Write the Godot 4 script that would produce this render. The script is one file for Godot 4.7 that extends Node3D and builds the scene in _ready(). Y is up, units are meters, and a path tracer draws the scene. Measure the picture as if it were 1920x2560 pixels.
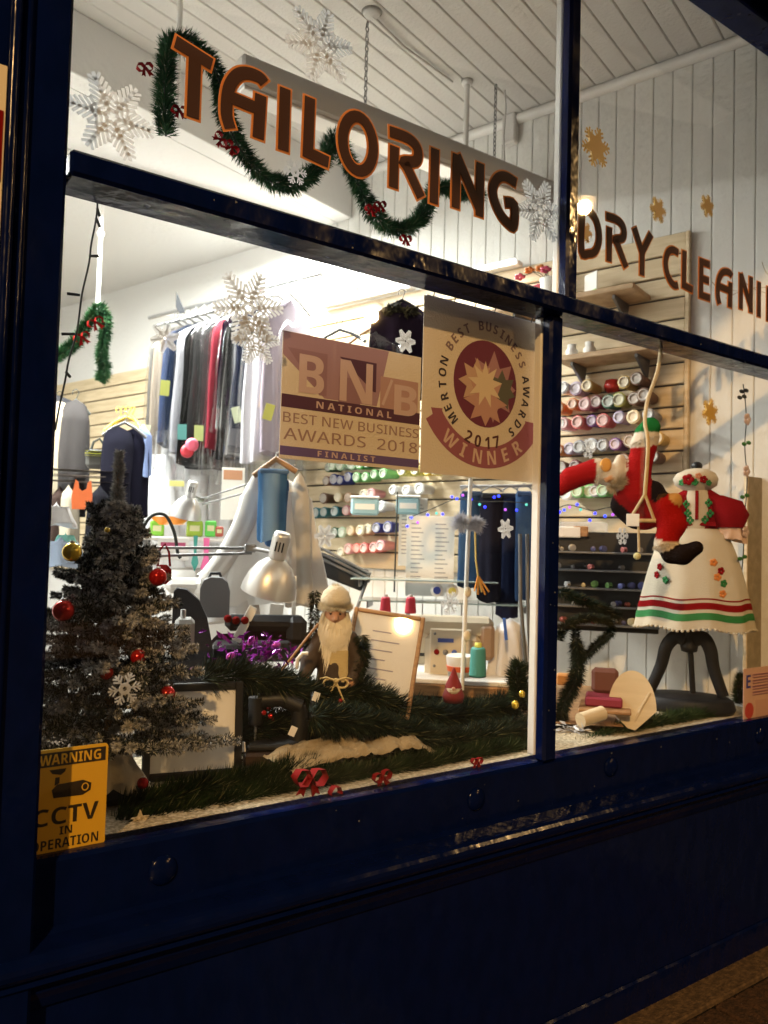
extends Node3D

# ---------------------------------------------------------------- camera and walls as numbers
const FOCAL := 1971.0            # focal length in pixels of the 1920 x 2560 photograph
const EYE := Vector3(0, 1.47, 1.65)
const WALL := Vector3(3.27, 0, 0)
const TURN := 0.28973            # the shop's side wall stands 16.6 degrees off square to the window
var eye_basis: Basis
var wall_basis: Basis            # x along the wall towards the window, y up, z out of the wall into the room
var rng := RandomNumberGenerator.new()
var taken := {}
var M := {}
var sans: SystemFont
var serif: SystemFont


class Mb:                        # collects triangles for one ArrayMesh
	var v := PackedVector3Array()
	var n := PackedVector3Array()
	var c := PackedColorArray()
	var t := PackedVector2Array()
	var col := Color.WHITE
	func tri(a: Vector3, b: Vector3, d: Vector3, na: Vector3, nb: Vector3, nd: Vector3) -> void:
		var g := (d - a).cross(b - a)
		if g.dot(na + nb + nd) < 0.0:
			v.append_array(PackedVector3Array([a, d, b])); n.append_array(PackedVector3Array([na, nd, nb]))
		else:
			v.append_array(PackedVector3Array([a, b, d])); n.append_array(PackedVector3Array([na, nb, nd]))
		c.append_array(PackedColorArray([col, col, col]))
	func flat(a: Vector3, b: Vector3, d: Vector3) -> void:
		var g := (d - a).cross(b - a)
		if g.length_squared() < 1e-16: return
		g = g.normalized()
		v.append_array(PackedVector3Array([a, b, d])); n.append_array(PackedVector3Array([g, g, g])); c.append_array(PackedColorArray([col, col, col]))
	func quad(a: Vector3, b: Vector3, d: Vector3, e: Vector3, out := Vector3.ZERO) -> void:
		var g := (d - a).cross(b - a).normalized()
		if out != Vector3.ZERO and g.dot(out) < 0.0: g = -g
		tri(a, b, d, g, g, g); tri(a, d, e, g, g, g)
	func box(lo: Vector3, hi: Vector3, bev := 0.0) -> void:
		var m := (lo + hi) / 2.0
		var h := (hi - lo) / 2.0
		bev = minf(bev, minf(h.x, minf(h.y, h.z)) * 0.9)
		for k in 3:
			for s in [-1.0, 1.0]:
				var o := Vector3.ZERO; o[k] = s
				var a := (k + 1) % 3
				var b := (k + 2) % 3
				var p := []
				for q in [[-1, -1], [1, -1], [1, 1], [-1, 1]]:
					var w := Vector3.ZERO
					w[k] = s * h[k]; w[a] = q[0] * (h[a] - bev); w[b] = q[1] * (h[b] - bev)
					p.append(m + w)
				quad(p[0], p[1], p[2], p[3], o)
		if bev > 0.0:
			for k in 3:                       # edges along axis k
				var a := (k + 1) % 3
				var b := (k + 2) % 3
				for sa in [-1.0, 1.0]:
					for sb in [-1.0, 1.0]:
						var p := []
						for q in [[-1, 0], [1, 0], [1, 1], [-1, 1]]:
							var w := Vector3.ZERO
							w[k] = q[0] * (h[k] - bev)
							w[a] = sa * (h[a] if q[1] == 0 else h[a] - bev)
							w[b] = sb * (h[b] - bev if q[1] == 0 else h[b])
							p.append(m + w)
						var o := Vector3.ZERO; o[a] = sa; o[b] = sb
						quad(p[0], p[1], p[2], p[3], o)
			for sx in [-1.0, 1.0]:
				for sy in [-1.0, 1.0]:
					for sz in [-1.0, 1.0]:
						var s := Vector3(sx, sy, sz)
						var p0 := m + s * Vector3(h.x, h.y - bev, h.z - bev)
						var p1 := m + s * Vector3(h.x - bev, h.y, h.z - bev)
						var p2 := m + s * Vector3(h.x - bev, h.y - bev, h.z)
						var g := s.normalized()
						tri(p0, p1, p2, g, g, g)
	func loft(rings: Array, closed := true, cap := true) -> void:      # smooth skin through rings of points
		var k: int = rings[0].size()
		var nn := []
		for i in rings.size():
			var row := PackedVector3Array()
			for j in k:
				var up: Vector3 = rings[mini(i + 1, rings.size() - 1)][j] - rings[maxi(i - 1, 0)][j]
				var side: Vector3
				if closed: side = rings[i][(j + 1) % k] - rings[i][(j + k - 1) % k]
				else: side = rings[i][mini(j + 1, k - 1)] - rings[i][maxi(j - 1, 0)]
				var g := side.cross(up)
				if g.length_squared() < 1e-18: g = Vector3.UP
				row.append(g.normalized())
			nn.append(row)
		for i in rings.size() - 1:
			for j in (k if closed else k - 1):
				var l := (j + 1) % k
				tri(rings[i][j], rings[i][l], rings[i + 1][l], nn[i][j], nn[i][l], nn[i + 1][l])
				tri(rings[i][j], rings[i + 1][l], rings[i + 1][j], nn[i][j], nn[i + 1][l], nn[i + 1][j])
		if closed and cap:
			for e in [0, rings.size() - 1]:
				var mid := Vector3.ZERO
				for p in rings[e]: mid += p
				mid /= k
				var o: Vector3 = mid - (rings[1] if e == 0 else rings[e - 1])[0]
				var g: Vector3 = (rings[e][1 % k] - mid).cross(rings[e][0] - mid)
				if g.length_squared() < 1e-16: continue
				g = g.normalized()
				var mid2 := Vector3.ZERO
				for p in (rings[1] if e == 0 else rings[e - 1]): mid2 += p
				o = mid - mid2 / k
				if g.dot(o) < 0.0: g = -g
				for j in k: tri(mid, rings[e][j], rings[e][(j + 1) % k], g, g, g)
	func tube(path: Array, r0: float, r1 := -1.0, sides := 8, cap := true) -> void:
		if r1 < 0.0: r1 = r0
		var rings := []
		var side := Vector3.ZERO
		for i in path.size():
			var d: Vector3 = (path[mini(i + 1, path.size() - 1)] - path[maxi(i - 1, 0)]).normalized()
			if side == Vector3.ZERO: side = d.cross(Vector3.UP if absf(d.y) < 0.9 else Vector3.RIGHT).normalized()
			side = (side - d * side.dot(d)).normalized()
			var up := side.cross(d)
			var r := lerpf(r0, r1, float(i) / maxf(1.0, path.size() - 1))
			var ring := PackedVector3Array()
			for j in sides:
				var a := TAU * j / sides
				ring.append(path[i] + (side * cos(a) + up * sin(a)) * r)
			rings.append(ring)
		loft(rings, true, cap)
	func lathe(profile: Array, sides := 16, at := Transform3D()) -> void:   # profile of Vector2(radius, height), about y
		var rings := []
		for p in profile:
			var ring := PackedVector3Array()
			for j in sides:
				var a := TAU * j / sides
				ring.append(at * Vector3(cos(a) * maxf(p.x, 1e-5), p.y, -sin(a) * maxf(p.x, 1e-5)))
			rings.append(ring)
		loft(rings)
	func ball(at: Vector3, r: Vector3, sides := 14) -> void:
		var p := []
		for i in 9:
			var a := -PI / 2 + PI * i / 8
			p.append(Vector2(cos(a), sin(a)))
		lathe(p, sides, Transform3D(Basis.from_scale(r), at))
	func prism(poly: PackedVector2Array, z0: float, z1: float) -> void:      # a flat outline with thickness, in x and y
		var ix := Geometry2D.triangulate_polygon(poly)
		for i in range(0, ix.size(), 3):
			var a := poly[ix[i]]
			var b := poly[ix[i + 1]]
			var d := poly[ix[i + 2]]
			tri(Vector3(a.x, a.y, z1), Vector3(b.x, b.y, z1), Vector3(d.x, d.y, z1), Vector3.BACK, Vector3.BACK, Vector3.BACK)
			tri(Vector3(a.x, a.y, z0), Vector3(b.x, b.y, z0), Vector3(d.x, d.y, z0), Vector3.FORWARD, Vector3.FORWARD, Vector3.FORWARD)
		var sgn := -1.0 if Geometry2D.is_polygon_clockwise(poly) else 1.0
		for i in poly.size():
			var a := poly[i]
			var b := poly[(i + 1) % poly.size()]
			var o := Vector3(b.y - a.y, a.x - b.x, 0) * sgn
			quad(Vector3(a.x, a.y, z0), Vector3(b.x, b.y, z0), Vector3(b.x, b.y, z1), Vector3(a.x, a.y, z1), o)
	func ribbon(pts: PackedVector2Array, w: float, z0: float, z1: float, closed := false, ends := 0.0) -> void:   # a stroke of width w
		var k := pts.size()
		var lf := PackedVector2Array()
		var rt := PackedVector2Array()
		for i in k:
			var a := pts[(i + k - 1) % k] if closed else pts[maxi(i - 1, 0)]
			var b := pts[(i + 1) % k] if closed else pts[mini(i + 1, k - 1)]
			var p := pts[i]
			var d1 := (p - a).normalized()
			var d2 := (b - p).normalized()
			if not closed and i == 0: d1 = d2; p = p - d2 * ends
			if not closed and i == k - 1: d2 = d1; p = p + d1 * ends
			var m := (d1 + d2).normalized()
			var nn := Vector2(-m.y, m.x)
			var l := w / 2.0 / maxf(0.5, nn.dot(Vector2(-d1.y, d1.x)))
			lf.append(p + nn * l); rt.append(p - nn * l)
		var F := Vector3.FORWARD
		var B := Vector3.BACK
		for i in (k if closed else k - 1):
			var j := (i + 1) % k
			var a := Vector3(lf[i].x, lf[i].y, 0); var b := Vector3(lf[j].x, lf[j].y, 0)
			var d := Vector3(rt[j].x, rt[j].y, 0); var e := Vector3(rt[i].x, rt[i].y, 0)
			var u := B * z1
			var o := B * z0
			quad(a + u, b + u, d + u, e + u, B); quad(a + o, b + o, d + o, e + o, F)
			quad(a + u, b + u, b + o, a + o, a - e); quad(e + u, d + u, d + o, e + o, e - a)
			if not closed and i == 0: quad(a + u, e + u, e + o, a + o, a - b)
			if not closed and i == k - 2: quad(b + u, d + u, d + o, b + o, b - a)
	func blade(a: Vector3, b: Vector3, w: float, side: Vector3, c0: Color, c1: Color) -> void:    # a needle: a slim kite with a fold
		var m := a.lerp(b, 0.45)
		var s := side * w
		var g := (b - a).cross(side).normalized()
		var lift := g * w * 0.5
		v.append_array(PackedVector3Array([a, m + s + lift, b, a, b, m - s + lift]))
		var g1 := (b - a).cross(m + s + lift - a).normalized()
		var g2 := (m - s + lift - a).cross(b - a).normalized()
		n.append_array(PackedVector3Array([g1, g1, g1, g2, g2, g2]))
		var cm := c0.lerp(c1, 0.5)
		c.append_array(PackedColorArray([c0, cm, c1, c0, c1, cm]))
	func add(o: Mesh, x: Transform3D) -> void:
		for s in o.get_surface_count():
			var arr := o.surface_get_arrays(s)
			var ov: PackedVector3Array = arr[Mesh.ARRAY_VERTEX]
			var on: PackedVector3Array = arr[Mesh.ARRAY_NORMAL]
			var ix: PackedInt32Array = arr[Mesh.ARRAY_INDEX] if arr[Mesh.ARRAY_INDEX] != null else PackedInt32Array(range(ov.size()))
			for i in ix:
				v.append(x * ov[i]); n.append((x.basis * on[i]).normalized()); c.append(col)
	func mesh() -> ArrayMesh:
		var arr := []
		arr.resize(Mesh.ARRAY_MAX)
		arr[Mesh.ARRAY_VERTEX] = v; arr[Mesh.ARRAY_NORMAL] = n; arr[Mesh.ARRAY_COLOR] = c
		var m := ArrayMesh.new()
		m.add_surface_from_arrays(Mesh.PRIMITIVE_TRIANGLES, arr)
		return m


# ---------------------------------------------------------------- naming and placing
func numbered(called: String) -> String:
	taken[called] = taken.get(called, -1) + 1
	return called if taken[called] == 0 else "%s_%03d" % [called, taken[called]]

func tag(o: Node, label: String, category: String, group := "") -> void:
	o.set_meta("label", label); o.set_meta("category", category)
	if group: o.set_meta("group", group)

func thing(called: String, label: String, category: String, x := Transform3D(), group := "") -> Node3D:
	var o := Node3D.new()
	o.name = numbered(called); o.transform = x
	add_child(o, true); tag(o, label, category, group)
	return o

func part(p: Node, called: String, m, mat: Material, x := Transform3D()) -> MeshInstance3D:
	var o := MeshInstance3D.new()
	o.name = called
	o.mesh = m.mesh() if m is Mb else m
	o.material_override = mat; o.transform = x
	p.add_child(o, true)
	return o

func solo(called: String, label: String, category: String, m, mat: Material, x := Transform3D(), group := "") -> MeshInstance3D:
	var o := MeshInstance3D.new()
	o.name = numbered(called); o.mesh = m.mesh() if m is Mb else m
	o.material_override = mat; o.transform = x
	add_child(o, true); tag(o, label, category, group)
	return o

func struct(called: String, m, mat: Material, x := Transform3D(), parent: Node = self) -> Node3D:
	var o: Node3D
	if m == null: o = Node3D.new()
	else:
		o = MeshInstance3D.new(); o.mesh = m.mesh() if m is Mb else m; o.material_override = mat
	o.name = numbered(called) if parent == self else called
	o.transform = x; parent.add_child(o, true)
	if parent == self: o.set_meta("kind", "structure")
	return o

func boxed(lo: Vector3, hi: Vector3, bev := 0.003) -> Mb:
	var m := Mb.new(); m.box(lo, hi, bev); return m

func tubed(path: Array, r: float, r1 := -1.0, sides := 8) -> Mb:
	var m := Mb.new(); m.tube(path, r, r1, sides); return m

func lathed(p: Array, sides := 20) -> Mb:
	var m := Mb.new(); m.lathe(p, sides); return m

func balled(r: Vector3, sides := 14) -> Mb:
	var m := Mb.new(); m.ball(Vector3.ZERO, r, sides); return m

func at(p: Vector3, turn := 0.0) -> Transform3D: return Transform3D(Basis(Vector3.UP, turn), p)

# a direction through the photograph's pixel, and where it meets things of the place
func ray(x: float, y: float) -> Vector3: return -eye_basis.z + eye_basis.x * ((x - 960.0) / FOCAL) - eye_basis.y * ((y - 1280.0) / FOCAL)
func P(x: float, y: float, d: float) -> Vector3: return EYE + ray(x, y) * d
func Z(x: float, y: float, z: float) -> Vector3: return EYE + ray(x, y) * ((z - EYE.z) / ray(x, y).z)
func H(x: float, y: float, h: float) -> Vector3: return EYE + ray(x, y) * ((h - EYE.y) / ray(x, y).y)
func W(x: float, y: float, off := 0.0) -> Vector3: return EYE + ray(x, y) * (((WALL - EYE).dot(wall_basis.z) + off) / ray(x, y).dot(wall_basis.z))
func on_wall(p: Vector3) -> Vector3: return wall_basis.inverse() * (p - WALL)
func wall_at(u: float, y: float, v := 0.0) -> Transform3D: return Transform3D(wall_basis, WALL + wall_basis * Vector3(u, y, v))
func facing(p: Vector3) -> Transform3D:      # stands at p, its front (+z) turned to the window side
	return Transform3D(Basis(Vector3.UP, atan2(EYE.x - p.x, EYE.z - p.z)), p)

func lin(r: float, g: float, b: float, a := 1.0) -> Color: return Color(r, g, b, a).linear_to_srgb()

func mat(r: float, g: float, b: float, rough := 0.7, metal := 0.0, bump := "") -> StandardMaterial3D:
	var m := StandardMaterial3D.new()
	m.albedo_color = lin(r, g, b); m.roughness = rough; m.metallic = metal
	if bump:
		var k: Array = BUMPS[bump]
		m.normal_enabled = true; m.normal_texture = noise(bump, true); m.normal_scale = k[3]
		m.uv1_triplanar = true; m.uv1_world_triplanar = true; m.uv1_scale = k[2]
	return m

func tinted(rough := 0.8, bump := "") -> StandardMaterial3D:
	var m := mat(1, 1, 1, rough, 0.0, bump); m.vertex_color_use_as_albedo = true; return m

const BUMPS := {   # seed, frequency, texture repeats per metre, strength
	"paint": [3, 0.02, Vector3(2.2, 0.7, 2.2), 0.14], "wood": [5, 0.03, Vector3(3, 0.9, 3), 0.35], "cloth": [7, 0.05, Vector3(5, 5, 5), 0.5],
	"plaster": [9, 0.03, Vector3(1.2, 1.2, 1.2), 0.25], "rough": [11, 0.06, Vector3(4, 4, 4), 0.9]}
var noises := {}
func noise(kind: String, normal: bool) -> NoiseTexture2D:
	if not noises.has(kind):
		var f := FastNoiseLite.new()
		f.seed = BUMPS[kind][0]; f.frequency = BUMPS[kind][1]; f.fractal_octaves = 4
		var t := NoiseTexture2D.new()
		t.width = 512; t.height = 512; t.seamless = true; t.noise = f; t.as_normal_map = normal; t.bump_strength = 6.0
		noises[kind] = t
	return noises[kind]

func mottled(dark: Color, light: Color, rough := 0.7, scale := Vector3(1, 1, 1), freq := 0.012, bump := "") -> StandardMaterial3D:
	var m := mat(1, 1, 1, rough, 0.0, bump)
	var f := FastNoiseLite.new()
	f.seed = int(scale.x * 7 + freq * 1000); f.frequency = freq; f.fractal_octaves = 5
	var g := Gradient.new()
	g.set_color(0, dark.linear_to_srgb()); g.set_color(1, light.linear_to_srgb())
	g.set_offset(0, 0.25); g.set_offset(1, 0.75)
	var t := NoiseTexture2D.new()
	t.width = 512; t.height = 512; t.seamless = true; t.noise = f; t.color_ramp = g
	m.albedo_texture = t; m.uv1_triplanar = true; m.uv1_world_triplanar = true; m.uv1_scale = scale
	return m

func glow(r: float, g: float, b: float, k: float) -> StandardMaterial3D:
	var m := mat(r * 0.1, g * 0.1, b * 0.1, 0.4); m.emission_enabled = true; m.emission = lin(r, g, b); m.emission_energy_multiplier = k
	return m

func clear(a: float, rough := 0.04) -> StandardMaterial3D:
	var m := StandardMaterial3D.new()
	m.transparency = BaseMaterial3D.TRANSPARENCY_ALPHA; m.albedo_color = Color(1, 1, 1, a); m.roughness = rough
	return m

func lamp(parent: Node, at_: Vector3, c: Color, e: float, size: float) -> OmniLight3D:
	var l := OmniLight3D.new()
	l.name = "lamp_light"; l.light_color = c; l.light_energy = e; l.light_size = size; l.shadow_enabled = true
	l.omni_range = 60.0; l.omni_attenuation = 2.0; l.position = at_
	parent.add_child(l, true)
	return l

func fit_text(p: Node, called: String, s: String, mat_: Material, mid: Vector3, w: float, h: float, font: Font, turn := Basis(), depth := 0.0006) -> MeshInstance3D:
	var t := TextMesh.new()
	t.text = s; t.font = font; t.font_size = 48; t.pixel_size = 0.002; t.depth = 0.001; t.curve_step = 3.0
	var a := t.get_aabb()
	var sc := Vector3((w / a.size.x) if w > 0 else (h / a.size.y), h / a.size.y, depth / 0.001)
	var b := turn * Basis.from_scale(sc)
	return part(p, called, t, mat_, Transform3D(b, mid - b * a.get_center()))


func _ready() -> void:
	rng.seed = 20181
	# ---- camera
	eye_basis = Basis(Vector3.UP, deg_to_rad(-35.2)) * Basis(Vector3.RIGHT, deg_to_rad(2.36)) * Basis(Vector3.BACK, deg_to_rad(1.5))
	var s := sin(TURN); var k := cos(TURN)
	wall_basis = Basis(Vector3(s, 0, k), Vector3.UP, Vector3(-k, 0, s))
	var cam := Camera3D.new()
	cam.name = "camera"; cam.transform = Transform3D(eye_basis, EYE)
	cam.fov = rad_to_deg(2.0 * atan(1280.0 / FOCAL)); cam.near = 0.02; cam.far = 400.0
	var lens := CameraAttributesPhysical.new()
	lens.frustum_focal_length = 12.0 / (1280.0 / FOCAL); lens.frustum_focus_distance = 1.95; lens.exposure_aperture = 3.2
	lens.frustum_near = 0.02; lens.frustum_far = 400.0
	cam.attributes = lens
	add_child(cam)
	# ---- night sky
	var sky_mat := ProceduralSkyMaterial.new()
	sky_mat.sky_top_color = lin(0.004, 0.005, 0.012); sky_mat.sky_horizon_color = lin(0.03, 0.02, 0.016)
	sky_mat.ground_bottom_color = lin(0.006, 0.004, 0.003); sky_mat.ground_horizon_color = lin(0.02, 0.013, 0.01)
	var sky := Sky.new(); sky.sky_material = sky_mat
	var env := Environment.new()
	env.background_mode = Environment.BG_SKY; env.sky = sky; env.tonemap_mode = Environment.TONE_MAPPER_LINEAR
	env.tonemap_exposure = 1.3; env.background_energy_multiplier = 0.5
	env.sdfgi_enabled = true; env.ssao_enabled = true; env.ssil_enabled = true
	var we := WorldEnvironment.new(); we.name = "world"; we.environment = env
	add_child(we)
	# ---- lamps: sodium street lamps behind the camera, fluorescent tubes in the shop
	sans = SystemFont.new(); sans.font_names = PackedStringArray(["Droid Sans"]); sans.font_weight = 700
	serif = SystemFont.new(); serif.font_names = PackedStringArray(["Droid Sans"])
	make_materials()
	street_lamp(Vector3(-8.8, 9.3, 10.0), 165.0, 0.16, "sodium street lamp across the road, to the left of the shop")
	street_lamp(Vector3(12.3, 8.44, 9.0), 18.0, 0.13, "sodium street lamp far to the right, mirrored beside the mullion")
	street_lamp(Vector3(7.49, 5.39, 9.5), 9.0, 0.11, "small sodium street lamp mirrored above the award banners")
	tube_light(at(Vector3(1.72, 3.37, -2.615)), 1.2, 11.0, "lit fluorescent tube under the low back ceiling, nearest the clothes rail")
	tube_light(at(Vector3(0.3, 3.37, -2.615)), 1.2, 17.0, "lit fluorescent tube under the low back ceiling, in the middle of the shop")
	tube_light(at(Vector3(-1.0, 3.37, -2.615)), 1.2, 4.0, "lit fluorescent tube over the counter at the left of the shop")
	slat_tubes()
	# ---- the setting
	street()
	shell()
	shopfront()
	lettering()
	fill_shop()


func make_materials() -> void:
	M.navy = mottled(Color(0.0013, 0.005, 0.042), Color(0.0018, 0.006, 0.052), 0.13, Vector3(0.9, 0.5, 0.9), 0.03, "paint")
	M.navy.metallic_specular = 0.3; M.navy.roughness = 0.3         # brushed gloss: smoother and duller patches
	var rf := FastNoiseLite.new(); rf.seed = 21; rf.frequency = 0.02; rf.fractal_octaves = 5
	var rt := NoiseTexture2D.new(); rt.width = 512; rt.height = 512; rt.seamless = true; rt.noise = rf
	M.navy.roughness_texture = rt; M.navy.roughness_texture_channel = BaseMaterial3D.TEXTURE_CHANNEL_RED
	M.black = mat(0.006, 0.006, 0.007, 0.5)
	M.iron = mat(0.012, 0.013, 0.016, 0.5); M.iron.metallic_specular = 0.3
	M.white = mat(0.72, 0.71, 0.69, 0.55, 0.0, "plaster")
	M.gloss_white = mat(0.74, 0.72, 0.68, 0.3)
	M.board = mat(0.68, 0.67, 0.63, 0.5, 0.0, "wood")
	M.joint = mat(0.45, 0.44, 0.41, 0.9)
	M.plank = mat(0.6, 0.58, 0.55, 0.55, 0.0, "wood")
	M.maple = mottled(Color(0.58, 0.46, 0.29), Color(0.7, 0.57, 0.38), 0.5, Vector3(0.6, 5, 0.6), 0.012)
	M.groove = mat(0.06, 0.05, 0.04, 0.7)
	M.wood = mottled(Color(0.26, 0.13, 0.05), Color(0.42, 0.23, 0.10), 0.5, Vector3(2, 9, 2), 0.012)
	M.shelfwood = mottled(Color(0.36, 0.23, 0.12), Color(0.48, 0.33, 0.19), 0.5, Vector3(2, 6, 2), 0.012)
	M.steel = mat(0.55, 0.55, 0.56, 0.3, 0.9)
	M.dim_steel = mat(0.2, 0.2, 0.2, 0.45, 0.7)
	M.wire = mat(0.02, 0.025, 0.02, 0.6)
	M.glass = clear(0.0, 0.015); M.glass.albedo_color = Color(0, 0, 0, 0)
	M.film = clear(0.0, 0.12); M.film.albedo_color = Color(0, 0, 0, 0)
	M.tint = tinted(0.75)
	M.plush = tinted(0.95, "rough"); M.plush.metallic_specular = 0.15
	M.needle = tinted(0.7); M.needle.metallic_specular = 0.2
	M.cloth = tinted(0.95, "cloth"); M.cloth.metallic_specular = 0.12
	M.shiny = tinted(0.3)
	M.paper = mat(0.78, 0.76, 0.72, 0.7)
	M.flake = mat(0.46, 0.46, 0.46, 0.9); M.flake.backlight_enabled = true; M.flake.backlight = Color(1.0, 1.0, 1.0)
	M.gold_flake = mat(0.72, 0.48, 0.12, 0.35); M.gold_flake.backlight_enabled = true; M.gold_flake.backlight = Color(0.5, 0.35, 0.1)
	M.red = mat(0.17, 0.004, 0.004, 0.85); M.red.metallic_specular = 0.15
	M.bauble_red = mat(0.42, 0.012, 0.01, 0.12, 0.55)
	M.bauble_gold = mat(0.7, 0.48, 0.06, 0.15, 0.7)
	M.brick = mottled(Color(0.03, 0.014, 0.008), Color(0.07, 0.033, 0.018), 0.85, Vector3(2.5, 2.5, 2.5), 0.02, "rough")
	M.kerb = mottled(Color(0.06, 0.036, 0.02), Color(0.13, 0.08, 0.045), 0.9, Vector3(3, 3, 3), 0.02, "rough")
	M.asphalt = mottled(Color(0.035, 0.035, 0.036), Color(0.06, 0.058, 0.055), 0.85, Vector3(2, 2, 2), 0.03, "rough")
	M.fleece = mottled(Color(0.3, 0.24, 0.15), Color(0.6, 0.5, 0.35), 0.95, Vector3(4, 4, 4), 0.03, "rough")


func street_lamp(p: Vector3, e: float, r: float, label: String) -> void:
	var t := thing("street_lamp", label, "street lamp", at(Vector3(p.x, 0, p.z)), "street lamps across the road")
	part(t, "pole", tubed([Vector3(0, 0, 1.2), Vector3(0, p.y * 0.5, 1.2), Vector3(0, p.y + 0.25, 1.2)], 0.08, 0.05, 10), M.iron)
	part(t, "arm", tubed([Vector3(0, p.y + 0.2, 1.2), Vector3(0, p.y + 0.32, 0.7), Vector3(0, p.y + 0.28, 0.1)], 0.035), M.iron)
	var hood := Mb.new()
	hood.lathe([Vector2(0.05, 0.26), Vector2(0.2, 0.2), Vector2(0.26, 0.14), Vector2(0.24, 0.13), Vector2(0.18, 0.18), Vector2(0.04, 0.2)], 16)
	part(t, "hood", hood, M.iron, at(Vector3(0, p.y, 0)))
	part(t, "bulb", balled(Vector3(r, r, r) * 0.9, 12), glow(1.0, 0.55, 0.2, 12.0), at(Vector3(0, p.y, 0)))
	lamp(t, Vector3(0, p.y, 0), lin(1.0, 0.6, 0.23), e, r)


func tube_light(x: Transform3D, length: float, e: float, label: String) -> void:
	var t := thing("tube_light", label, "tube light", x, "fluorescent tubes on the ceiling")
	part(t, "housing", boxed(Vector3(-length / 2 - 0.05, 0.03, -0.04), Vector3(length / 2 + 0.05, 0.1, 0.04), 0.008), M.gloss_white)
	part(t, "tube", tubed([Vector3(-length / 2, 0, 0), Vector3(length / 2, 0, 0)], 0.013), glow(1.0, 0.99, 0.94, 6.0))
	var a := AreaLight3D.new()
	a.name = "tube_lamp_light"; a.area_size = Vector2(length, 0.05); a.light_energy = e; a.light_color = lin(0.97, 1.0, 0.935); a.shadow_enabled = true; a.area_range = 30.0
	a.transform = Transform3D(Basis(Vector3.RIGHT, -PI / 2), Vector3(0, -0.02, 0))
	t.add_child(a, true)


func slat_tubes() -> void:
	for q in [[-2.67, -1.98, "longer lit strip tube along the top of the slat wall"], [-1.93, -1.3, "shorter lit strip tube on the slat wall behind the award banner"]]:
		var l: float = q[1] - q[0]
		var t := thing("strip_light", q[2], "strip light", wall_at((q[0] + q[1]) / 2, 2.935, 0.09), "strip tubes on top of the slat wall")
		part(t, "housing", boxed(Vector3(-l / 2, -0.012, -0.07), Vector3(l / 2, 0.012, -0.016), 0.004), M.gloss_white)
		part(t, "tube", tubed([Vector3(-l / 2 + 0.01, 0, 0), Vector3(l / 2 - 0.01, 0, 0)], 0.015), glow(1.0, 1.0, 0.97, 2.5))
		var a := AreaLight3D.new()
		a.name = "tube_lamp_light"; a.area_size = Vector2(l, 0.03); a.light_energy = 0.8; a.light_color = lin(0.98, 1.0, 0.94); a.shadow_enabled = true; a.area_range = 30.0
		a.transform = Transform3D(Basis(Vector3.RIGHT, -PI * 0.3).rotated(Vector3.UP, PI), Vector3(0, -0.012, 0.02))
		t.add_child(a, true)


# ---------------------------------------------------------------- street
func street() -> void:
	var g := Mb.new()
	g.quad(Vector3(-150, -0.14, -150), Vector3(150, -0.14, -150), Vector3(150, -0.14, 150), Vector3(-150, -0.14, 150), Vector3.UP)
	struct("ground", g, M.asphalt)
	var pave := struct("pavement", boxed(Vector3(-8, -0.13, 0.05), Vector3(14, -0.012, 3.2), 0.01), M.black)
	part(pave, "base_strip", boxed(Vector3(-8, -0.02, 0.0), Vector3(14, 0.004, 0.135), 0.004), M.kerb)
	var kinds := []
	for i in 4:
		var m := Mb.new(); m.box(Vector3(-0.1, -0.03, -0.05), Vector3(0.1, 0.0, 0.05), 0.005 + 0.001 * i); kinds.append(m.mesh())
	for r in 9:
		for q in 15:
			var h := rng.randf_range(-0.003, 0.003)
			var o := part(pave, "brick", kinds[(q * 3 + r) % 4], M.brick, Transform3D(Basis(Vector3.UP, PI / 2 + rng.randf_range(-0.015, 0.015)), Vector3(1.6 + q * 0.11, h, 0.245 + r * 0.212)))
	var road := Mb.new()
	road.quad(Vector3(-60, -0.13, 3.4), Vector3(60, -0.13, 3.4), Vector3(60, -0.13, 8.4), Vector3(-60, -0.13, 8.4), Vector3.UP)
	struct("road", road, M.asphalt)
	struct("kerb", boxed(Vector3(-8, -0.14, 3.2), Vector3(14, -0.01, 3.35), 0.015), M.kerb)
	struct("far_pavement", boxed(Vector3(-30, -0.14, 8.4), Vector3(30, -0.01, 12.5), 0.01), M.kerb)


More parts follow.
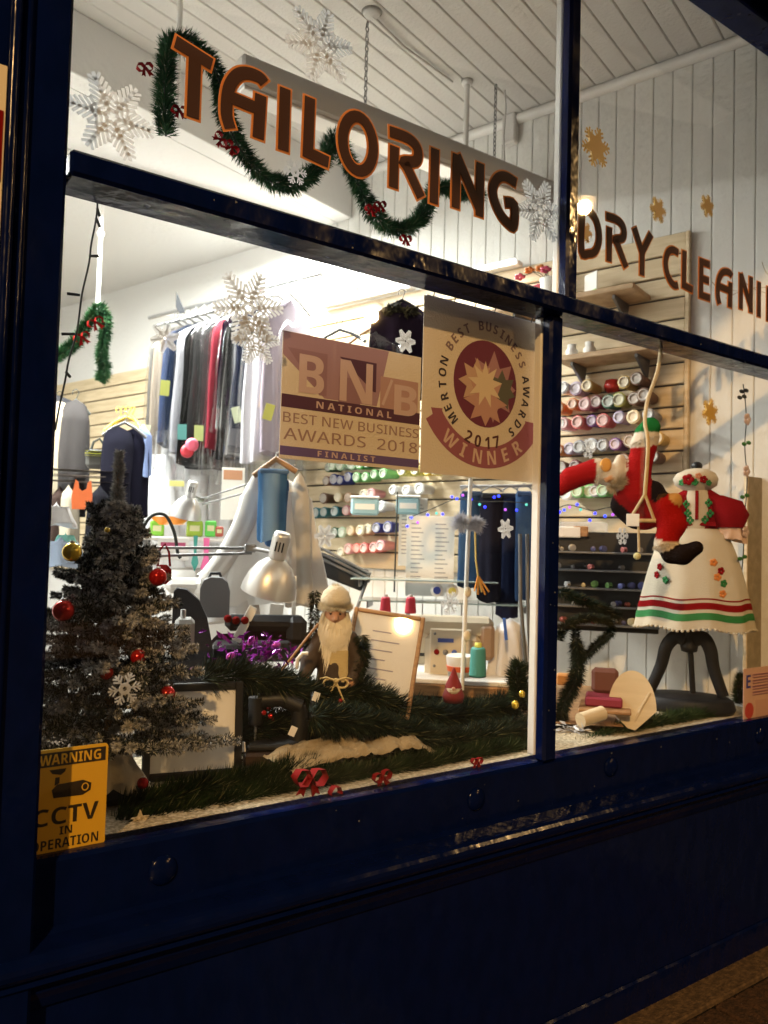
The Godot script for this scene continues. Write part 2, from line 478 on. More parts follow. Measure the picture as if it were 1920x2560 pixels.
# ---------------------------------------------------------------- the shop's walls, floor and ceilings
func shell() -> void:
	var X := Transform3D(wall_basis, WALL)
	struct("floor", boxed(Vector3(-4.0, -0.06, -8.2), Vector3(3.8, 0.0, -0.06)), mottled(Color(0.10, 0.07, 0.05), Color(0.2, 0.15, 0.1), 0.5, Vector3(1, 1, 4), 0.01))
	# side wall: tongue and groove boards near the window, plain plaster beyond
	var wall := struct("side_wall", boxed(Vector3(-7.6, -0.06, -0.25), Vector3(-0.09, 3.95, -0.018), 0.0), M.joint, X)
	var bm := Mb.new(); bm.box(Vector3(-0.0442, 0, -0.018), Vector3(0.0442, 3.74, 0.0), 0.004)
	var bmesh := bm.mesh()
	for i in 32: part(wall, "board", bmesh, M.board, at(Vector3(-0.055 - i * 0.09, 0, 0)))
	part(wall, "plaster", boxed(Vector3(-7.5, 0, -0.017), Vector3(-2.91, 3.5, 0.004), 0.003), M.white)
	part(wall, "skirting", boxed(Vector3(-7.5, 0, 0.0), Vector3(-0.02, 0.14, 0.02), 0.004), M.gloss_white)
	var cv := Mb.new()
	cv.tube([Vector3(-2.42, 3.725, 0.012), Vector3(-0.01, 3.725, 0.012)], 0.028)
	part(wall, "cove", cv, M.gloss_white)
	# ceiling of planks over the front, lower plain ceiling behind a step
	var ceil := struct("ceiling", boxed(Vector3(-2.7, 3.77, -0.3), Vector3(0.9, 3.85, 4.2), 0.0), M.joint, X)
	for i in 27:
		var u := -0.02 - i * 0.1
		if u < -2.52: continue
		var far := minf(4.0, maxf(0.25, (-u + 0.05) * 3.35))
		part(ceil, "plank", boxed(Vector3(u - 0.0975, 3.75, 0.0), Vector3(u, 3.768, far), 0.005), M.plank)
	struct("ceiling_step", boxed(Vector3(-2.62, 3.47, 0.006), Vector3(-2.5, 3.748, 4.2), 0.004), M.white, X)
	struct("back_ceiling", boxed(Vector3(-7.5, 3.47, 0.006), Vector3(-2.622, 3.6, 4.2), 0.0), M.white, X)
	struct("back_wall", boxed(Vector3(-7.75, 0, -0.2), Vector3(-7.5, 3.9, 3.2), 0.0), M.white, X)
	struct("left_wall", boxed(Vector3(-7.6, 0, 2.95), Vector3(-0.86, 3.9, 3.15), 0.0), M.white, X)
	# facade above, below and beside the window
	struct("front_wall", boxed(Vector3(-1.6, 3.62, -0.12), Vector3(4.6, 6.2, 0.08), 0.0), M.brick)
	struct("front_wall", boxed(Vector3(3.36, 0, -0.14), Vector3(4.6, 3.62, 0.06), 0.0), M.brick)
	struct("front_wall", boxed(Vector3(-1.6, 0, -0.5), Vector3(0.19, 3.62, -0.08), 0.0), M.brick)
	# thin pipes along the ceiling
	var pipe := struct("ceiling_pipe", tubed([H(930, 40, 3.735), H(1010, 118, 3.735), H(1130, 205, 3.735)], 0.007), M.plank)
	part(pipe, "rose", lathed([Vector2(0.0, -0.02), Vector2(0.03, -0.018), Vector2(0.045, 0.0), Vector2(0.0, 0.0)]), M.plank, at(H(930, 30, 3.75)))


# ---------------------------------------------------------------- shop front
func shopfront() -> void:
	var t := thing("shop_window", "navy blue painted wooden shop window with white inner bars and four panes", "shop window")
	part(t, "corner_post", boxed(Vector3(0.266, 0.42, -0.06), Vector3(0.345, 3.62, 0.078), 0.006), M.navy)
	part(t, "post_bead", tubed([Vector3(0.264, 0.42, 0.08), Vector3(0.264, 3.62, 0.08)], 0.011, -1, 10), M.navy)
	part(t, "pilaster", boxed(Vector3(-0.05, 0.0, -0.06), Vector3(0.244, 3.62, 0.097), 0.008), M.navy)
	part(t, "pilaster_bead", tubed([Vector3(0.242, 0.3, 0.098), Vector3(0.242, 3.62, 0.098)], 0.010, -1, 10), M.navy)
	part(t, "transom", boxed(Vector3(0.352, 2.17, -0.045), Vector3(3.269, 2.222, 0.07), 0.007), M.navy)
	part(t, "head", boxed(Vector3(0.352, 3.52, -0.06), Vector3(3.269, 3.62, 0.06), 0.006), M.navy)
	part(t, "lower_mullion", boxed(Vector3(1.73, 0.847, -0.006), Vector3(1.786, 2.169, 0.035), 0.008), M.navy)
	part(t, "upper_mullion", boxed(Vector3(1.795, 2.223, -0.006), Vector3(1.844, 3.519, 0.035), 0.008), M.navy)
	part(t, "inner_bar", boxed(Vector3(1.732, 0.86, -0.036), Vector3(1.784, 2.168, -0.007), 0.003), M.gloss_white)
	part(t, "inner_bar", boxed(Vector3(1.797, 2.226, -0.03), Vector3(1.842, 3.518, -0.007), 0.003), M.gloss_white)
	for g in [[0.34, 1.731, 0.84, 2.172], [1.785, 3.275, 0.84, 2.172], [0.34, 1.796, 2.22, 3.525], [1.843, 3.275, 2.22, 3.525]]:
		part(t, "pane", boxed(Vector3(g[0], g[2], -0.003), Vector3(g[1], g[3], 0.003), 0.0), M.glass)
	var rail := Mb.new()          # bottom rail with moulded sill, one profile run along the window
	var prof := PackedVector2Array([Vector2(-0.05, 0.846), Vector2(0.012, 0.846), Vector2(0.02, 0.838), Vector2(0.02, 0.715), Vector2(0.035, 0.708)])
	for i in 9:
		var a := PI * 0.5 - PI * i / 8.0
		prof.append(Vector2(0.075 + cos(a) * 0.024, 0.678 + sin(a) * 0.024))
	for i in 6:
		var a := PI * 0.5 + PI * 0.5 * i / 5.0
		prof.append(Vector2(0.088 + cos(a) * 0.03, 0.615 + sin(a) * 0.03))
	prof.append_array(PackedVector2Array([Vector2(0.05, 0.6), Vector2(0.042, 0.58), Vector2(-0.05, 0.58)]))
	rail.prism(prof, 0.0, 2.99)
	part(t, "sill", rail, M.navy, Transform3D(Basis(Vector3(0, 0, 1), Vector3.UP, Vector3(-1, 0, 0)), Vector3(3.269, 0, 0)))
	part(t, "stall_riser", boxed(Vector3(0.25, 0.1, -0.06), Vector3(3.268, 0.582, 0.03), 0.004), M.navy)
	part(t, "plinth", boxed(Vector3(0.25, 0.0, -0.06), Vector3(3.268, 0.102, 0.038), 0.006), M.navy)
	part(t, "post_plinth", boxed(Vector3(0.25, 0.0, -0.06), Vector3(0.352, 0.42, 0.084), 0.006), M.navy)
	part(t, "corner_post", boxed(Vector3(3.27, 0.0, -0.1), Vector3(3.4, 3.62, 0.075), 0.006), M.navy)
	part(t, "added_cornice", boxed(Vector3(-0.2, 3.62, 0.08), Vector3(4.2, 3.74, 0.5), 0.02), M.navy)  # unseen ledge, added to set the shadow edge on the side wall
	part(t, "fascia", boxed(Vector3(-0.2, 3.74, 0.08), Vector3(4.2, 4.4, 0.14), 0.01), M.navy)
	# domed studs on the bottom rail
	var words := ["nearest the left post", "second from the left post", "just right of the mullion", "at the right edge of the photo"]
	var xs := [Z(407, 2175, 0.02), Z(1190, 1998, 0.02), Z(1527, 1917, 0.02), Z(1900, 1838, 0.02)]
	for i in 4:
		var d := Mb.new()
		d.lathe([Vector2(0.031, 0), Vector2(0.031, 0.003), Vector2(0.028, 0.006), Vector2(0.021, 0.0105), Vector2(0.011, 0.0135), Vector2(0.003, 0.0145), Vector2(0, 0.0145)], 20)
		var st := thing("dome_stud", "round glossy dome stud on the blue sill, " + words[i], "stud", Transform3D(Basis(Vector3.RIGHT, PI / 2), xs[i]), "dome studs along the sill")
		part(st, "dome", d, M.stud if M.has("stud") else M.navy)
	# small chips where the paint has worn through
	var chip := mat(0.12, 0.13, 0.17, 0.8)
	for i in 26:
		var cm := Mb.new()
		var pl := PackedVector2Array()
		var cr := rng.randf_range(0.0012, 0.0032)
		for k in 6: pl.append(Vector2.from_angle(TAU * k / 6) * cr * rng.randf_range(0.5, 1.3))
		cm.prism(pl, 0.0, 0.0004)
		var cp := Vector3(rng.randf_range(1.742, 1.792), rng.randf_range(0.9, 1.5), 0.0351) if i < 10 else Vector3(rng.randf_range(0.5, 2.9), rng.randf_range(0.722, 0.835), 0.0201) if i < 20 else Vector3(rng.randf_range(0.4, 2.9), rng.randf_range(2.178, 2.216), 0.0701)
		part(t, "paint_chip", cm, chip, at(cp))
	# bills on the pilaster at the left edge
	var b := thing("wall_poster", "red and cream notice on the pilaster at the left edge of the photo", "poster", at(Vector3(0.175, 0, 0.0985)))
	var pc := mat(0.7, 0.62, 0.5, 0.5)
	part(b, "sheet", boxed(Vector3(-0.1, 1.89, 0), Vector3(0.056, 2.32, 0.003), 0.001), pc)
	for q in [[2.03, 2.245], [1.972, 1.995]]: pass
	part(b, "red_block", boxed(Vector3(-0.098, 2.105, 0.003), Vector3(0.052, 2.235, 0.0045), 0.0), M.red)
	part(b, "red_block", boxed(Vector3(-0.098, 1.94, 0.003), Vector3(0.052, 2.045, 0.0045), 0.0), M.red)


# ---------------------------------------------------------------- lettering on the upper panes
const GLYPH := {     # strokes as points in a box one unit high; a leading number closes the stroke
	"T": [[0, 0.02, 0.98, 0.6, 0.86], [0, 0.33, 0.9, 0.33, 0.0]],
	"A": [[0, 0.12, 0.0, 0.05, 0.18, 0.05, 0.45, 0.1, 0.66, 0.22, 0.83, 0.38, 0.91, 0.58, 0.92, 0.68, 0.86], [0, 0.06, 0.46, 0.6, 0.44], [0, 0.62, 0.66, 0.6, 0.0]],
	"I": [[0, 0.1, 0.96, 0.1, 0.0]],
	"L": [[0, 0.1, 0.97, 0.09, 0.1, 0.55, 0.06]],
	"O": [[1]],
	"R": [[0, 0.1, 0.7, 0.1, 0.0], [0, 0.0, 0.92, 0.34, 0.93, 0.52, 0.86, 0.58, 0.72, 0.52, 0.58, 0.3, 0.5, 0.38, 0.4, 0.66, 0.0]],
	"N": [[0, 0.1, 0.96, 0.1, 0.0], [0, 0.1, 0.95, 0.56, 0.12], [0, 0.56, 0.97, 0.56, 0.0]],
	"G": [[0, 0.66, 0.88, 0.4, 0.92, 0.2, 0.84, 0.08, 0.62, 0.12, 0.4, 0.28, 0.18, 0.46, 0.07, 0.62, 0.06, 0.62, 0.44, 0.4, 0.44]],
	"D": [[0, 0.1, 0.78, 0.1, 0.04, 0.3, 0.04, 0.48, 0.13, 0.58, 0.34, 0.58, 0.58, 0.48, 0.8, 0.28, 0.92, 0.0, 0.93]],
	"Y": [[0, 0.06, 0.96, 0.33, 0.48], [0, 0.62, 0.96, 0.33, 0.5, 0.33, 0.0]],
	"C": [[0, 0.58, 0.9, 0.36, 0.92, 0.18, 0.82, 0.08, 0.58, 0.12, 0.34, 0.26, 0.14, 0.44, 0.05, 0.58, 0.08]],
	"E": [[0, 0.5, 0.93, 0.1, 0.93, 0.1, 0.06, 0.52, 0.06], [0, 0.1, 0.5, 0.46, 0.5]]}

func smooth(a: PackedVector2Array, closed := false) -> PackedVector2Array:       # rounds every bend of a stroke that has many points
	if a.size() < 5: return a
	var r := PackedVector2Array()
	for i in a.size() - 1:
		var p0 := a[maxi(i - 1, 0)]; var p1 := a[i]; var p2 := a[i + 1]; var p3 := a[mini(i + 2, a.size() - 1)]
		for q in 4: r.append(p1.cubic_interpolate(p2, p0, p3, q / 4.0))
	r.append(a[a.size() - 1])
	return r

func strokes(ch: String, w: float, h: float, thick: float, z0: float, z1: float, ends: float) -> Mb:
	var m := Mb.new()
	var wide := 0.0
	for st in GLYPH[ch]:
		for i in range(1, st.size(), 2): wide = maxf(wide, st[i])
	if ch == "O": wide = 0.74
	if ch == "I": wide = 0.2
	var lift := 0.0
	for st in GLYPH[ch]:
		var p := PackedVector2Array()
		var closed: bool = st[0] == 1
		if closed:
			for i in 28: p.append(Vector2(0.37 + 0.3 * cos(TAU * i / 28), 0.48 + 0.44 * sin(TAU * i / 28)))
		else:
			for i in range(1, st.size(), 2): p.append(Vector2(st[i], st[i + 1]))
			if ch != "E" and ch != "L": p = smooth(p)
		for i in p.size(): p[i] = Vector2(p[i].x / wide * w, p[i].y * h)
		m.ribbon(p, thick, z0 - lift, z1 + lift, closed, ends)
		lift += 0.0002
	return m

func lettering() -> void:
	var fill := mat(0.042, 0.0105, 0.0035, 0.7)
	var line := mat(0.62, 0.21, 0.035, 0.7)
	for word in [["TAILORING", [[413, 535], [545, 668], [690, 728], [750, 833], [838, 952], [965, 1065], [1072, 1105], [1122, 1210], [1220, 1300]], "brown and orange art nouveau TAILORING lettering on the upper left pane"],
			["DRY", [[1441, 1502], [1511, 1571], [1577, 1632]], "brown and orange DRY lettering right of the upper mullion"],
			["CLEANING", [[1656, 1700], [1703, 1737], [1745, 1780], [1790, 1834], [1845, 1882], [1892, 1906], [1914, 1950], [1958, 1996]], "brown and orange CLEANING lettering cut off by the right edge of the photo"]]:
		var t := thing("window_lettering", word[2], "lettering")
		var txt: String = word[0]
		for i in txt.length():
			var yy := 355.0 if txt == "TAILORING" else 620.0
			var a := Z(word[1][i][0], yy, -0.006).x
			var b := Z(word[1][i][1], yy, -0.006).x
			var th := 0.0285 if txt == "TAILORING" else 0.0235
			var dy := 0.018 * sin(i * 1.9) * 0.3
			var h := 0.158 if txt != "CLEANING" else 0.142
			var X := at(Vector3(a + th * 0.4, 2.405 + dy - (0.006 if txt == "CLEANING" else 0.0), 0))
			var e := part(t, "letter", strokes(txt[i], b - a - th * 0.8, h, th, -0.0072, -0.0058, 0.0), fill, X)
			part(e, "outline", strokes(txt[i], b - a - th * 0.8, h, th + 0.0105, -0.0092, -0.0082, 0.0052), line)


# ---------------------------------------------------------------- builders for the things in the shop
var bx := 0.0
var by := 0.0
var pk := 1.0

func stage(called: String, label: String, category: String, x: float, y: float, d: float, group := "") -> Node3D:   # a thing whose parts are laid out round a point seen at (x, y), d metres deep
	bx = x; by = y; pk = d / FOCAL
	return thing(called, label, category, facing(P(x, y, d)), group)

func L(x: float, y: float, z := 0.0) -> Vector3: return Vector3((x - bx) * pk, (by - y) * pk, z)

func drape(top: Vector2, low: Vector2, h: float, folds: int, amp: float, seed_: int, shoulder := 0.0, sway := 0.0) -> Mb:     # hanging cloth: half sizes (across, thick) above and below
	var m := Mb.new()
	var r := RandomNumberGenerator.new(); r.seed = seed_
	var ph := []
	for i in 4: ph.append(r.randf() * TAU)
	var rings := []
	var rows := 14
	for i in rows + 1:
		var t := float(i) / rows
		var a := lerpf(top.x, low.x, pow(t, 0.8))
		var b := lerpf(top.y, low.y, t)
		if shoulder > 0.0 and t < 0.15:
			a = lerpf(shoulder, a, sqrt(t / 0.15)); b *= lerpf(0.4, 1.0, t / 0.15)
		var ring := PackedVector3Array()
		for j in 40:
			var g := TAU * j / 40
			var f := 1.0 + sin(g * folds + ph[0] + t * 0.8 * sin(ph[1])) * amp * (0.25 + t) + sin(g * (folds * 2 + 1) + ph[2]) * amp * 0.4 * t + sin(t * 9 + g * 2 + ph[3]) * 0.02
			var y := -h * t + (sin(g * 2 + ph[1]) * 0.012 if i == rows else 0.0)
			if shoulder > 0.0 and i < 3: y -= absf(cos(g)) * 0.03
			ring.append(Vector3(cos(g) * a * f + sway * t * t, y, sin(g) * b * f))
		rings.append(ring)
	m.loft(rings)
	return m

func cloth(c: Color, top: Vector2, low: Vector2, h: float, folds: int, amp: float, seed_: int, shoulder := 0.0, sway := 0.0) -> ArrayMesh:
	var m := drape(top, low, h, folds, amp, seed_, shoulder, sway)
	for i in m.c.size(): m.c[i] = c
	return m.mesh()

func hook(w := 0.2) -> Mb:                       # a coat hanger in x and y, its hook's top at the origin
	var m := Mb.new()
	m.tube([Vector3(-0.02, -0.03, 0), Vector3(-0.018, -0.006, 0), Vector3(0, 0.003, 0), Vector3(0.016, -0.012, 0), Vector3(0.008, -0.035, 0), Vector3(0, -0.06, 0)], 0.003, -1, 6)
	m.tube([Vector3(-w, -0.14, 0), Vector3(-w * 0.5, -0.09, 0), Vector3(0, -0.06, 0), Vector3(w * 0.5, -0.09, 0), Vector3(w, -0.14, 0)], 0.009, -1, 8)
	return m

func needles(path: PackedVector3Array, r: float, count: int, length: float, wide: float, dark: Color, light: Color, frost := 0.0, seed_ := 1) -> Mb:      # tinsel fir round a path
	var m := Mb.new()
	var q := RandomNumberGenerator.new(); q.seed = seed_
	var total := 0.0
	var cum := [0.0]
	for i in path.size() - 1:
		total += path[i].distance_to(path[i + 1]); cum.append(total)
	var seg := 0
	for i in count:
		var s := total * (i + q.randf()) / count
		seg = clampi(seg, 0, path.size() - 2)
		while seg < path.size() - 2 and cum[seg + 1] < s: seg += 1
		while seg > 0 and cum[seg] > s: seg -= 1
		var d := (path[seg + 1] - path[seg])
		var p := path[seg] + d * clampf((s - cum[seg]) / maxf(d.length(), 1e-5), 0, 1)
		d = d.normalized()
		var side := d.cross(Vector3(q.randfn(), q.randfn(), q.randfn())).normalized()
		var thick := r * (0.62 + 0.38 * sin(s * 31.0 + seed_) * sin(s * 53.0 + 1.0))
		var tip := (side + d * q.randf_range(0.1, 0.9)).normalized() * length * q.randf_range(0.6, 1.15)
		var from := p + side * thick * q.randf_range(0.0, 0.55)
		var k := clampf(q.randf() * 0.7 + 0.3 * sin(s * 43.0 + seed_), 0.0, 1.0)
		var c0 := dark.lerp(light, k)
		if q.randf() < 0.06: c0 = c0.lerp(Color(0.2, 0.2, 0.1), 0.5)
		var c1 := c0
		if frost > 0.0 and q.randf() < frost: c1 = Color(0.58, 0.56, 0.53) * q.randf_range(0.6, 1.0); c0 = c0.lerp(c1, 0.35)
		m.blade(from, from + tip, wide, d.cross(side).rotated(side, q.randf() * 3.0), c0, c1)
	return m

func curve(pts: Array, steps := 8) -> PackedVector3Array:
	var r := PackedVector3Array()
	for i in pts.size() - 1:
		var p0: Vector3 = pts[maxi(i - 1, 0)]; var p3: Vector3 = pts[mini(i + 2, pts.size() - 1)]
		for q in steps: r.append(pts[i].cubic_interpolate(pts[i + 1], p0, p3, float(q) / steps))
	r.append(pts[pts.size() - 1])
	return r

const FIR0 := Color(0.012, 0.045, 0.018)
const FIR1 := Color(0.045, 0.13, 0.05)

func bow(p: Node, x: Transform3D, s: float, mat_: Material) -> void:
	var m := Mb.new()
	for k in [-1.0, 1.0]:
		var l := PackedVector3Array(); var rings := []
		for i in 7:
			var a := TAU * i / 6.0
			rings.append(PackedVector3Array([Vector3(k * (0.5 - 0.5 * cos(a)) * s, sin(a) * s * 0.42, -s * 0.34), Vector3(k * (0.5 - 0.5 * cos(a)) * s, sin(a) * s * 0.5, s * 0.34)]))
		m.loft(rings, false)
		m.prism(PackedVector2Array([Vector2(0, -s * 0.05), Vector2(k * s * 0.2, -s * 0.02), Vector2(k * s * 0.75, -s * 0.95), Vector2(k * s * 0.45, -s * 0.85), Vector2(k * s * 0.28, -s * 1.05)]), -0.002 - 0.001 * k, 0.002 + 0.001 * k)
	m.ball(Vector3.ZERO, Vector3(s * 0.18, s * 0.2, s * 0.2), 8)
	part(p, "bow", m, mat_, x)

func snowflake(label: String, x: float, y: float, r: float, z: float, gold := false, kind := 0, group := "snowflake decals on the window") -> void:
	var p := Z(x, y, z)
	var m := Mb.new()
	var rad := r * (p - EYE).length() / FOCAL * 1.02
	var w := rad * (0.085 if kind == 0 else 0.12)
	for i in 6:
		var a := TAU * i / 6.0 + 0.12
		var d := Vector2(cos(a), sin(a)); var n := Vector2(-d.y, d.x)
		var zz := 0.00003 * i
		m.ribbon(PackedVector2Array([d * rad * 0.12, d * rad]), w, -0.0003 - zz, 0.0003 + zz)
		for f in ([0.26, 0.4, 0.54, 0.68, 0.82] if kind == 0 else [0.45, 0.7]):
			var l: float = rad * (0.15 + 0.3 * (0.95 - f)) * (1.0 if kind == 0 else 1.3)
			for sgn in [-1.0, 1.0]:
				m.ribbon(PackedVector2Array([d * rad * f, d * (rad * f + l * 0.75) + n * l * 0.8 * sgn]), w * 0.8, -0.0003 - zz, 0.0003 + zz)
	if kind == 0:
		for q in [[0.42, 0.06], [0.28, 0.06], [0.14, 0.08]]:
			var ring := PackedVector2Array()
			for i in 24: ring.append(Vector2(cos(TAU * i / 24), sin(TAU * i / 24)) * rad * q[0] * (1.0 + 0.16 * cos(6.0 * TAU * i / 24)))
			m.ribbon(ring, rad * q[1], -0.0006, 0.0006, true)
	if gold: m.prism(star_poly(rad * 0.86, rad * 0.5, 6, 0.12), -0.003, 0.003)
	elif kind > 0:
		var ring := PackedVector2Array()
		for i in 18: ring.append(Vector2(cos(TAU * i / 18), sin(TAU * i / 18)) * rad * 0.26)
		m.ribbon(ring, rad * 0.2, -0.0006, 0.0006, true)
	solo("gold_snowflake" if gold else "snowflake", label, "snowflake", m, M.gold_flake if gold else M.flake, Transform3D(Basis(Vector3.BACK, rng.randf_range(-0.2, 0.2)), p), group)


# ---------------------------------------------------------------- filling the shop, from the side wall forwards
func fill_shop() -> void:
	slat_walls()
	shelves()
	spools()
	ceiling_things()
	clothes_rail()
	left_corner()
	work_area()
	right_back()
	window_display()
	right_window()
	on_glass()


func slat_walls() -> void:
	for q in [[-2.9, -0.475, 1.33, 2.92, "maple slat wall with rows of grooves carrying the thread cones"], [-6.6, -4.42, 1.2, 2.78, "maple slat wall at the far left behind the black trousers"]]:
		var t := thing("slat_wall", q[4], "slat wall", wall_at(0, 0, 0))
		part(t, "backing", boxed(Vector3(q[0], q[2], 0.005), Vector3(q[1], q[3], 0.012), 0.0), M.groove)
		var m := Mb.new(); m.box(Vector3(q[0], -0.091, 0.012), Vector3(q[1], 0, 0.03), 0.004)
		var mm := m.mesh()
		for i in 16: part(t, "slat", mm, M.maple, at(Vector3(0, q[3] - i * 0.1, 0)))
		part(t, "end_trim", boxed(Vector3(q[1], q[2], 0.004), Vector3(q[1] + 0.02, q[3], 0.034), 0.004), M.maple)


func shelves() -> void:
	var defs := [[1235, 1590, 1500, 727, 0.22, "upper brown wooden shelf on the slat wall, behind the DRY lettering"], [1395, 1625, 1500, 880, 0.2, "lower brown wooden shelf on the slat wall, right of the mullion"],
		[600, 712, 660, 958, 0.3, "pale shelf board in front of the bagged clothes, under the red shoes"], [600, 712, 660, 1092, 0.3, "pale shelf board with handbags beside the bagged clothes"]]
	for q in defs:
		var y: float = W(q[2], q[3], q[4]).y
		var a := on_wall(W(q[0], q[3], q[4])).x
		var b := on_wall(W(q[1], q[3], q[4])).x
		var t := thing("wall_shelf", q[5], "shelf", wall_at((a + b) / 2, y, 0.032), "shelves on the side wall")
		var l := (b - a) / 2
		part(t, "board", boxed(Vector3(-l, -0.025, 0), Vector3(l, 0.0, q[4]), 0.004), M.shelfwood if q[2] > 1000 else M.maple)
		for s in [-0.7, 0.7]:
			var br := Mb.new(); br.prism(PackedVector2Array([Vector2(0, 0), Vector2(0.02, -0.09), Vector2(q[4] * 0.8, -0.015), Vector2(q[4] * 0.8, 0)]), -0.006, 0.006)
			part(t, "bracket", br, M.dim_steel, Transform3D(Basis(Vector3.UP, -PI / 2), Vector3(s * l, -0.026, 0)))
	# small things on the shelves
	var y1: float = W(1500, 727, 0.22).y
	var pot := thing("flower_pot", "white ribbed pot with red and orange flowers left of the upper mullion", "flower pot", Transform3D(wall_basis, W(1375, 720, 0.12)))
	pot.position.y = y1
	var pr := []
	for i in 2: pr.append(0)
	var pm := Mb.new()
	pm.lathe([Vector2(0.0, 0.0), Vector2(0.035, 0), Vector2(0.05, 0.13), Vector2(0.053, 0.135), Vector2(0.05, 0.14), Vector2(0.044, 0.13), Vector2(0, 0.12)], 22)
	part(pot, "pot", pm, M.gloss_white)
	for i in 7:
		var f := Vector3(-0.15 + i * 0.035, 0.17 + 0.05 * sin(i * 2.3), 0.03 * cos(i * 1.7))
		part(pot, "stem", tubed([Vector3(0, 0.12, 0), Vector3(f.x * 0.5, 0.18, f.z), f], 0.002, -1, 5), M.wire)
		var fl := Mb.new()
		for k in 6: fl.ball(Vector3(cos(k * TAU / 6) * 0.016, sin(k * 1.3) * 0.006, sin(k * TAU / 6) * 0.016), Vector3(0.014, 0.008, 0.012), 7)
		part(pot, "flower", fl, mat(0.5, 0.06 + 0.1 * (i % 2), 0.12 - 0.1 * (i % 2), 0.6), at(f))
	for q in [[1430, 862, "white"], [1474, 858, "cream"]]:
		var o := thing("small_pot", "small " + q[2] + " pot standing on the lower brown shelf", "pot", Transform3D(wall_basis, Vector3(W(q[0], q[1], 0.1).x, W(1500, 880, 0.2).y, W(q[0], q[1], 0.1).z)))
		part(o, "pot", lathed([Vector2(0, 0), Vector2(0.025, 0), Vector2(0.03, 0.05), Vector2(0.02, 0.06), Vector2(0.022, 0.08), Vector2(0, 0.082)]), M.gloss_white if q[2] == "white" else M.paper)
	var card := thing("price_card", "white and green card leaning on the upper brown shelf, under DRY", "card", Transform3D(wall_basis, Vector3(W(1478, 700, 0.14).x, y1, W(1478, 700, 0.14).z)))
	part(card, "sheet", boxed(Vector3(-0.045, 0, 0), Vector3(0.045, 0.12, 0.004), 0.001), M.paper, at(Vector3.ZERO, -0.5))
	part(card, "green_band", boxed(Vector3(-0.044, 0.002, 0.004), Vector3(0.044, 0.035, 0.006), 0.001), mat(0.2, 0.5, 0.08, 0.6), at(Vector3.ZERO, -0.5))


const THREAD := {"white": Color(0.7, 0.7, 0.72), "lilac": Color(0.5, 0.4, 0.58), "orange": Color(0.62, 0.2, 0.05), "pink": Color(0.68, 0.3, 0.32), "coral": Color(0.65, 0.14, 0.12), "purple": Color(0.26, 0.1, 0.34), "dark red": Color(0.18, 0.02, 0.03),
	"dark green": Color(0.02, 0.09, 0.04), "brown": Color(0.16, 0.08, 0.05), "cream": Color(0.7, 0.6, 0.38), "grey": Color(0.3, 0.3, 0.33), "green": Color(0.14, 0.4, 0.12), "pale green": Color(0.45, 0.6, 0.42), "navy": Color(0.02, 0.03, 0.2), "olive": Color(0.4, 0.36, 0.08),
	"yellow": Color(0.75, 0.55, 0.05), "peach": Color(0.7, 0.42, 0.26), "teal": Color(0.02, 0.14, 0.18), "gold": Color(0.5, 0.33, 0.1)}

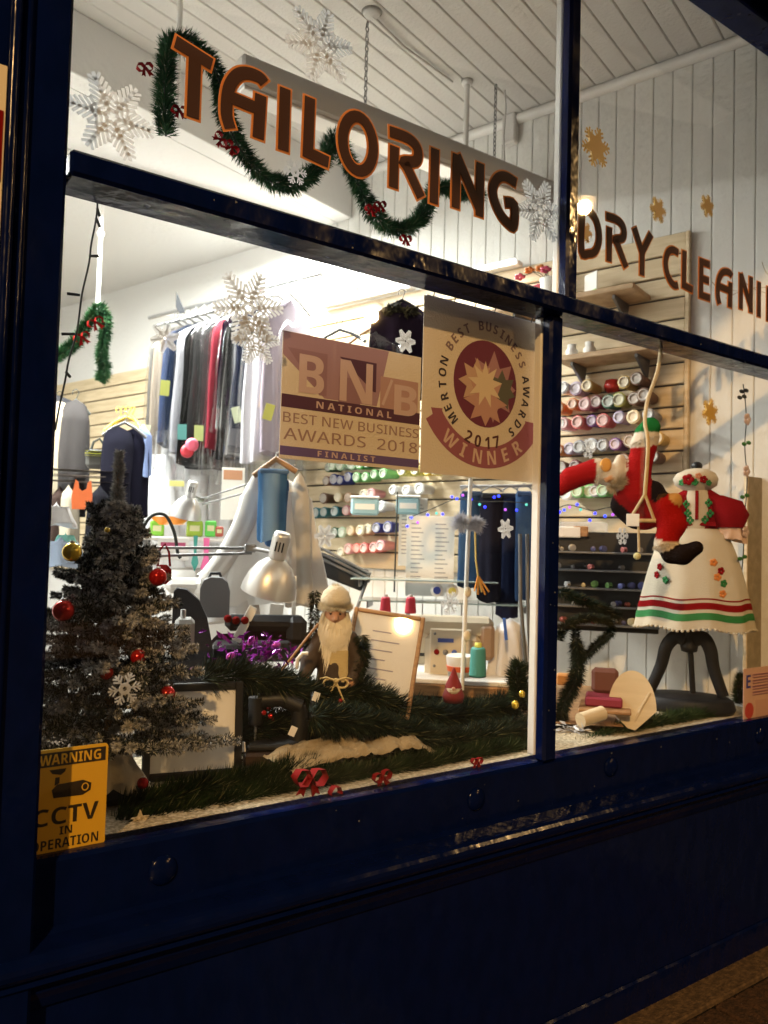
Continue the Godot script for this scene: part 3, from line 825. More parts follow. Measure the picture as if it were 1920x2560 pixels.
func spools() -> void:
	var rows := [
		["in the top row right of the mullion", 971, [[1404, "white"], [1437, "lilac"], [1470, "gold"], [1560, "gold"], [1590, "brown"]]],
		["in the second row right of the mullion", 1016, [[1395, "orange"], [1430, "orange"], [1460, "pink"], [1487, "dark red"], [1518, "dark green"], [1546, "olive"], [1580, "brown"], [1612, "brown"]]],
		["in the third row right of the mullion", 1062, [[1400, "white"], [1409, "pink"], [1443, "coral"], [1475, "purple"], [1505, "coral"], [1547, "lilac"], [1584, "cream"], [1620, "grey"]]],
		["in the fourth row right of the mullion", 1124, [[1396, "orange"], [1422, "lilac"], [1447, "grey"], [1475, "white"], [1502, "grey"], [1538, "purple"], [1572, "brown"], [1605, "gold"], [1640, "gold"]]],
		["in the fifth row right of the mullion", 1170, [[1400, "brown"], [1432, "dark red"], [1484, "gold"], [1560, "brown"], [1600, "dark green"], [1628, "brown"]]],
		["in the lowest row right of the mullion", 1234, [[1414, "white"], [1441, "green"], [1468, "green"], [1484, "grey"], [1503, "green"], [1560, "brown"], [1600, "gold"]]],
		["in the top row under the banners", 1166, [[816, "dark green"], [832, "pale green"], [849, "pale green"], [873, "pale green"], [893, "green"], [915, "dark green"], [938, "dark green"], [960, "dark green"]]],
		["in the second row under the banners", 1202, [[813, "brown"], [832, "navy"], [850, "navy"], [868, "navy"], [890, "green"], [910, "green"], [931, "green"], [960, "green"], [1008, "olive"], [1037, "olive"], [1066, "yellow"], [1088, "cream"], [1120, "brown"], [1150, "brown"], [1180, "dark red"]]],
		["in the third row under the banners", 1247, [[811, "brown"], [845, "cream"], [866, "peach"], [905, "cream"], [924, "pink"], [982, "white"], [1016, "white"], [1046, "white"]]],
		["in the fourth row under the banners", 1284, [[791, "teal"], [808, "teal"], [835, "teal"], [861, "pink"], [885, "pink"], [893, "pale green"], [912, "pale green"], [927, "white"], [946, "white"]]],
		["in the fifth row under the banners", 1332, [[836, "dark green"], [854, "pale green"], [876, "cream"], [898, "cream"], [916, "cream"], [938, "navy"], [962, "navy"]]],
		["in the lowest row under the banners", 1377, [[849, "cream"], [868, "pink"], [888, "coral"], [911, "coral"], [932, "coral"], [950, "pink"]]]]
	var th := Mb.new()
	th.lathe([Vector2(0.0, 0), Vector2(0.022, 0.0), Vector2(0.024, 0.006), Vector2(0.031, 0.108), Vector2(0.033, 0.116), Vector2(0.031, 0.122), Vector2(0.017, 0.1215), Vector2(0.0155, 0.02), Vector2(0.0, 0.02)], 18)
	var tm := th.mesh()
	var co := Mb.new()
	co.lathe([Vector2(0.0265, 0.1225), Vector2(0.0255, 0.1265), Vector2(0.0172, 0.1265), Vector2(0.0165, 0.11)], 16)
	var cm := co.mesh()
	var mats := {}
	for k in THREAD:
		var c: Color = THREAD[k]
		var pale: Color = c.lerp(Color(0.75, 0.72, 0.66), 0.55)
		mats[k] = [mat(c.r, c.g, c.b, 0.6, 0.0, "cloth"), mat(pale.r, pale.g, pale.b, 0.5)]
	var ord := ["first", "second", "third", "fourth", "fifth", "sixth", "seventh", "eighth", "ninth", "tenth", "eleventh", "twelfth", "thirteenth", "fourteenth", "fifteenth"]
	for r in rows:
		for i in r[2].size():
			var q = r[2][i]
			var jx := rng.randf_range(-3, 3); var jy := rng.randf_range(-3, 3)
			var p := on_wall(W(q[0] + jx, r[1] + jy - (q[0] - r[2][0][0]) * 0.12, 0.16))
			var t := thing("thread_cone", "%s thread cone, %s from left %s" % [q[1], ord[i], r[0]], "thread cone", wall_at(p.x, p.y, 0.03), "thread cones on the slat wall")
			var s := rng.randf_range(0.86, 1.06)
			var X := Transform3D(Basis(Vector3.RIGHT, PI / 2) * Basis.from_scale(Vector3(s, rng.randf_range(0.9, 1.1), s)), Vector3(0, 0, 0.004))
			part(t, "thread", tm, mats[q[1]][0], X)
			part(t, "core", cm, mats[q[1]][1], X)


func ceiling_things() -> void:
	# unlit batten hung on chains, parallel to the window
	var a := Z(592, 147, -1.15); var b := Z(1372, 447, -1.15)
	var t := thing("hanging_batten", "long unlit grey batten hung on chains behind the TAILORING lettering", "light fitting", at(Vector3(a.x, a.y - 0.05, -1.15)))
	var l := b.x - a.x
	part(t, "body", boxed(Vector3(0, -0.07, -0.06), Vector3(l, 0.05, 0.06), 0.01), mat(0.5, 0.48, 0.45, 0.5))
	part(t, "lower_lip", boxed(Vector3(0.01, -0.085, -0.05), Vector3(l - 0.01, -0.071, 0.05), 0.004), M.gloss_white)
	for q in [0.60, 1.36]:
		var m := Mb.new()
		var h := 3.75 - (a.y - 0.0)
		var k := int(h / 0.022)
		for i in k:
			var y := 0.05 + i * 0.022
			var ring := []
			for j in 9:
				var g := TAU * j / 8
				var e := Vector3(cos(g) * 0.007, sin(g) * 0.0135, 0)
				if i % 2: e = Vector3(0, e.y, e.x)
				ring.append(Vector3(q, y + 0.011, 0) + e)
			m.tube(ring, 0.0025, -1, 5, false)
		part(t, "chain", m, M.dim_steel)
	part(t, "flex", tubed([Vector3(1.43, 0.05, 0), Vector3(1.41, 0.2, 0.01), Vector3(1.43, 0.36, 0.0), Vector3(1.42, 0.44, 0)], 0.004), M.plank)
	for q in [[1168, 203, "white rod dropping from the ceiling behind the letters ORIN", 3.4], [452, -30, "white rod dropping from the ceiling above the letter T", 3.2]]:
		var p := H(q[0], q[1], 3.745)
		var r := thing("ceiling_rod", q[2], "rod", at(Vector3(p.x, q[3], p.z)), "white rods hanging from the ceiling")
		part(r, "tube", tubed([Vector3(0, 0, 0), Vector3(0, p.y - q[3], 0)], 0.013), M.gloss_white)
		part(r, "cap", lathed([Vector2(0.0, 0), Vector2(0.03, 0.0), Vector2(0.024, -0.02), Vector2(0, -0.02)]), M.gloss_white, at(Vector3(0, p.y - q[3], 0)))
	var rd := P(252, 585, 4.6)
	var r2 := thing("ceiling_rod", "white rod dropping from the back ceiling with the short garland on it", "rod", at(Vector3(rd.x, rd.y - 0.5, rd.z)), "white rods hanging from the ceiling")
	part(r2, "tube", tubed([Vector3(0, 0, 0), Vector3(0, 3.47 - rd.y + 0.5, 0)], 0.012), M.gloss_white)
	part(r2, "cap", balled(Vector3(0.022, 0.022, 0.022)), M.gloss_white, at(Vector3(0, 0.5, 0)))
	# conduit box on the wall by the cove
	solo("junction_box", "small white junction box under the cove, left of the upper mullion", "junction box", boxed(Vector3(-0.04, -0.08, 0), Vector3(0.04, 0.08, 0.05), 0.008), M.plank, Transform3D(wall_basis, W(1282, 330, 0.0)))
	# garlands
	var g1 := thing("garland", "green tinsel garland with red bows looping behind the TAILORING lettering", "garland", at(Z(420, 220, -0.75)))
	var pts := []
	for q in [[415, 340], [412, 270], [415, 180], [425, 110], [470, 108], [520, 150], [548, 200], [560, 270], [580, 335], [620, 400], [680, 455], [750, 455], [810, 400], [838, 345], [868, 400], [900, 470], [930, 530], [975, 570], [1030, 565], [1065, 520], [1090, 470], [1140, 475], [1200, 490]]:
		pts.append(Z(q[0], q[1], -0.75) - g1.position)
	var path := curve(pts, 6)
	part(g1, "needles", needles(path, 0.034, 15000, 0.04, 0.0019, FIR0, FIR1, 0.0, 3), M.needle)
	var w2 := Mb.new(); w2.tube(Array(path), 0.004, -1, 5); part(g1, "wire", w2, M.wire)
	for q in [[362, 168, 0.4], [448, 275, 0.2], [552, 348, -0.9], [580, 368, -0.6], [928, 522, 0.0], [1014, 597, 0.1], [950, 512, 0.3]]:
		bow(g1, Transform3D(Basis(Vector3.BACK, q[2]), Z(q[0], q[1], -0.70) - g1.position), 0.026, M.red)
	# second arm of the first loop, thick tail at the left of the T
	var g2 := thing("garland", "short green garland with two red bows hooked on a rod at the far left", "garland", at(P(240, 800, 4.3)))
	pts = []
	for q in [[120, 905], [150, 885], [185, 860], [215, 815], [245, 772], [262, 790], [262, 840], [254, 885], [262, 925], [252, 950]]: pts.append(P(q[0], q[1], 4.3) - g2.position)
	part(g2, "needles", needles(curve(pts, 6), 0.032, 6000, 0.042, 0.003, FIR0, FIR1, 0.0, 5), M.needle)
	for q in [[238, 805, 0.6], [204, 842, 0.5]]: bow(g2, Transform3D(Basis(Vector3.BACK, q[2]), P(q[0], q[1], 4.2) - g2.position), 0.045, M.red)
	# wire of unlit fairy lights on the left post
	var wl := thing("fairy_light_wire", "dark unlit fairy light wire trailing down beside the left post", "fairy lights", at(Z(230, 520, -0.12)))
	pts = []
	for q in [[243, 480], [243, 520], [238, 560], [228, 610], [222, 660], [205, 735], [198, 790], [190, 840], [172, 900], [163, 950], [150, 1010], [138, 1075]]: pts.append(Z(q[0], q[1], -0.12) - wl.position)
	part(wl, "wire", tubed(Array(curve(pts, 4)), 0.0022, -1, 6), M.wire)
	for q in [[240, 545, 10, 22], [224, 640, 22, 0], [200, 738, -32, -4], [188, 835, -34, 0], [165, 930, 10, 12], [243, 520, 6, 20]]:
		var a0 := Z(q[0], q[1], -0.12) - wl.position
		var b0 := Z(q[0] + q[2], q[1] + q[3], -0.13) - wl.position
		part(wl, "bulb", tubed([a0, a0.lerp(b0, 0.5), a0.lerp(b0, 0.55), b0], 0.003, 0.0035, 7), M.wire)


func clothes_rail() -> void:
	var off := 0.42
	var a := on_wall(W(770, 700, off)); var b := on_wall(W(395, 800, off))
	var y := a.y + 0.02
	var t := thing("clothes_rail", "steel rail carrying bagged dry cleaned clothes along the back wall", "clothes rail", wall_at(0, y, off))
	part(t, "bar", tubed([Vector3(a.x + 0.1, 0, 0), Vector3(b.x - 0.1, 0, 0)], 0.014), M.steel)
	for u in [a.x, (a.x + b.x) / 2, b.x]: part(t, "bracket", tubed([Vector3(u, 0, 0), Vector3(u, 0.06, -off * 0.5), Vector3(u, 0.05, -off)], 0.009), M.steel)
	var defs := [[640, "white", Color(0.5, 0.49, 0.52), 0.95], [668, "pale lilac", Color(0.3, 0.26, 0.32), 0.9], [616, "navy pinstripe", Color(0.01, 0.012, 0.028), 0.75], [594, "light grey", Color(0.16, 0.16, 0.17), 0.85], [584, "black", Color(0.004, 0.004, 0.005), 0.92], [566, "black fur trimmed", Color(0.006, 0.003, 0.004), 0.62], [536, "dusty pink", Color(0.2, 0.03, 0.04), 0.86],
		[503, "charcoal", Color(0.02, 0.02, 0.022), 0.8], [482, "black", Color(0.004, 0.004, 0.005), 0.95], [460, "silver grey", Color(0.2, 0.2, 0.22), 0.88], [440, "dark navy", Color(0.007, 0.009, 0.022), 0.82], [420, "denim blue", Color(0.035, 0.05, 0.1), 0.8], [402, "beige", Color(0.2, 0.17, 0.14), 0.95], [388, "grey striped", Color(0.12, 0.115, 0.11), 1.0]]
	var hk := hook(0.19).mesh()
	for i in defs.size():
		var q = defs[i]
		var u: float = on_wall(W(q[0] + 55, 760, off)).x
		var o := thing("bagged_garment", "%s garment in clear plastic, %s" % [q[2 - 1], ["rightmost under the large snowflake", "second from the right", "third from the right", "fourth from the right", "fifth from the right", "with its hem ending highest", "long and mid row", "left of the pink one", "wide one left of the middle", "beside the wide black one", "fifth from the left end", "third from the left end", "second from the left end", "at the left end"][i]], "garment", Transform3D(wall_basis * Basis(Vector3.UP, PI / 2 + rng.randf_range(-0.15, 0.15)), wall_at(u, y - 0.012, off).origin), "bagged clothes on the rail")
		var h: float = q[3]
		var X := at(Vector3(0, -0.1, 0))
		part(o, "cloth", cloth(q[2], Vector2(0.19, 0.045), Vector2(0.2, 0.05), h, 5, 0.16, i + 3, 0.05), M.cloth, X)
		part(o, "hanger", hk, M.dim_steel)
		part(o, "plastic_bag", cloth(Color.WHITE, Vector2(0.2, 0.055), Vector2(0.225, 0.07), h + 0.16, 7, 0.2, i + 40, 0.06), M.film, at(Vector3(0, -0.09, 0)))
	for q in [[455, 1080, "teal", Color(0.12, 0.38, 0.33), 5.05], [497, 1083, "yellow green", Color(0.45, 0.5, 0.16), 5.0], [593, 1037, "pale green", Color(0.52, 0.56, 0.34), 4.9], [412, 970, "lime", Color(0.4, 0.42, 0.08), 5.0], [363, 1080, "cream", Color(0.65, 0.65, 0.4), 5.1], [672, 1030, "small yellow", Color(0.6, 0.55, 0.1), 4.75]]:
		solo("ticket", q[2] + " paper ticket pinned low on the bagged clothes", "ticket", boxed(Vector3(-0.026, -0.045, 0), Vector3(0.026, 0.045, 0.002), 0.0005), mat(q[3].r * 0.55, q[3].g * 0.55, q[3].b * 0.6, 0.9), Transform3D(facing(P(q[0], q[1], q[4] - 0.45)).basis * Basis(Vector3.BACK, rng.randf_range(-0.3, 0.3)), P(q[0], q[1], q[4] - 0.45)), "paper tickets on the bagged clothes")
	# wall cards and things on the two pale shelves
	var k := stage("pennant", "small dark pointed pennant on the bright wall above the clothes", "pennant", 452, 757, 5.0)
	var pm := Mb.new(); pm.prism(PackedVector2Array([Vector2(-0.03, 0.07), Vector2(0.03, -0.06), Vector2(-0.005, -0.07), Vector2(-0.03, -0.03)]), 0, 0.006)
	part(k, "cloth", pm, M.iron)
	var rs := stage("red_shoes", "pair of red shoes on the pale shelf beside the banner", "shoes", 632, 955, 4.72)
	for s in [-1.0, 1.0]:
		var sm := Mb.new()
		sm.loft([ring3(L(606, 950, s * 0.04), 0.016, 0.02), ring3(L(622, 945, s * 0.04), 0.03, 0.026), ring3(L(640, 942, s * 0.04), 0.03, 0.03), ring3(L(655, 930, s * 0.04), 0.03, 0.035), ring3(L(662, 925, s * 0.04), 0.014, 0.02)])
		part(rs, "shoe", sm, M.red)
	for q in [[640, 1078, "dark handbag with an arched handle on the lower pale shelf", Color(0.02, 0.02, 0.022), 42.0], [690, 1076, "black handbag at the right end of the lower pale shelf", Color(0.014, 0.012, 0.012), 36.0]]:
		var hb := stage("handbag", q[2], "handbag", q[0], 1090, 4.72, "handbags on the lower shelf")
		var w: float = q[4] * 0.5
		part(hb, "body", boxed(L(q[0] - w, 1088, -0.04), L(q[0] + w, 1058, 0.04), 0.015), mat(q[3].r, q[3].g, q[3].b, 0.4))
		part(hb, "handle", tubed([L(q[0] - w * 0.5, 1060), L(q[0] - w * 0.45, 1035), L(q[0], 1022), L(q[0] + w * 0.45, 1035), L(q[0] + w * 0.5, 1060)], 0.006), mat(q[3].r, q[3].g, q[3].b, 0.4))


func ring3(p: Vector3, ry: float, rz: float) -> PackedVector3Array:
	var r := PackedVector3Array()
	for j in 12: r.append(p + Vector3(0, cos(TAU * j / 12) * ry, sin(TAU * j / 12) * rz))
	return r


func left_corner() -> void:
	# rail at the far left with dark clothes, a shelf bar, the orange bag, black trousers
	var defs := [[128, 985, 300, "dark grey coat at the far left edge of the shop", Color(0.03, 0.03, 0.035), 0.16], [150, 1005, 250, "beige coat at the far left beside the dark grey coat", Color(0.42, 0.36, 0.26), 0.13], [190, 1000, 260, "dark sleeve-like coat hanging left of the slat wall", Color(0.05, 0.045, 0.045), 0.08]]
	for i in defs.size():
		var q = defs[i]
		var o := stage("hanging_coat", q[3], "coat", q[0], q[1], 4.6, "coats at the far left")
		part(o, "cloth", cloth(q[4], Vector2(q[5], 0.07), Vector2(q[5] * 1.15, 0.08), q[2] * pk, 4, 0.15, i + 70, q[5] * 0.75), M.cloth)
		part(o, "hanger", hook(q[5]), M.wire, at(Vector3(0, 0.06, 0)))
	var bar := stage("shelf_bar", "grey wooden shelf bar crossing the far left above the orange bag", "shelf", 110, 1178, 4.3)
	part(bar, "board", boxed(L(60, 1170, -0.12), L(300, 1198, 0.0), 0.004), mottled(Color(0.12, 0.1, 0.09), Color(0.22, 0.19, 0.17), 0.6, Vector3(2, 8, 2), 0.012))
	var bag := stage("carrier_bag", "orange carrier bag with two loop handles hanging at the far left", "bag", 207, 1205, 4.1)
	var bm := Mb.new()
	var pl := PackedVector2Array()
	for q in [[190, 1200], [197, 1205], [199, 1222], [207, 1228], [216, 1222], [219, 1205], [227, 1200], [231, 1240], [229, 1272], [184, 1274], [182, 1240]]: pl.append(Vector2((q[0] - bx) * pk, (by - q[1]) * pk))
	bm.prism(pl, -0.012, 0.012)
	part(bag, "sheet", bm, mat(0.62, 0.13, 0.03, 0.5, 0.0, "cloth"))
	var low := [[150, 1215, 160, "dark brown garment below the shelf bar at the far left", Color(0.05, 0.035, 0.03)], [250, 1212, 150, "black garment below the shelf bar beside the orange bag", Color(0.015, 0.015, 0.017)], [172, 1212, 170, "cream garment below the shelf bar at the far left", Color(0.4, 0.36, 0.28)]]
	for i in low.size():
		var q = low[i]
		var o := stage("hanging_garment", q[3], "garment", q[0], q[1], 4.35, "garments under the shelf bar")
		part(o, "cloth", cloth(q[4], Vector2(0.05, 0.05), Vector2(0.06, 0.06), q[2] * pk, 4, 0.15, i + 80, 0.02), M.cloth)
	var tr := stage("black_trousers", "black trousers hanging over the slat wall behind the frosted tree", "trousers", 312, 1068, 4.5)
	part(tr, "leg", cloth(Color(0.012, 0.014, 0.022), Vector2(0.085, 0.04), Vector2(0.09, 0.05), 210 * pk, 4, 0.1, 91, 0.07), M.cloth, at(L(298, 1068)))
	part(tr, "leg", cloth(Color(0.01, 0.011, 0.018), Vector2(0.075, 0.04), Vector2(0.08, 0.05), 225 * pk, 4, 0.1, 92, 0.07), M.cloth, at(L(338, 1066, -0.04)))
	part(tr, "hanger", hook(0.12), M.dim_steel, at(L(312, 1030)))
	var bl := stage("blue_shirt", "pale blue shirt hanging beside the black trousers", "shirt", 358, 1060, 4.6)
	part(bl, "cloth", cloth(Color(0.2, 0.27, 0.48), Vector2(0.05, 0.05), Vector2(0.05, 0.06), 130 * pk, 5, 0.15, 93, 0.02), M.cloth)
	var yh := stage("yellow_hangers", "bunch of yellow plastic hangers on the slat wall", "hangers", 312, 1035, 4.9)
	for i in 4: part(yh, "hanger", hook(0.13), mat(0.72, 0.48, 0.06, 0.4), Transform3D(Basis(Vector3.UP, 0.5 - i * 0.45) * Basis(Vector3.BACK, 0.35 - i * 0.2), Vector3(i * 0.03 - 0.04, 0.04, i * 0.02)))
	var yl := stage("handbag", "black bag with an arched handle and yellow lining left of the trousers", "bag", 240, 1170, 4.5)
	part(yl, "body", boxed(L(215, 1172, -0.05), L(268, 1125, 0.05), 0.02), mat(0.06, 0.06, 0.055, 0.6))
	part(yl, "handle", tubed([L(226, 1128), L(232, 1105), L(246, 1096), L(256, 1110), L(258, 1128)], 0.007), M.wire)
	part(yl, "lining", boxed(L(218, 1130, 0.051), L(262, 1142, 0.056), 0.002), mat(0.5, 0.5, 0.06, 0.6))
	for q in [[140, 1290, 45, "white cotton bundle behind the tree at the far left", Color(0.7, 0.7, 0.72)], [150, 1385, 60, "pale blue folded sheet behind the tree at the far left", Color(0.4, 0.5, 0.68)], [163, 1352, 28, "turquoise cloth on the pale blue sheet at the far left", Color(0.25, 0.6, 0.55)]]:
		var o := stage("cloth_bundle", q[3], "cloth", q[0], q[1], 2.9, "cloths at the far left")
		var r: float = q[2] * pk
		part(o, "cloth", cloth(q[4], Vector2(r * 0.5, r * 0.4), Vector2(r, r * 0.6), r * 1.3, 5, 0.15, int(q[0]), r * 0.1), M.cloth, at(Vector3(0, r * 0.8, 0)))


func anglepoise(label: String, x: float, y: float, d: float, scale_: float, elbow: Array, tail: Array, sheet: Material) -> void:
	var o := stage("work_lamp", label, "desk lamp", x, y, d, "anglepoise work lamps")
	var s := scale_
	var tilt := Transform3D(Basis(Vector3.BACK, -0.2) * Basis(Vector3.RIGHT, 0.2), Vector3.ZERO)
	var sh := Mb.new()
	sh.lathe([Vector2(0.02, 0.115), Vector2(0.036, 0.105), Vector2(0.058, 0.085), Vector2(0.077, 0.055), Vector2(0.088, 0.02), Vector2(0.092, -0.005), Vector2(0.089, -0.005), Vector2(0.084, 0.02), Vector2(0.07, 0.055), Vector2(0.05, 0.082), Vector2(0.018, 0.1)], 28, Transform3D(Basis.from_scale(Vector3.ONE * s), Vector3.ZERO))
	part(o, "shade", sh, sheet, tilt)
	var nk := Mb.new()
	nk.lathe([Vector2(0, 0.1), Vector2(0.026, 0.105), Vector2(0.029, 0.12), Vector2(0.029, 0.185), Vector2(0.024, 0.2), Vector2(0, 0.2)], 18, Transform3D(Basis.from_scale(Vector3.ONE * s), Vector3.ZERO))
	var neck := part(o, "neck", nk, sheet, tilt)
	for i in 3: part(neck, "slot", boxed(Vector3(-0.003 + (i - 1) * 0.011, 0.14, 0.0265) * s, Vector3(0.002 + (i - 1) * 0.011, 0.172, 0.0295) * s, 0.0008), M.black)
	part(o, "bulb", balled(Vector3(0.028, 0.034, 0.028) * s), M.gloss_white, tilt * at(Vector3(0, 0.03 * s, 0)))
	var e := L(elbow[0], elbow[1], -0.06)
	part(o, "joint", boxed(e - Vector3(0.02, 0.014, 0.014) * s, e + Vector3(0.02, 0.014, 0.014) * s, 0.005), M.dim_steel)
	part(o, "knuckle", tubed([e, tilt * Vector3(-0.01, 0.125 * s, -0.02)], 0.007), M.dim_steel)
	for k in [[0, 0], [4, 22]]:
		part(o, "arm", tubed([L(elbow[0] + k[0], elbow[1] + k[1] * 0.6, -0.06), L(tail[0], tail[1] + k[1], -0.1)], 0.0048 * s), M.dim_steel)


func work_area() -> void:
	# draped white dress covers, bright in the middle of the shop
	for q in [[470, 1092, 5.1, 0.22, 0.25, 320, "tall white garment cover hanging under the bagged clothes", 1], [565, 1075, 5.15, 0.12, 0.14, 380, "narrow white garment cover left of the hung jeans", 2], [400, 1140, 5.0, 0.09, 0.3, 280, "white garment cover flaring behind the tree's tip", 3]]:
		var o := stage("garment_cover", q[6], "garment cover", q[0], q[1], q[2], "white covers below the clothes rail")
		part(o, "cloth", cloth(Color(0.74, 0.74, 0.75), Vector2(q[3], 0.09), Vector2(q[4], 0.16), q[5] * pk, 7, 0.2, q[7] + 20), M.cloth)
	var fbag := stage("plastic_cover", "loose clear plastic film over the white garment covers", "plastic film", 500, 1085, 4.95)
	part(fbag, "plastic_bag", cloth(Color.WHITE, Vector2(0.26, 0.14), Vector2(0.3, 0.2), 330 * pk, 11, 0.12, 29), M.film)
	var po := stage("poster", "pale printed sheet on the bright wall left of the wooden hanger", "poster", 590, 1180, 4.2)
	part(po, "sheet", boxed(L(556, 1300, 0), L(612, 1170, 0.003), 0.001), M.paper)
	part(po, "print", boxed(L(560, 1200, 0.003), L(606, 1176, 0.004), 0.0), mat(0.5, 0.25, 0.14, 0.7))
	for q in [[468, 1128, Color(0.5, 0.03, 0.05), "red"], [480, 1112, Color(0.7, 0.12, 0.2), "pink"]]:
		var ro := stage("ribbon_roll", q[3] + " ribbon roll on top of the white garment cover", "ribbon", q[0], q[1], 4.15, "ribbon rolls on the garment cover")
		var rm := Mb.new(); rm.lathe([Vector2(0.012, -0.02), Vector2(0.034, -0.02), Vector2(0.034, 0.02), Vector2(0.012, 0.02)], 16, Transform3D(Basis(Vector3.RIGHT, PI / 2), Vector3.ZERO))
		part(ro, "ribbon", rm, mat(q[2].r, q[2].g, q[2].b, 0.5))
	var yt := stage("note", "pale yellow note pinned on the white garment cover", "note", 442, 1209, 4.0)
	part(yt, "sheet", boxed(L(424, 1216, 0), L(460, 1202, 0.002), 0.0005), mat(0.7, 0.68, 0.25, 0.7))
	# white coat and jeans on the wooden hanger
	var co := stage("coat", "long white coat hanging behind the jeans in the middle of the shop", "coat", 688, 1175, 3.3)
	part(co, "cloth", cloth(Color(0.66, 0.65, 0.63), Vector2(0.12, 0.06), Vector2(0.2, 0.11), 330 * pk, 5, 0.17, 31, 0.04), M.cloth)
	part(co, "sleeve", cloth(Color(0.62, 0.61, 0.59), Vector2(0.045, 0.04), Vector2(0.05, 0.045), 260 * pk, 4, 0.12, 32, 0.02, -0.17), M.cloth, at(L(640, 1185, 0.05)))
	part(co, "sleeve", cloth(Color(0.5, 0.48, 0.44), Vector2(0.045, 0.04), Vector2(0.06, 0.05), 330 * pk, 4, 0.12, 33, 0.02, 0.02), M.cloth, at(L(748, 1180, 0.03)))
	part(co, "hem_panel", cloth(Color(0.6, 0.6, 0.6), Vector2(0.08, 0.05), Vector2(0.11, 0.07), 190 * pk, 5, 0.15, 34, 0.06), M.cloth, at(L(590, 1365, 0.02)))
	var wh := stage("wooden_hanger", "wooden coat hanger carrying the pale blue jeans below the banner", "hanger", 693, 1145, 3.12)
	var wm := Mb.new()
	wm.tube([L(636, 1192), L(660, 1172), L(690, 1148), L(722, 1166), L(742, 1178)], 0.012)
	part(wh, "bar", wm, M.wood)
	part(wh, "hook", tubed([L(690, 1150), L(690, 1135), L(698, 1128), L(704, 1136)], 0.003), M.steel)
	var je := stage("pale_jeans", "pale blue jeans folded over the wooden hanger", "jeans", 686, 1180, 3.1)
	var jm := drape(Vector2(0.056, 0.02), Vector2(0.052, 0.026), 172 * pk, 3, 0.1, 35)
	for i in jm.c.size(): jm.c[i] = Color(0.05, 0.12, 0.24).lerp(Color(0.26, 0.38, 0.5), clampf(1.0 - pow(absf(jm.v[i].x + 0.004) / 0.036, 2.0), 0.0, 1.0))     # worn pale down the middle
	part(je, "leg", jm, M.cloth, at(L(682, 1178, 0.02)))
	part(je, "leg", cloth(Color(0.05, 0.1, 0.2), Vector2(0.05, 0.015), Vector2(0.04, 0.02), 180 * pk, 3, 0.06, 36, 0.045), M.cloth, at(L(694, 1180, -0.03)))
	part(je, "waistband", boxed(L(648, 1186, 0.0), L(722, 1174, 0.045), 0.006), mat(0.08, 0.15, 0.26, 0.8))
	var gl := stage("glass_float", "grey green glass globe hanging left of the jeans", "globe", 630, 1325, 3.3)
	part(gl, "globe", balled(Vector3(0.05, 0.058, 0.05)), mat(0.3, 0.36, 0.33, 0.15))
	# the two anglepoise lamps
	var alu := mat(0.5, 0.5, 0.5, 0.35, 0.6)
	anglepoise("large silver anglepoise lamp head in front of the white coat", 672, 1478, 2.7, 1.05, [622, 1372], [340, 1378], alu)
	anglepoise("smaller silver anglepoise lamp at the bright sewing station", 462, 1290, 3.5, 0.8, [500, 1245], [640, 1192], alu)
	var cb := stage("black_cable", "black cable arching in front of the sewing station", "cable", 420, 1300, 2.9)
	part(cb, "wire", tubed(Array(curve([L(358, 1400), L(360, 1330), L(380, 1292), L(412, 1288), L(436, 1330), L(446, 1380), L(454, 1395)], 5)), 0.006), M.wire)
	# sewing station
	var stn := stage("sewing_table", "white sewing table crowded with packets at the bright station", "table", 450, 1340, 3.6)
	part(stn, "top", boxed(L(360, 1352, -0.25), L(640, 1342, 0.12), 0.006), M.gloss_white)
	for q in [[368, -0.23], [632, -0.23], [368, 0.1], [632, 0.1]]: part(stn, "leg", tubed([L(q[0], 1352, q[1]), L(q[0], 1352, q[1]) - Vector3(0, stn.position.y - 0.03, 0)], 0.014), M.dim_steel)
	for q in [[392, 1318, 34, 40, "leftmost lime green packet on the sewing table", Color(0.25, 0.6, 0.06)], [486, 1322, 40, 40, "olive green packet in the middle of the sewing table", Color(0.35, 0.5, 0.05)], [526, 1322, 28, 40, "bright green packet at the right of the sewing table", Color(0.12, 0.6, 0.08)], [548, 1304, 20, 26, "brown red tin at the right end of the sewing table", Color(0.4, 0.08, 0.05)]]:
		var o := stage("packet", q[4], "packet", q[0], 1342, 3.55, "packets on the sewing table")
		var w: float = q[2] * 0.5
		part(o, "box", boxed(L(q[0] - w, 1342, -0.03), L(q[0] + w, 1342 - q[3], 0.03), 0.006), mat(q[5].r, q[5].g, q[5].b, 0.5))
		part(o, "print_panel", boxed(L(q[0] - w * 0.6, 1342 - q[3] * 0.35, 0.03), L(q[0] + w * 0.6, 1342 - q[3] * 0.7, 0.032), 0.0), mat(0.7, 0.68, 0.4, 0.6))
	for q in [[405, 1300, "flat"], [445, 1302, "round"]]:
		var o := stage("orange_bowl", "orange " + q[2] + " bowl between the green packets", "bowl", q[0], 1312, 3.55, "orange bowls")
		part(o, "bowl", lathed([Vector2(0, 0), Vector2(0.025, 0), Vector2(0.05, 0.035), Vector2(0.046, 0.036), Vector2(0.02, 0.01), Vector2(0, 0.008)]), mat(0.75, 0.24, 0.02, 0.4))
	var sg := stage("sign_card", "white card with a pink band on the front of the sewing table", "card", 430, 1385, 3.4)
	part(sg, "sheet", boxed(L(395, 1400, 0), L(470, 1345, 0.003), 0.001), M.paper)
	part(sg, "band", boxed(L(402, 1366, 0.003), L(462, 1356, 0.004), 0.0), mat(0.5, 0.1, 0.2, 0.6))
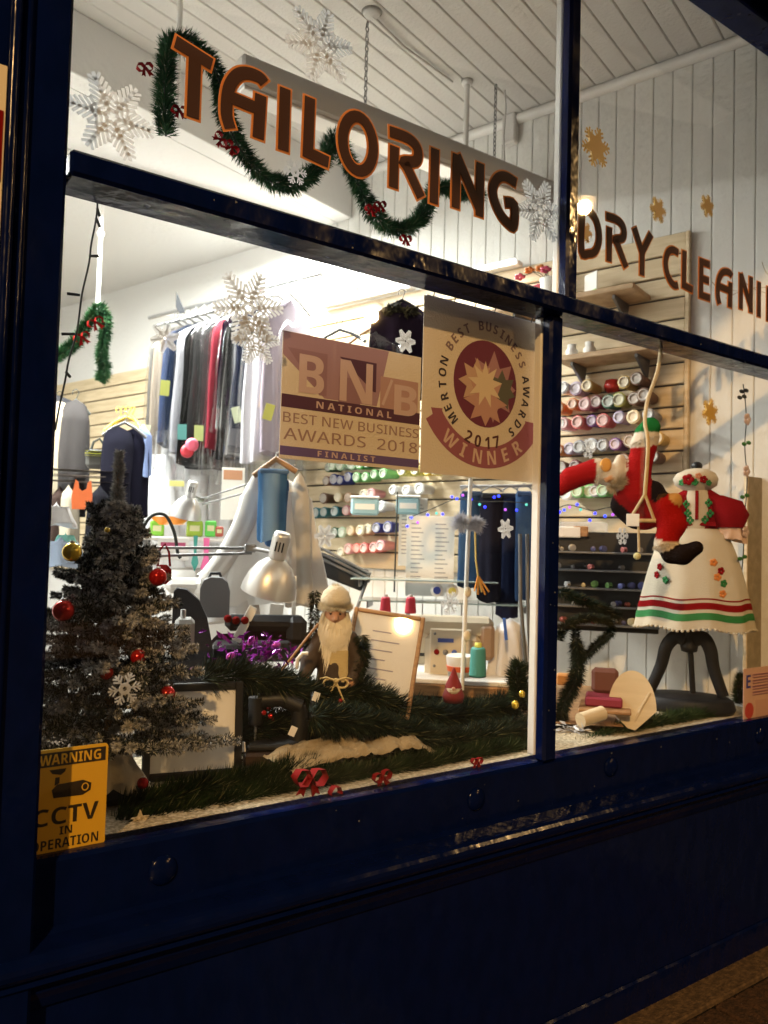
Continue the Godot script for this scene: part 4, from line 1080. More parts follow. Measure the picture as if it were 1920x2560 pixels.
	for q in [[515, 1390, "pink ribbon tag with a pointed end left of the big lamp", Color(0.7, 0.12, 0.3), 60, 13], [488, 1380, "teal ribbon hanging below the sewing table", Color(0.05, 0.3, 0.25), 55, 9]]:
		var o := stage("ribbon_tag", q[2], "ribbon", q[0], q[1], 3.3, "ribbon tags")
		var mm := Mb.new()
		var h: float = q[4]; var w: float = q[5]
		var pl := PackedVector2Array()
		for e in [[-w * 0.6, h * 0.75], [w * 0.6, h * 0.75], [w * 0.4, 0], [w, -h * 0.5], [0, -h * 0.9], [-w, -h * 0.5], [-w * 0.4, 0]]: pl.append(Vector2(e[0], e[1]) * pk)
		mm.prism(pl, -0.004, 0.004)
		part(o, "strip", mm, mat(q[3].r, q[3].g, q[3].b, 0.6))
	var rb := stage("red_bag", "red shoulder bag behind the bauble on the tree's right side", "bag", 412, 1435, 2.7)
	part(rb, "body", boxed(L(388, 1460, -0.04), L(428, 1412, 0.03), 0.016), M.red)
	part(rb, "strap", tubed([L(394, 1416), L(398, 1375), L(410, 1360), L(420, 1380), L(424, 1416)], 0.004), M.red)
	var gb := stage("sewing_machine", "white glossy sewing machine arm shining behind the tree", "sewing machine", 470, 1480, 3.0)
	part(gb, "arm", boxed(L(415, 1482, -0.08), L(510, 1446, 0.06), 0.02), M.gloss_white)
	part(gb, "head", boxed(L(486, 1492, -0.07), L(512, 1444, 0.07), 0.02), M.gloss_white)
	part(gb, "wheel", tubed([L(512, 1466), L(520, 1466)], 0.03, -1, 18), M.steel)
	var gc := stage("machine_cover", "grey plastic machine cover with a rounded top left of the big lamp", "cover", 535, 1530, 2.95)
	var gm := Mb.new()
	var gp := PackedVector2Array()
	for e in [[500, 1540], [500, 1470], [508, 1450], [524, 1442], [552, 1443], [566, 1454], [572, 1475], [572, 1540]]: gp.append(Vector2((e[0] - bx) * pk, (by - e[1]) * pk))
	gm.prism(gp, -0.1, 0.06)
	part(gc, "cover", gm, mat(0.14, 0.14, 0.145, 0.45))
	part(gc, "handle", tubed([L(520, 1446, -0.02), L(524, 1434, -0.02), L(546, 1434, -0.02), L(550, 1446, -0.02)], 0.006), M.black)
	var ch := stage("chair_back", "black rounded chair back standing behind the tree", "chair", 480, 1700, 2.6)
	var cm := Mb.new()
	var cp := PackedVector2Array()
	for e in [[425, 1705], [428, 1480], [436, 1470], [460, 1474], [490, 1500], [512, 1545], [526, 1610], [532, 1705]]: cp.append(Vector2((e[0] - bx) * pk, (by - e[1]) * pk))
	cm.prism(cp, -0.035, 0.03)
	part(ch, "backrest", cm, mat(0.012, 0.013, 0.018, 0.8, 0.0, "cloth"))
	part(ch, "post", tubed([L(478, 1705), L(478, 1705) - Vector3(0, ch.position.y - 0.1, 0)], 0.025), M.iron)
	var sm := stage("grey_machine", "small grey metal machine with a peg on top right beside the tree", "machine", 462, 1620, 2.35)
	part(sm, "case", boxed(L(436, 1625, -0.06), L(484, 1546, 0.05), 0.012), mat(0.2, 0.2, 0.19, 0.5))
	part(sm, "peg", tubed([L(455, 1546), L(455, 1524)], 0.008), M.steel)
	part(sm, "dial", lathed([Vector2(0, 0), Vector2(0.012, 0), Vector2(0.012, 0.008), Vector2(0, 0.008)]), M.black, Transform3D(Basis(Vector3.RIGHT, PI / 2), L(458, 1596, 0.05)))
	for q in [[612, 1560, 22, 2.75, "narrow white paper strip hanging below the big lamp", -0.45, 95], [735, 1500, 10, 3.0, "narrow white strip right of the big lamp", 0.0, 120], [690, 1535, 34, 2.95, "white pad hanging under the big lamp", -0.1, 50]]:
		var o := stage("paper_strip", q[4], "paper", q[0], q[1], q[3], "white papers by the big lamp")
		var w: float = q[2] * 0.5
		var h: float = q[6] * 0.5
		part(o, "sheet", boxed(Vector3(-w, -h, -3) * pk, Vector3(w, h, 3) * pk, 0.001), M.paper, Transform3D(Basis(Vector3.BACK, q[5]), Vector3.ZERO))
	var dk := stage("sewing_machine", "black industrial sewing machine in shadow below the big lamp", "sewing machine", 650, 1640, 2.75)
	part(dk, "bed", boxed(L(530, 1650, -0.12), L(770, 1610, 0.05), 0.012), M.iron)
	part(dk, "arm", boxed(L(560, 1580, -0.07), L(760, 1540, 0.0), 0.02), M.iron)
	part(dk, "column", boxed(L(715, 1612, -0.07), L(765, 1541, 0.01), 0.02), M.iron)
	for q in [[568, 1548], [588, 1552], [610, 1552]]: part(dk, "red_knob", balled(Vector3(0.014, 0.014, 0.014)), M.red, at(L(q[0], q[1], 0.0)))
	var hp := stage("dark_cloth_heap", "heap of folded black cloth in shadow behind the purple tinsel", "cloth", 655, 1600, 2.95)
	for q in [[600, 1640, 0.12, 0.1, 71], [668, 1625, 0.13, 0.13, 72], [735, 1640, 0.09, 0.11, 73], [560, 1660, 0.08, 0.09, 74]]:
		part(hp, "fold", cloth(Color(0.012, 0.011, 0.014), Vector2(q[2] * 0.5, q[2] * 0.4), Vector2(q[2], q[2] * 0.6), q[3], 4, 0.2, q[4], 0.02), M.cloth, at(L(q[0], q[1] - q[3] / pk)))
	# cutting machine and rods right of the white coat
	var rc := stage("folding_frame", "black folded frame with grey bars lying aslant under the thread cones", "frame", 860, 1420, 3.9)
	part(rc, "plate", boxed(Vector3(-0.2, -0.05, -0.03), Vector3(0.2, 0.06, 0.0), 0.01), M.black, Transform3D(Basis(Vector3.BACK, -0.35), L(820, 1420)))
	for k in 3: part(rc, "bar", tubed([L(762, 1352 + k * 14, 0.02), L(925, 1432 + k * 10, 0.04)], 0.007), M.dim_steel)
	part(rc, "foot", tubed([L(925, 1428, 0.03), L(880, 1560, 0.05)], 0.008), M.dim_steel)


func right_back() -> void:
	# price lists and boxes hanging under the banners
	for q in [[1075, 1390, 120, 200, 4.0, "large white price list sheet hanging under the banners"], [1032, 1330, 70, 170, 4.15, "second white sheet behind the price list"]]:
		var o := stage("price_list", q[5], "price list", q[0], q[1], q[4], "white price lists")
		var w: float = q[2] * 0.5; var h: float = q[3] * 0.5
		part(o, "sheet", boxed(L(q[0] - w, q[1] + h, 0), L(q[0] + w, q[1] - h, 0.003), 0.001), M.paper)
		var ink := mat(0.34, 0.34, 0.36, 0.8)
		for r in 14:
			for c in 2:
				var x0: float = q[0] - w * 0.8 + c * w * 1.0
				part(o, "print_line", boxed(L(x0, q[1] - h * 0.8 + r * h * 0.11 + 1.6, 0.003), L(x0 + w * (0.3 + 0.28 * fmod(r * 0.37 + c * 0.5, 1.0)), q[1] - h * 0.8 + r * h * 0.11 - 1.2, 0.0036), 0.0), ink)
	for q in [[912, 1264, 70, "pale blue box added for a cyan glow under the banner, left of the pair", 0], [1020, 1262, 60, "pale blue box added for a cyan glow under the banner, right of the pair", 1]]:
		var o := stage("cyan_glow_box", q[3], "box", q[0], q[1], 4.1, "pale blue boxes")  # box added where a cyan glow shows
		var w: float = q[2] * 0.5
		part(o, "box", boxed(L(q[0] - w, q[1] + 24, -0.08), L(q[0] + w, q[1] - 18, 0.02), 0.01), mat(0.3, 0.5, 0.58, 0.15))
		part(o, "lid", boxed(L(q[0] - w - 2, q[1] - 18, -0.085), L(q[0] + w + 2, q[1] - 24, 0.025), 0.006), M.gloss_white)
		part(o, "label", boxed(L(q[0] - w * 0.7, q[1] + 10, 0.02), L(q[0] + w * 0.7, q[1] - 4, 0.022), 0.0), M.paper)
	# dark jeans and trousers behind the white pole
	for q in [[1180, 1235, 3.8, 0.055, 230, "dark blue jeans left of the white pole", Color(0.03, 0.06, 0.12), 51], [1230, 1240, 3.75, 0.055, 260, "black trousers right of the white pole", Color(0.012, 0.014, 0.02), 52], [1275, 1240, 3.85, 0.05, 300, "navy trousers with a blue pocket near the mullion", Color(0.02, 0.03, 0.07), 53], [1310, 1235, 3.8, 0.04, 260, "mid blue jeans closest to the mullion", Color(0.05, 0.1, 0.22), 54]]:
		var o := stage("hung_jeans", q[5], "trousers", q[0], q[1], q[2], "trousers hung on the right rail")
		part(o, "leg", cloth(q[6], Vector2(q[3], 0.03), Vector2(q[3], 0.04), q[4] * pk, 3, 0.14, q[7]), M.cloth)
		part(o, "waistband", boxed(Vector3(-q[3] * 0.9, -0.012, -0.02), Vector3(q[3] * 0.9, 0.012, 0.034), 0.005), mat(q[6].r * 0.8, q[6].g * 0.8, q[6].b * 0.8, 0.8))
		part(o, "clip_hanger", tubed([Vector3(-q[3], 0.02, 0), Vector3(0, 0.05, 0), Vector3(q[3], 0.02, 0)], 0.004), M.steel)
	var rr := stage("trouser_rail", "thin steel rail from which the dark trousers hang", "rail", 1240, 1225, 3.82)
	part(rr, "bar", tubed([L(1150, 1218), L(1345, 1212)], 0.008), M.steel)
	var tagm := stage("orange_tag", "orange cord with a tassel hanging before the dark trousers", "cord", 1190, 1400, 3.55)
	part(tagm, "cord", tubed([L(1186, 1320), L(1190, 1400), L(1196, 1440), L(1206, 1480)], 0.004), mat(0.6, 0.4, 0.1, 0.7))
	for k in 5: part(tagm, "tassel", tubed([L(1196, 1440), L(1188 + k * 9, 1478 + (k % 2) * 8)], 0.004), mat(0.75, 0.28, 0.03, 0.7))
	# hangers and dark garments above the banners
	for q in [[850, 806, "black plastic hanger on the wall under the strip light", 0.16, "black"], [935, 800, "wooden hanger right of the black one under the strip light", 0.16, "wood"]]:
		var o := stage("wall_hanger", q[2], "hanger", q[0], q[1], 4.3, "hangers under the strip light")
		part(o, "hanger", hook(q[3]), M.black if q[4] == "black" else M.wood, Transform3D(Basis(Vector3.UP, -0.5), Vector3(0, 0.02, 0)))
	var dg := stage("black_dress", "black dress with bare hanger tops behind the award banner", "dress", 1005, 758, 4.2)
	part(dg, "cloth", cloth(Color(0.008, 0.007, 0.008), Vector2(0.17, 0.06), Vector2(0.15, 0.07), 240 * pk, 6, 0.2, 61, 0.1), M.cloth)
	part(dg, "hanger", hook(0.12), M.black, at(L(1005, 722)))
	var bg := stage("clear_garment_bag", "clear garment bag hanging over the top of the left banner", "garment bag", 940, 830, 4.1)
	part(bg, "plastic_bag", cloth(Color.WHITE, Vector2(0.12, 0.05), Vector2(0.14, 0.06), 150 * pk, 7, 0.2, 62, 0.04), M.film)
	var frt := stage("leaf_bunch", "dark green leafy bunch on the hanger above the banner", "leaf bunch", 985, 785, 4.15)
	part(frt, "leaves", needles(curve([L(960, 790), L(985, 770), L(1010, 782), L(1040, 775)], 5), 0.02, 420, 0.04, 0.006, Color(0.02, 0.018, 0.01), Color(0.09, 0.07, 0.03), 0.0, 9), M.needle)
	# glass shelves with small things
	for q in [[1060, 1448, 880, 1240, "glass shelf under the price lists"], [1180, 1505, 900, 1330, "lower glass shelf with small pins above the machines"]]:
		var o := stage("glass_shelf", q[4], "shelf", q[0], q[1], 3.8, "glass shelves")
		part(o, "pane", boxed(L(q[2], q[1] + 4, -0.14), L(q[3], q[1], 0.1), 0.002), mat(0.3, 0.36, 0.34, 0.1))
		for x in [q[2] + 20.0, q[3] - 20.0]: part(o, "bracket", boxed(L(x - 2, q[1] + 22, -0.14), L(x + 2, q[1] + 5, 0.06), 0.001), M.dim_steel)
	part(stage("wall_strut", "thin dark upright strut left of the price lists", "strut", 992, 1300, 4.0), "bar", tubed([L(992, 1230), L(990, 1480)], 0.004), M.wire)
	for q in [[963, 1533, "left red thread cone on the glass shelf above the leaning certificate"], [1026, 1533, "right red thread cone on the glass shelf above the leaning certificate"]]:
		var o := stage("red_thread_cone", q[2], "thread cone", q[0], q[1], 3.3, "red thread cones on the shelf")
		var m := Mb.new()
		m.lathe([Vector2(0, 0), Vector2(0.023, 0), Vector2(0.024, 0.006), Vector2(0.019, 0.06), Vector2(0.016, 0.068), Vector2(0, 0.068)], 18)
		part(o, "thread", m, mat(0.6, 0.03, 0.06, 0.6, 0.0, "cloth"))
		part(o, "core", tubed([Vector3(0, 0.066, 0), Vector3(0, 0.078, 0)], 0.009), M.gloss_white)
	for q in [[1092, 1478, "blue patterned thread reel on the glass shelf", Color(0.02, 0.04, 0.25)], [1130, 1480, "yellow reel beside the blue reel on the glass shelf", Color(0.5, 0.45, 0.1)]]:
		var o := stage("thread_reel", q[2], "thread reel", q[0], q[1] + 14, 3.7, "thread reels on the glass shelf")
		var m := Mb.new(); m.lathe([Vector2(0.008, -0.03), Vector2(0.03, -0.03), Vector2(0.03, 0.0), Vector2(0.008, 0.0)], 18, Transform3D(Basis(Vector3.RIGHT, PI / 2), Vector3(0, 0.03, 0)))
		part(o, "reel", m, M.gloss_white)
		part(o, "thread", tubed([Vector3(0, 0.03, 0.001), Vector3(0, 0.03, 0.006)], 0.018, -1, 16), mat(q[3].r, q[3].g, q[3].b, 0.6))
	# work table with wooden edge, beige machines, teal cone
	var ta := stage("work_table", "white topped work table with a wooden edge left of the mullion", "table", 1190, 1735, 3.1)
	part(ta, "top", boxed(L(1010, 1715, -0.62), L(1272, 1703, 0.0), 0.003), M.gloss_white)
	part(ta, "wooden_edge", boxed(L(1010, 1746, -0.61), L(1275, 1716, 0.006), 0.004), M.wood)
	for x in [1030.0, 1255.0]: part(ta, "leg", boxed(L(x - 12, 1747, -0.05), L(x + 12, 1747, -0.01) - Vector3(0, ta.position.y - 0.05, 0), 0.003), M.wood)
	var be := mat(0.5, 0.42, 0.3, 0.5)
	var ma := stage("sewing_machine", "beige overlock sewing machine with a blue mark on the white table", "sewing machine", 1120, 1702, 3.25)
	part(ma, "body", boxed(L(1060, 1704, -0.16), L(1200, 1588, 0.0), 0.02), be)
	part(ma, "arm", boxed(L(1015, 1600, -0.14), L(1232, 1545, -0.02), 0.02), be)
	part(ma, "front_panel", boxed(L(1072, 1690, 0.0), L(1176, 1572, 0.012), 0.01), mat(0.56, 0.48, 0.35, 0.45))
	part(ma, "nose", boxed(L(1198, 1650, -0.12), L(1234, 1560, -0.01), 0.015), mat(0.3, 0.2, 0.13, 0.5))
	part(ma, "blue_mark", boxed(L(1092, 1606, 0.012), L(1132, 1596, 0.0135), 0.0), mat(0.05, 0.08, 0.3, 0.5))
	for q in [[1085, 1665], [1160, 1665], [1085, 1585]]: part(ma, "screw", balled(Vector3(0.006, 0.006, 0.004), 8), M.dim_steel, at(L(q[0], q[1], 0.013)))
	for i in 4: part(ma, "tension_dial", lathed([Vector2(0, 0), Vector2(0.011, 0), Vector2(0.0115, 0.006), Vector2(0.008, 0.012), Vector2(0, 0.012)], 14), [M.red, M.dim_steel, mat(0.05, 0.1, 0.4, 0.5), mat(0.5, 0.4, 0.05, 0.5)][i], Transform3D(Basis(Vector3.RIGHT, PI / 2), L(1090 + i * 22, 1630, 0.012)))
	for i in 3: part(ma, "thread_pin", tubed([L(1050 + i * 50, 1547, -0.08), L(1050 + i * 50, 1515, -0.08)], 0.003), M.steel)
	part(ma, "needle_plate", boxed(L(1075, 1704, 0.0), L(1165, 1696, 0.05), 0.002), M.steel)
	part(ma, "hand_wheel", tubed([L(1018, 1572, -0.08), L(1008, 1572, -0.08)], 0.05, -1, 20), M.black)
	var mb2 := stage("machine_case", "plain beige machine case left of the overlock machine", "machine case", 1040, 1690, 3.5)
	part(mb2, "case", boxed(L(1000, 1700, -0.12), L(1072, 1572, 0.0), 0.015), be)
	part(mb2, "slot", boxed(L(1012, 1640, 0.0), L(1060, 1632, 0.002), 0.0), M.black)
	var tc := stage("teal_thread_cone", "large teal green thread cone standing on the white table", "thread cone", 1194, 1692, 2.85)
	part(tc, "thread", lathed([Vector2(0, 0), Vector2(0.03, 0), Vector2(0.031, 0.008), Vector2(0.027, 0.098), Vector2(0.022, 0.106), Vector2(0, 0.106)]), mat(0.05, 0.26, 0.24, 0.6, 0.0, "cloth"))
	part(tc, "core", lathed([Vector2(0, 0.1), Vector2(0.014, 0.1), Vector2(0.012, 0.122), Vector2(0, 0.122)]), mat(0.6, 0.6, 0.1, 0.5))
	var pb := stage("plastic_tub", "white plastic tub with a red band behind the teal cone", "tub", 1150, 1690, 3.0)
	part(pb, "tub", lathed([Vector2(0, 0), Vector2(0.045, 0), Vector2(0.055, 0.075), Vector2(0.05, 0.08), Vector2(0, 0.07)]), M.gloss_white)
	part(pb, "band", lathed([Vector2(0.049, 0.02), Vector2(0.0535, 0.04)]), mat(0.65, 0.12, 0.04, 0.5))
	var wp := stage("white_pole", "slim white pole with small clips rising from the white table", "pole", 1155, 1720, 2.9)
	part(wp, "tube", tubed([L(1155, 1725), L(1165, 1195)], 0.008), M.gloss_white)
	for y in [1480, 1590, 1300]: part(wp, "clip", balled(Vector3(0.013, 0.02, 0.01), 10), M.maple, at(L(1164, y, 0.006)))
	var pm := stage("pompom", "two pale woolly pompoms tied high on the white pole", "pompom", 1170, 1310, 2.85)
	for q in [[1150, 1308, 30], [1190, 1312, 24]]: part(pm, "wool", needles(PackedVector3Array([L(q[0], q[1] - 9), L(q[0] + 9, q[1], 0.01), L(q[0], q[1] + 9), L(q[0] - 9, q[1], -0.01), L(q[0] + 3, q[1] - 9, 0.01)]), 0.012, 1100, q[2] * 0.8 * pk, 0.0012, Color(0.55, 0.54, 0.6), Color(0.8, 0.78, 0.8), 0.0, int(q[0])), M.needle)
	# white cloth and tongs by the mullion
	var wc := stage("white_cloth", "pleated white cloth hanging low beside the mullion", "cloth", 1275, 1545, 3.3)
	part(wc, "cloth", cloth(Color(0.68, 0.68, 0.7), Vector2(0.05, 0.03), Vector2(0.085, 0.05), 150 * pk, 7, 0.18, 64, 0.05), M.cloth)
	for q in [[1300, 1335, 1320, 1660, "long grey metal rods hanging beside the mullion, left one"], [1318, 1335, 1332, 1655, "long grey metal rods hanging beside the mullion, right one"]]:
		var o := stage("metal_rod", q[4], "rod", q[0], q[1], 2.9, "metal rods by the mullion")
		part(o, "rod", tubed([L(q[0], q[1]), L(q[0] + 4, (q[1] + q[3]) * 0.5, 0.02), L(q[2], q[3])], 0.007), M.dim_steel)
		part(o, "loop", tubed([L(q[2], q[3]), L(q[2] - 14, q[3] + 12), L(q[2] - 4, q[3] + 24), L(q[2] + 8, q[3] + 10), L(q[2], q[3])], 0.003), M.dim_steel)
	var bs := stage("blue_strap", "short blue strap hanging among the rods", "strap", 1262, 1560, 3.15)
	part(bs, "strap", boxed(L(1258, 1600, 0), L(1266, 1545, 0.004), 0.001), mat(0.03, 0.12, 0.5, 0.5), Transform3D(Basis(Vector3.BACK, 0.12), Vector3.ZERO))
	# blue fairy lights strung across
	var cols := [[Color(0.02, 0.03, 1.0), 3.0], [Color(0.02, 0.03, 1.0), 3.0], [Color(0.1, 0.6, 0.5), 1.2], [Color(0.02, 0.03, 1.0), 3.0], [Color(0.5, 0.1, 0.8), 1.5], [Color(0.02, 0.05, 1.0), 3.0]]
	var gm2 := []
	for c in cols: gm2.append(glow(c[0].r, c[0].g, c[0].b, c[1]))
	for run in [[[1020, 1295], [1080, 1270], [1140, 1245], [1200, 1250], [1260, 1248], [1335, 1252], 17, "blue fairy lights strung in front of the dark trousers, left of the mullion", 3.6], [[1395, 1270], [1420, 1262], [1450, 1268], [1480, 1275], [1510, 1268], [1545, 1262], 9, "blue fairy lights strung under the thread cones, right of the mullion", 3.4]]:
		var o := stage("fairy_lights", run[7], "fairy lights", run[0][0], run[0][1], run[8], "blue fairy lights")
		var pts := []
		for i in 6: pts.append(L(run[i][0], run[i][1]))
		var path := curve(pts, 8)
		part(o, "wire", tubed(Array(path), 0.002, -1, 5), M.wire)
		var bm := balled(Vector3(0.0065, 0.0065, 0.0065), 8).mesh()
		for i in run[6]:
			var p: Vector3 = path[int(float(i) / run[6] * (path.size() - 1))]
			part(o, "bulb", bm, gm2[(i * 5) % 6], at(p + Vector3(rng.randf_range(-0.008, 0.008), rng.randf_range(-0.045, 0.025), rng.randf_range(0, 0.02))))
	# clear drawer stack right of the mullion
	var dr := stage("drawer_stack", "clear plastic drawer stack with reels right of the mullion", "drawers", 1470, 1500, 3.5)
	for i in 4:
		var d := part(dr, "drawer", boxed(L(1395, 1345 + i * 44, -0.16), L(1515, 1305 + i * 44, 0.0), 0.006), clear(0.25, 0.1))
		for k in 4: part(d, "reel", lathed([Vector2(0, 0), Vector2(0.018, 0), Vector2(0.018, 0.022), Vector2(0, 0.022)], 12), mat([0.1, 0.5, 0.05, 0.3][(k + i) % 4], [0.15, 0.5, 0.3, 0.1][(k * 2 + i) % 4], [0.3, 0.5, 0.25, 0.1][(k + 2 * i) % 4], 0.4), at(L(1408 + k * 28, 1344 + i * 44, -0.05)))
	part(dr, "top_box", boxed(L(1395, 1345, 0.002), L(1450, 1318, 0.03), 0.004), M.paper)
	part(dr, "wood_block", boxed(L(1432, 1342, 0.004), L(1468, 1316, 0.028), 0.004), M.wood)
	# dark haberdashery rack lower right
	var hr := stage("reel_rack", "dark rack of small metal bobbins below the clear drawers", "bobbin rack", 1500, 1560, 3.45)
	part(hr, "back", boxed(L(1380, 1580, -0.06), L(1640, 1330, -0.03), 0.004), M.black)
	for r in 5:
		part(hr, "shelf", boxed(L(1380, 1385 + r * 45, -0.03), L(1640, 1380 + r * 45, 0.03), 0.002), M.dim_steel)
	var bb := Mb.new()
	bb.lathe([Vector2(0.004, -0.012), Vector2(0.015, -0.012), Vector2(0.015, -0.009), Vector2(0.008, -0.008), Vector2(0.008, 0.008), Vector2(0.015, 0.009), Vector2(0.015, 0.012), Vector2(0.004, 0.012)], 12, Transform3D(Basis(Vector3.RIGHT, PI / 2), Vector3(0, 0.015, 0)))
	var bbm := bb.mesh()
	var bmats := []
	for c in [[0.3, 0.3, 0.3], [0.12, 0.12, 0.13], [0.4, 0.34, 0.2], [0.1, 0.2, 0.06], [0.06, 0.07, 0.2], [0.3, 0.08, 0.07], [0.05, 0.05, 0.05]]: bmats.append(mat(c[0], c[1], c[2], 0.35, 0.3))
	for r in 5:
		for c in 11:
			if rng.randf() < 0.35: continue
			var bmk: StandardMaterial3D = bmats[rng.randi() % 7]
			part(hr, "bobbin", bbm, bmk, Transform3D(Basis(Vector3.UP, rng.randf_range(-0.9, 0.9)).scaled(Vector3.ONE * rng.randf_range(0.6, 1.15)), L(1388 + c * 23 + rng.randf_range(-8, 8), 1380 + r * 45, rng.randf_range(-0.015, 0.02))))


# a soft figure: one continuous skin round tapered bones [a, b, ra, rb, colour], meshed as surface nets
func skin(bones: Array, cell: float, soft: float) -> Mb:
	var lo := Vector3(1e9, 1e9, 1e9); var hi := -lo
	for b in bones:
		var r := maxf(b[2], b[3]) + cell * 3
		for e in [b[0], b[1]]: lo = lo.min(e - Vector3.ONE * r); hi = hi.max(e + Vector3.ONE * r)
	var n := Vector3i(((hi - lo) / cell).ceil()) + Vector3i.ONE
	var f := PackedFloat32Array(); f.resize(n.x * n.y * n.z); f.fill(1.0)
	var near := PackedFloat32Array(); near.resize(f.size()); near.fill(1.0)
	var own := PackedInt32Array(); own.resize(f.size())
	for bi in bones.size():
		var b = bones[bi]
		var pa: Vector3 = b[0]; var pd: Vector3 = b[1] - b[0]; var dd := maxf(pd.length_squared(), 1e-9)
		var rr := maxf(b[2], b[3]) + cell * 3.0
		var l0 := Vector3i(((pa.min(b[1]) - Vector3.ONE * rr - lo) / cell).floor()).clamp(Vector3i.ZERO, n - Vector3i.ONE)
		var h0 := Vector3i(((pa.max(b[1]) + Vector3.ONE * rr - lo) / cell).ceil()).clamp(Vector3i.ZERO, n - Vector3i.ONE)
		for z in range(l0.z, h0.z + 1):
			for y in range(l0.y, h0.y + 1):
				var at_ := (z * n.y + y) * n.x
				for x in range(l0.x, h0.x + 1):
					var p := lo + Vector3(x, y, z) * cell - pa
					var t := clampf(p.dot(pd) / dd, 0.0, 1.0)
					var d: float = (p - pd * t).length() - lerpf(b[2], b[3], t)
					var i := at_ + x
					var g := f[i]
					var h := maxf(soft - absf(g - d), 0.0) / soft
					f[i] = minf(g, d) - h * h * soft * 0.25
					if d < near[i]: near[i] = d; own[i] = bi
	var m := Mb.new()
	var idx := {}
	var vs := PackedVector3Array(); var ns := PackedVector3Array(); var cs := PackedColorArray()
	var sx := 1; var sy := n.x; var sz := n.x * n.y
	for z in n.z - 1:
		for y in n.y - 1:
			for x in n.x - 1:
				var i := z * sz + y * sy + x
				var inside := 0
				for o in [0, sx, sy, sx + sy, sz, sz + sx, sz + sy, sz + sx + sy]:
					if f[i + o] < 0.0: inside += 1
				if inside == 0 or inside == 8: continue
				var sum := Vector3.ZERO; var k := 0
				for e in [[0, sx, 0], [sy, sx, 0], [sz, sx, 0], [sy + sz, sx, 0], [0, sy, 1], [sx, sy, 1], [sz, sy, 1], [sx + sz, sy, 1], [0, sz, 2], [sx, sz, 2], [sy, sz, 2], [sx + sy, sz, 2]]:
					var f0 := f[i + e[0]]; var f1 := f[i + e[0] + e[1]]
					if (f0 < 0.0) == (f1 < 0.0): continue
					var q := Vector3((e[0] % sy) % 2, (e[0] / sy) % n.y % 2, e[0] / sz)
					q[e[2]] += f0 / (f0 - f1)
					sum += q; k += 1
				var g := Vector3(f[i + sx] - f[i], f[i + sy] - f[i], f[i + sz] - f[i])
				idx[i] = vs.size()
				vs.append(lo + (Vector3(x, y, z) + sum / k) * cell); ns.append(g.normalized()); cs.append(bones[own[i]][4])
	for i in idx:
		for a in [[sx, sy, sz], [sy, sz, sx], [sz, sx, sy]]:
			if (f[i] < 0.0) == (f[i + a[0]] < 0.0): continue
			var q := [i, i - a[1], i - a[1] - a[2], i - a[2]]
			if not (idx.has(q[1]) and idx.has(q[2]) and idx.has(q[3])): continue
			for tr in [[0, 1, 2], [0, 2, 3]]:
				var j0: int = idx[q[tr[0]]]; var j1: int = idx[q[tr[1]]]; var j2: int = idx[q[tr[2]]]
				var s0 := m.v.size()
				m.tri(vs[j0], vs[j1], vs[j2], ns[j0], ns[j1], ns[j2])
				var flipped := m.v[s0 + 1] != vs[j1]
				m.c[s0] = cs[j0]; m.c[s0 + 1] = cs[j2] if flipped else cs[j1]; m.c[s0 + 2] = cs[j1] if flipped else cs[j2]
	return m


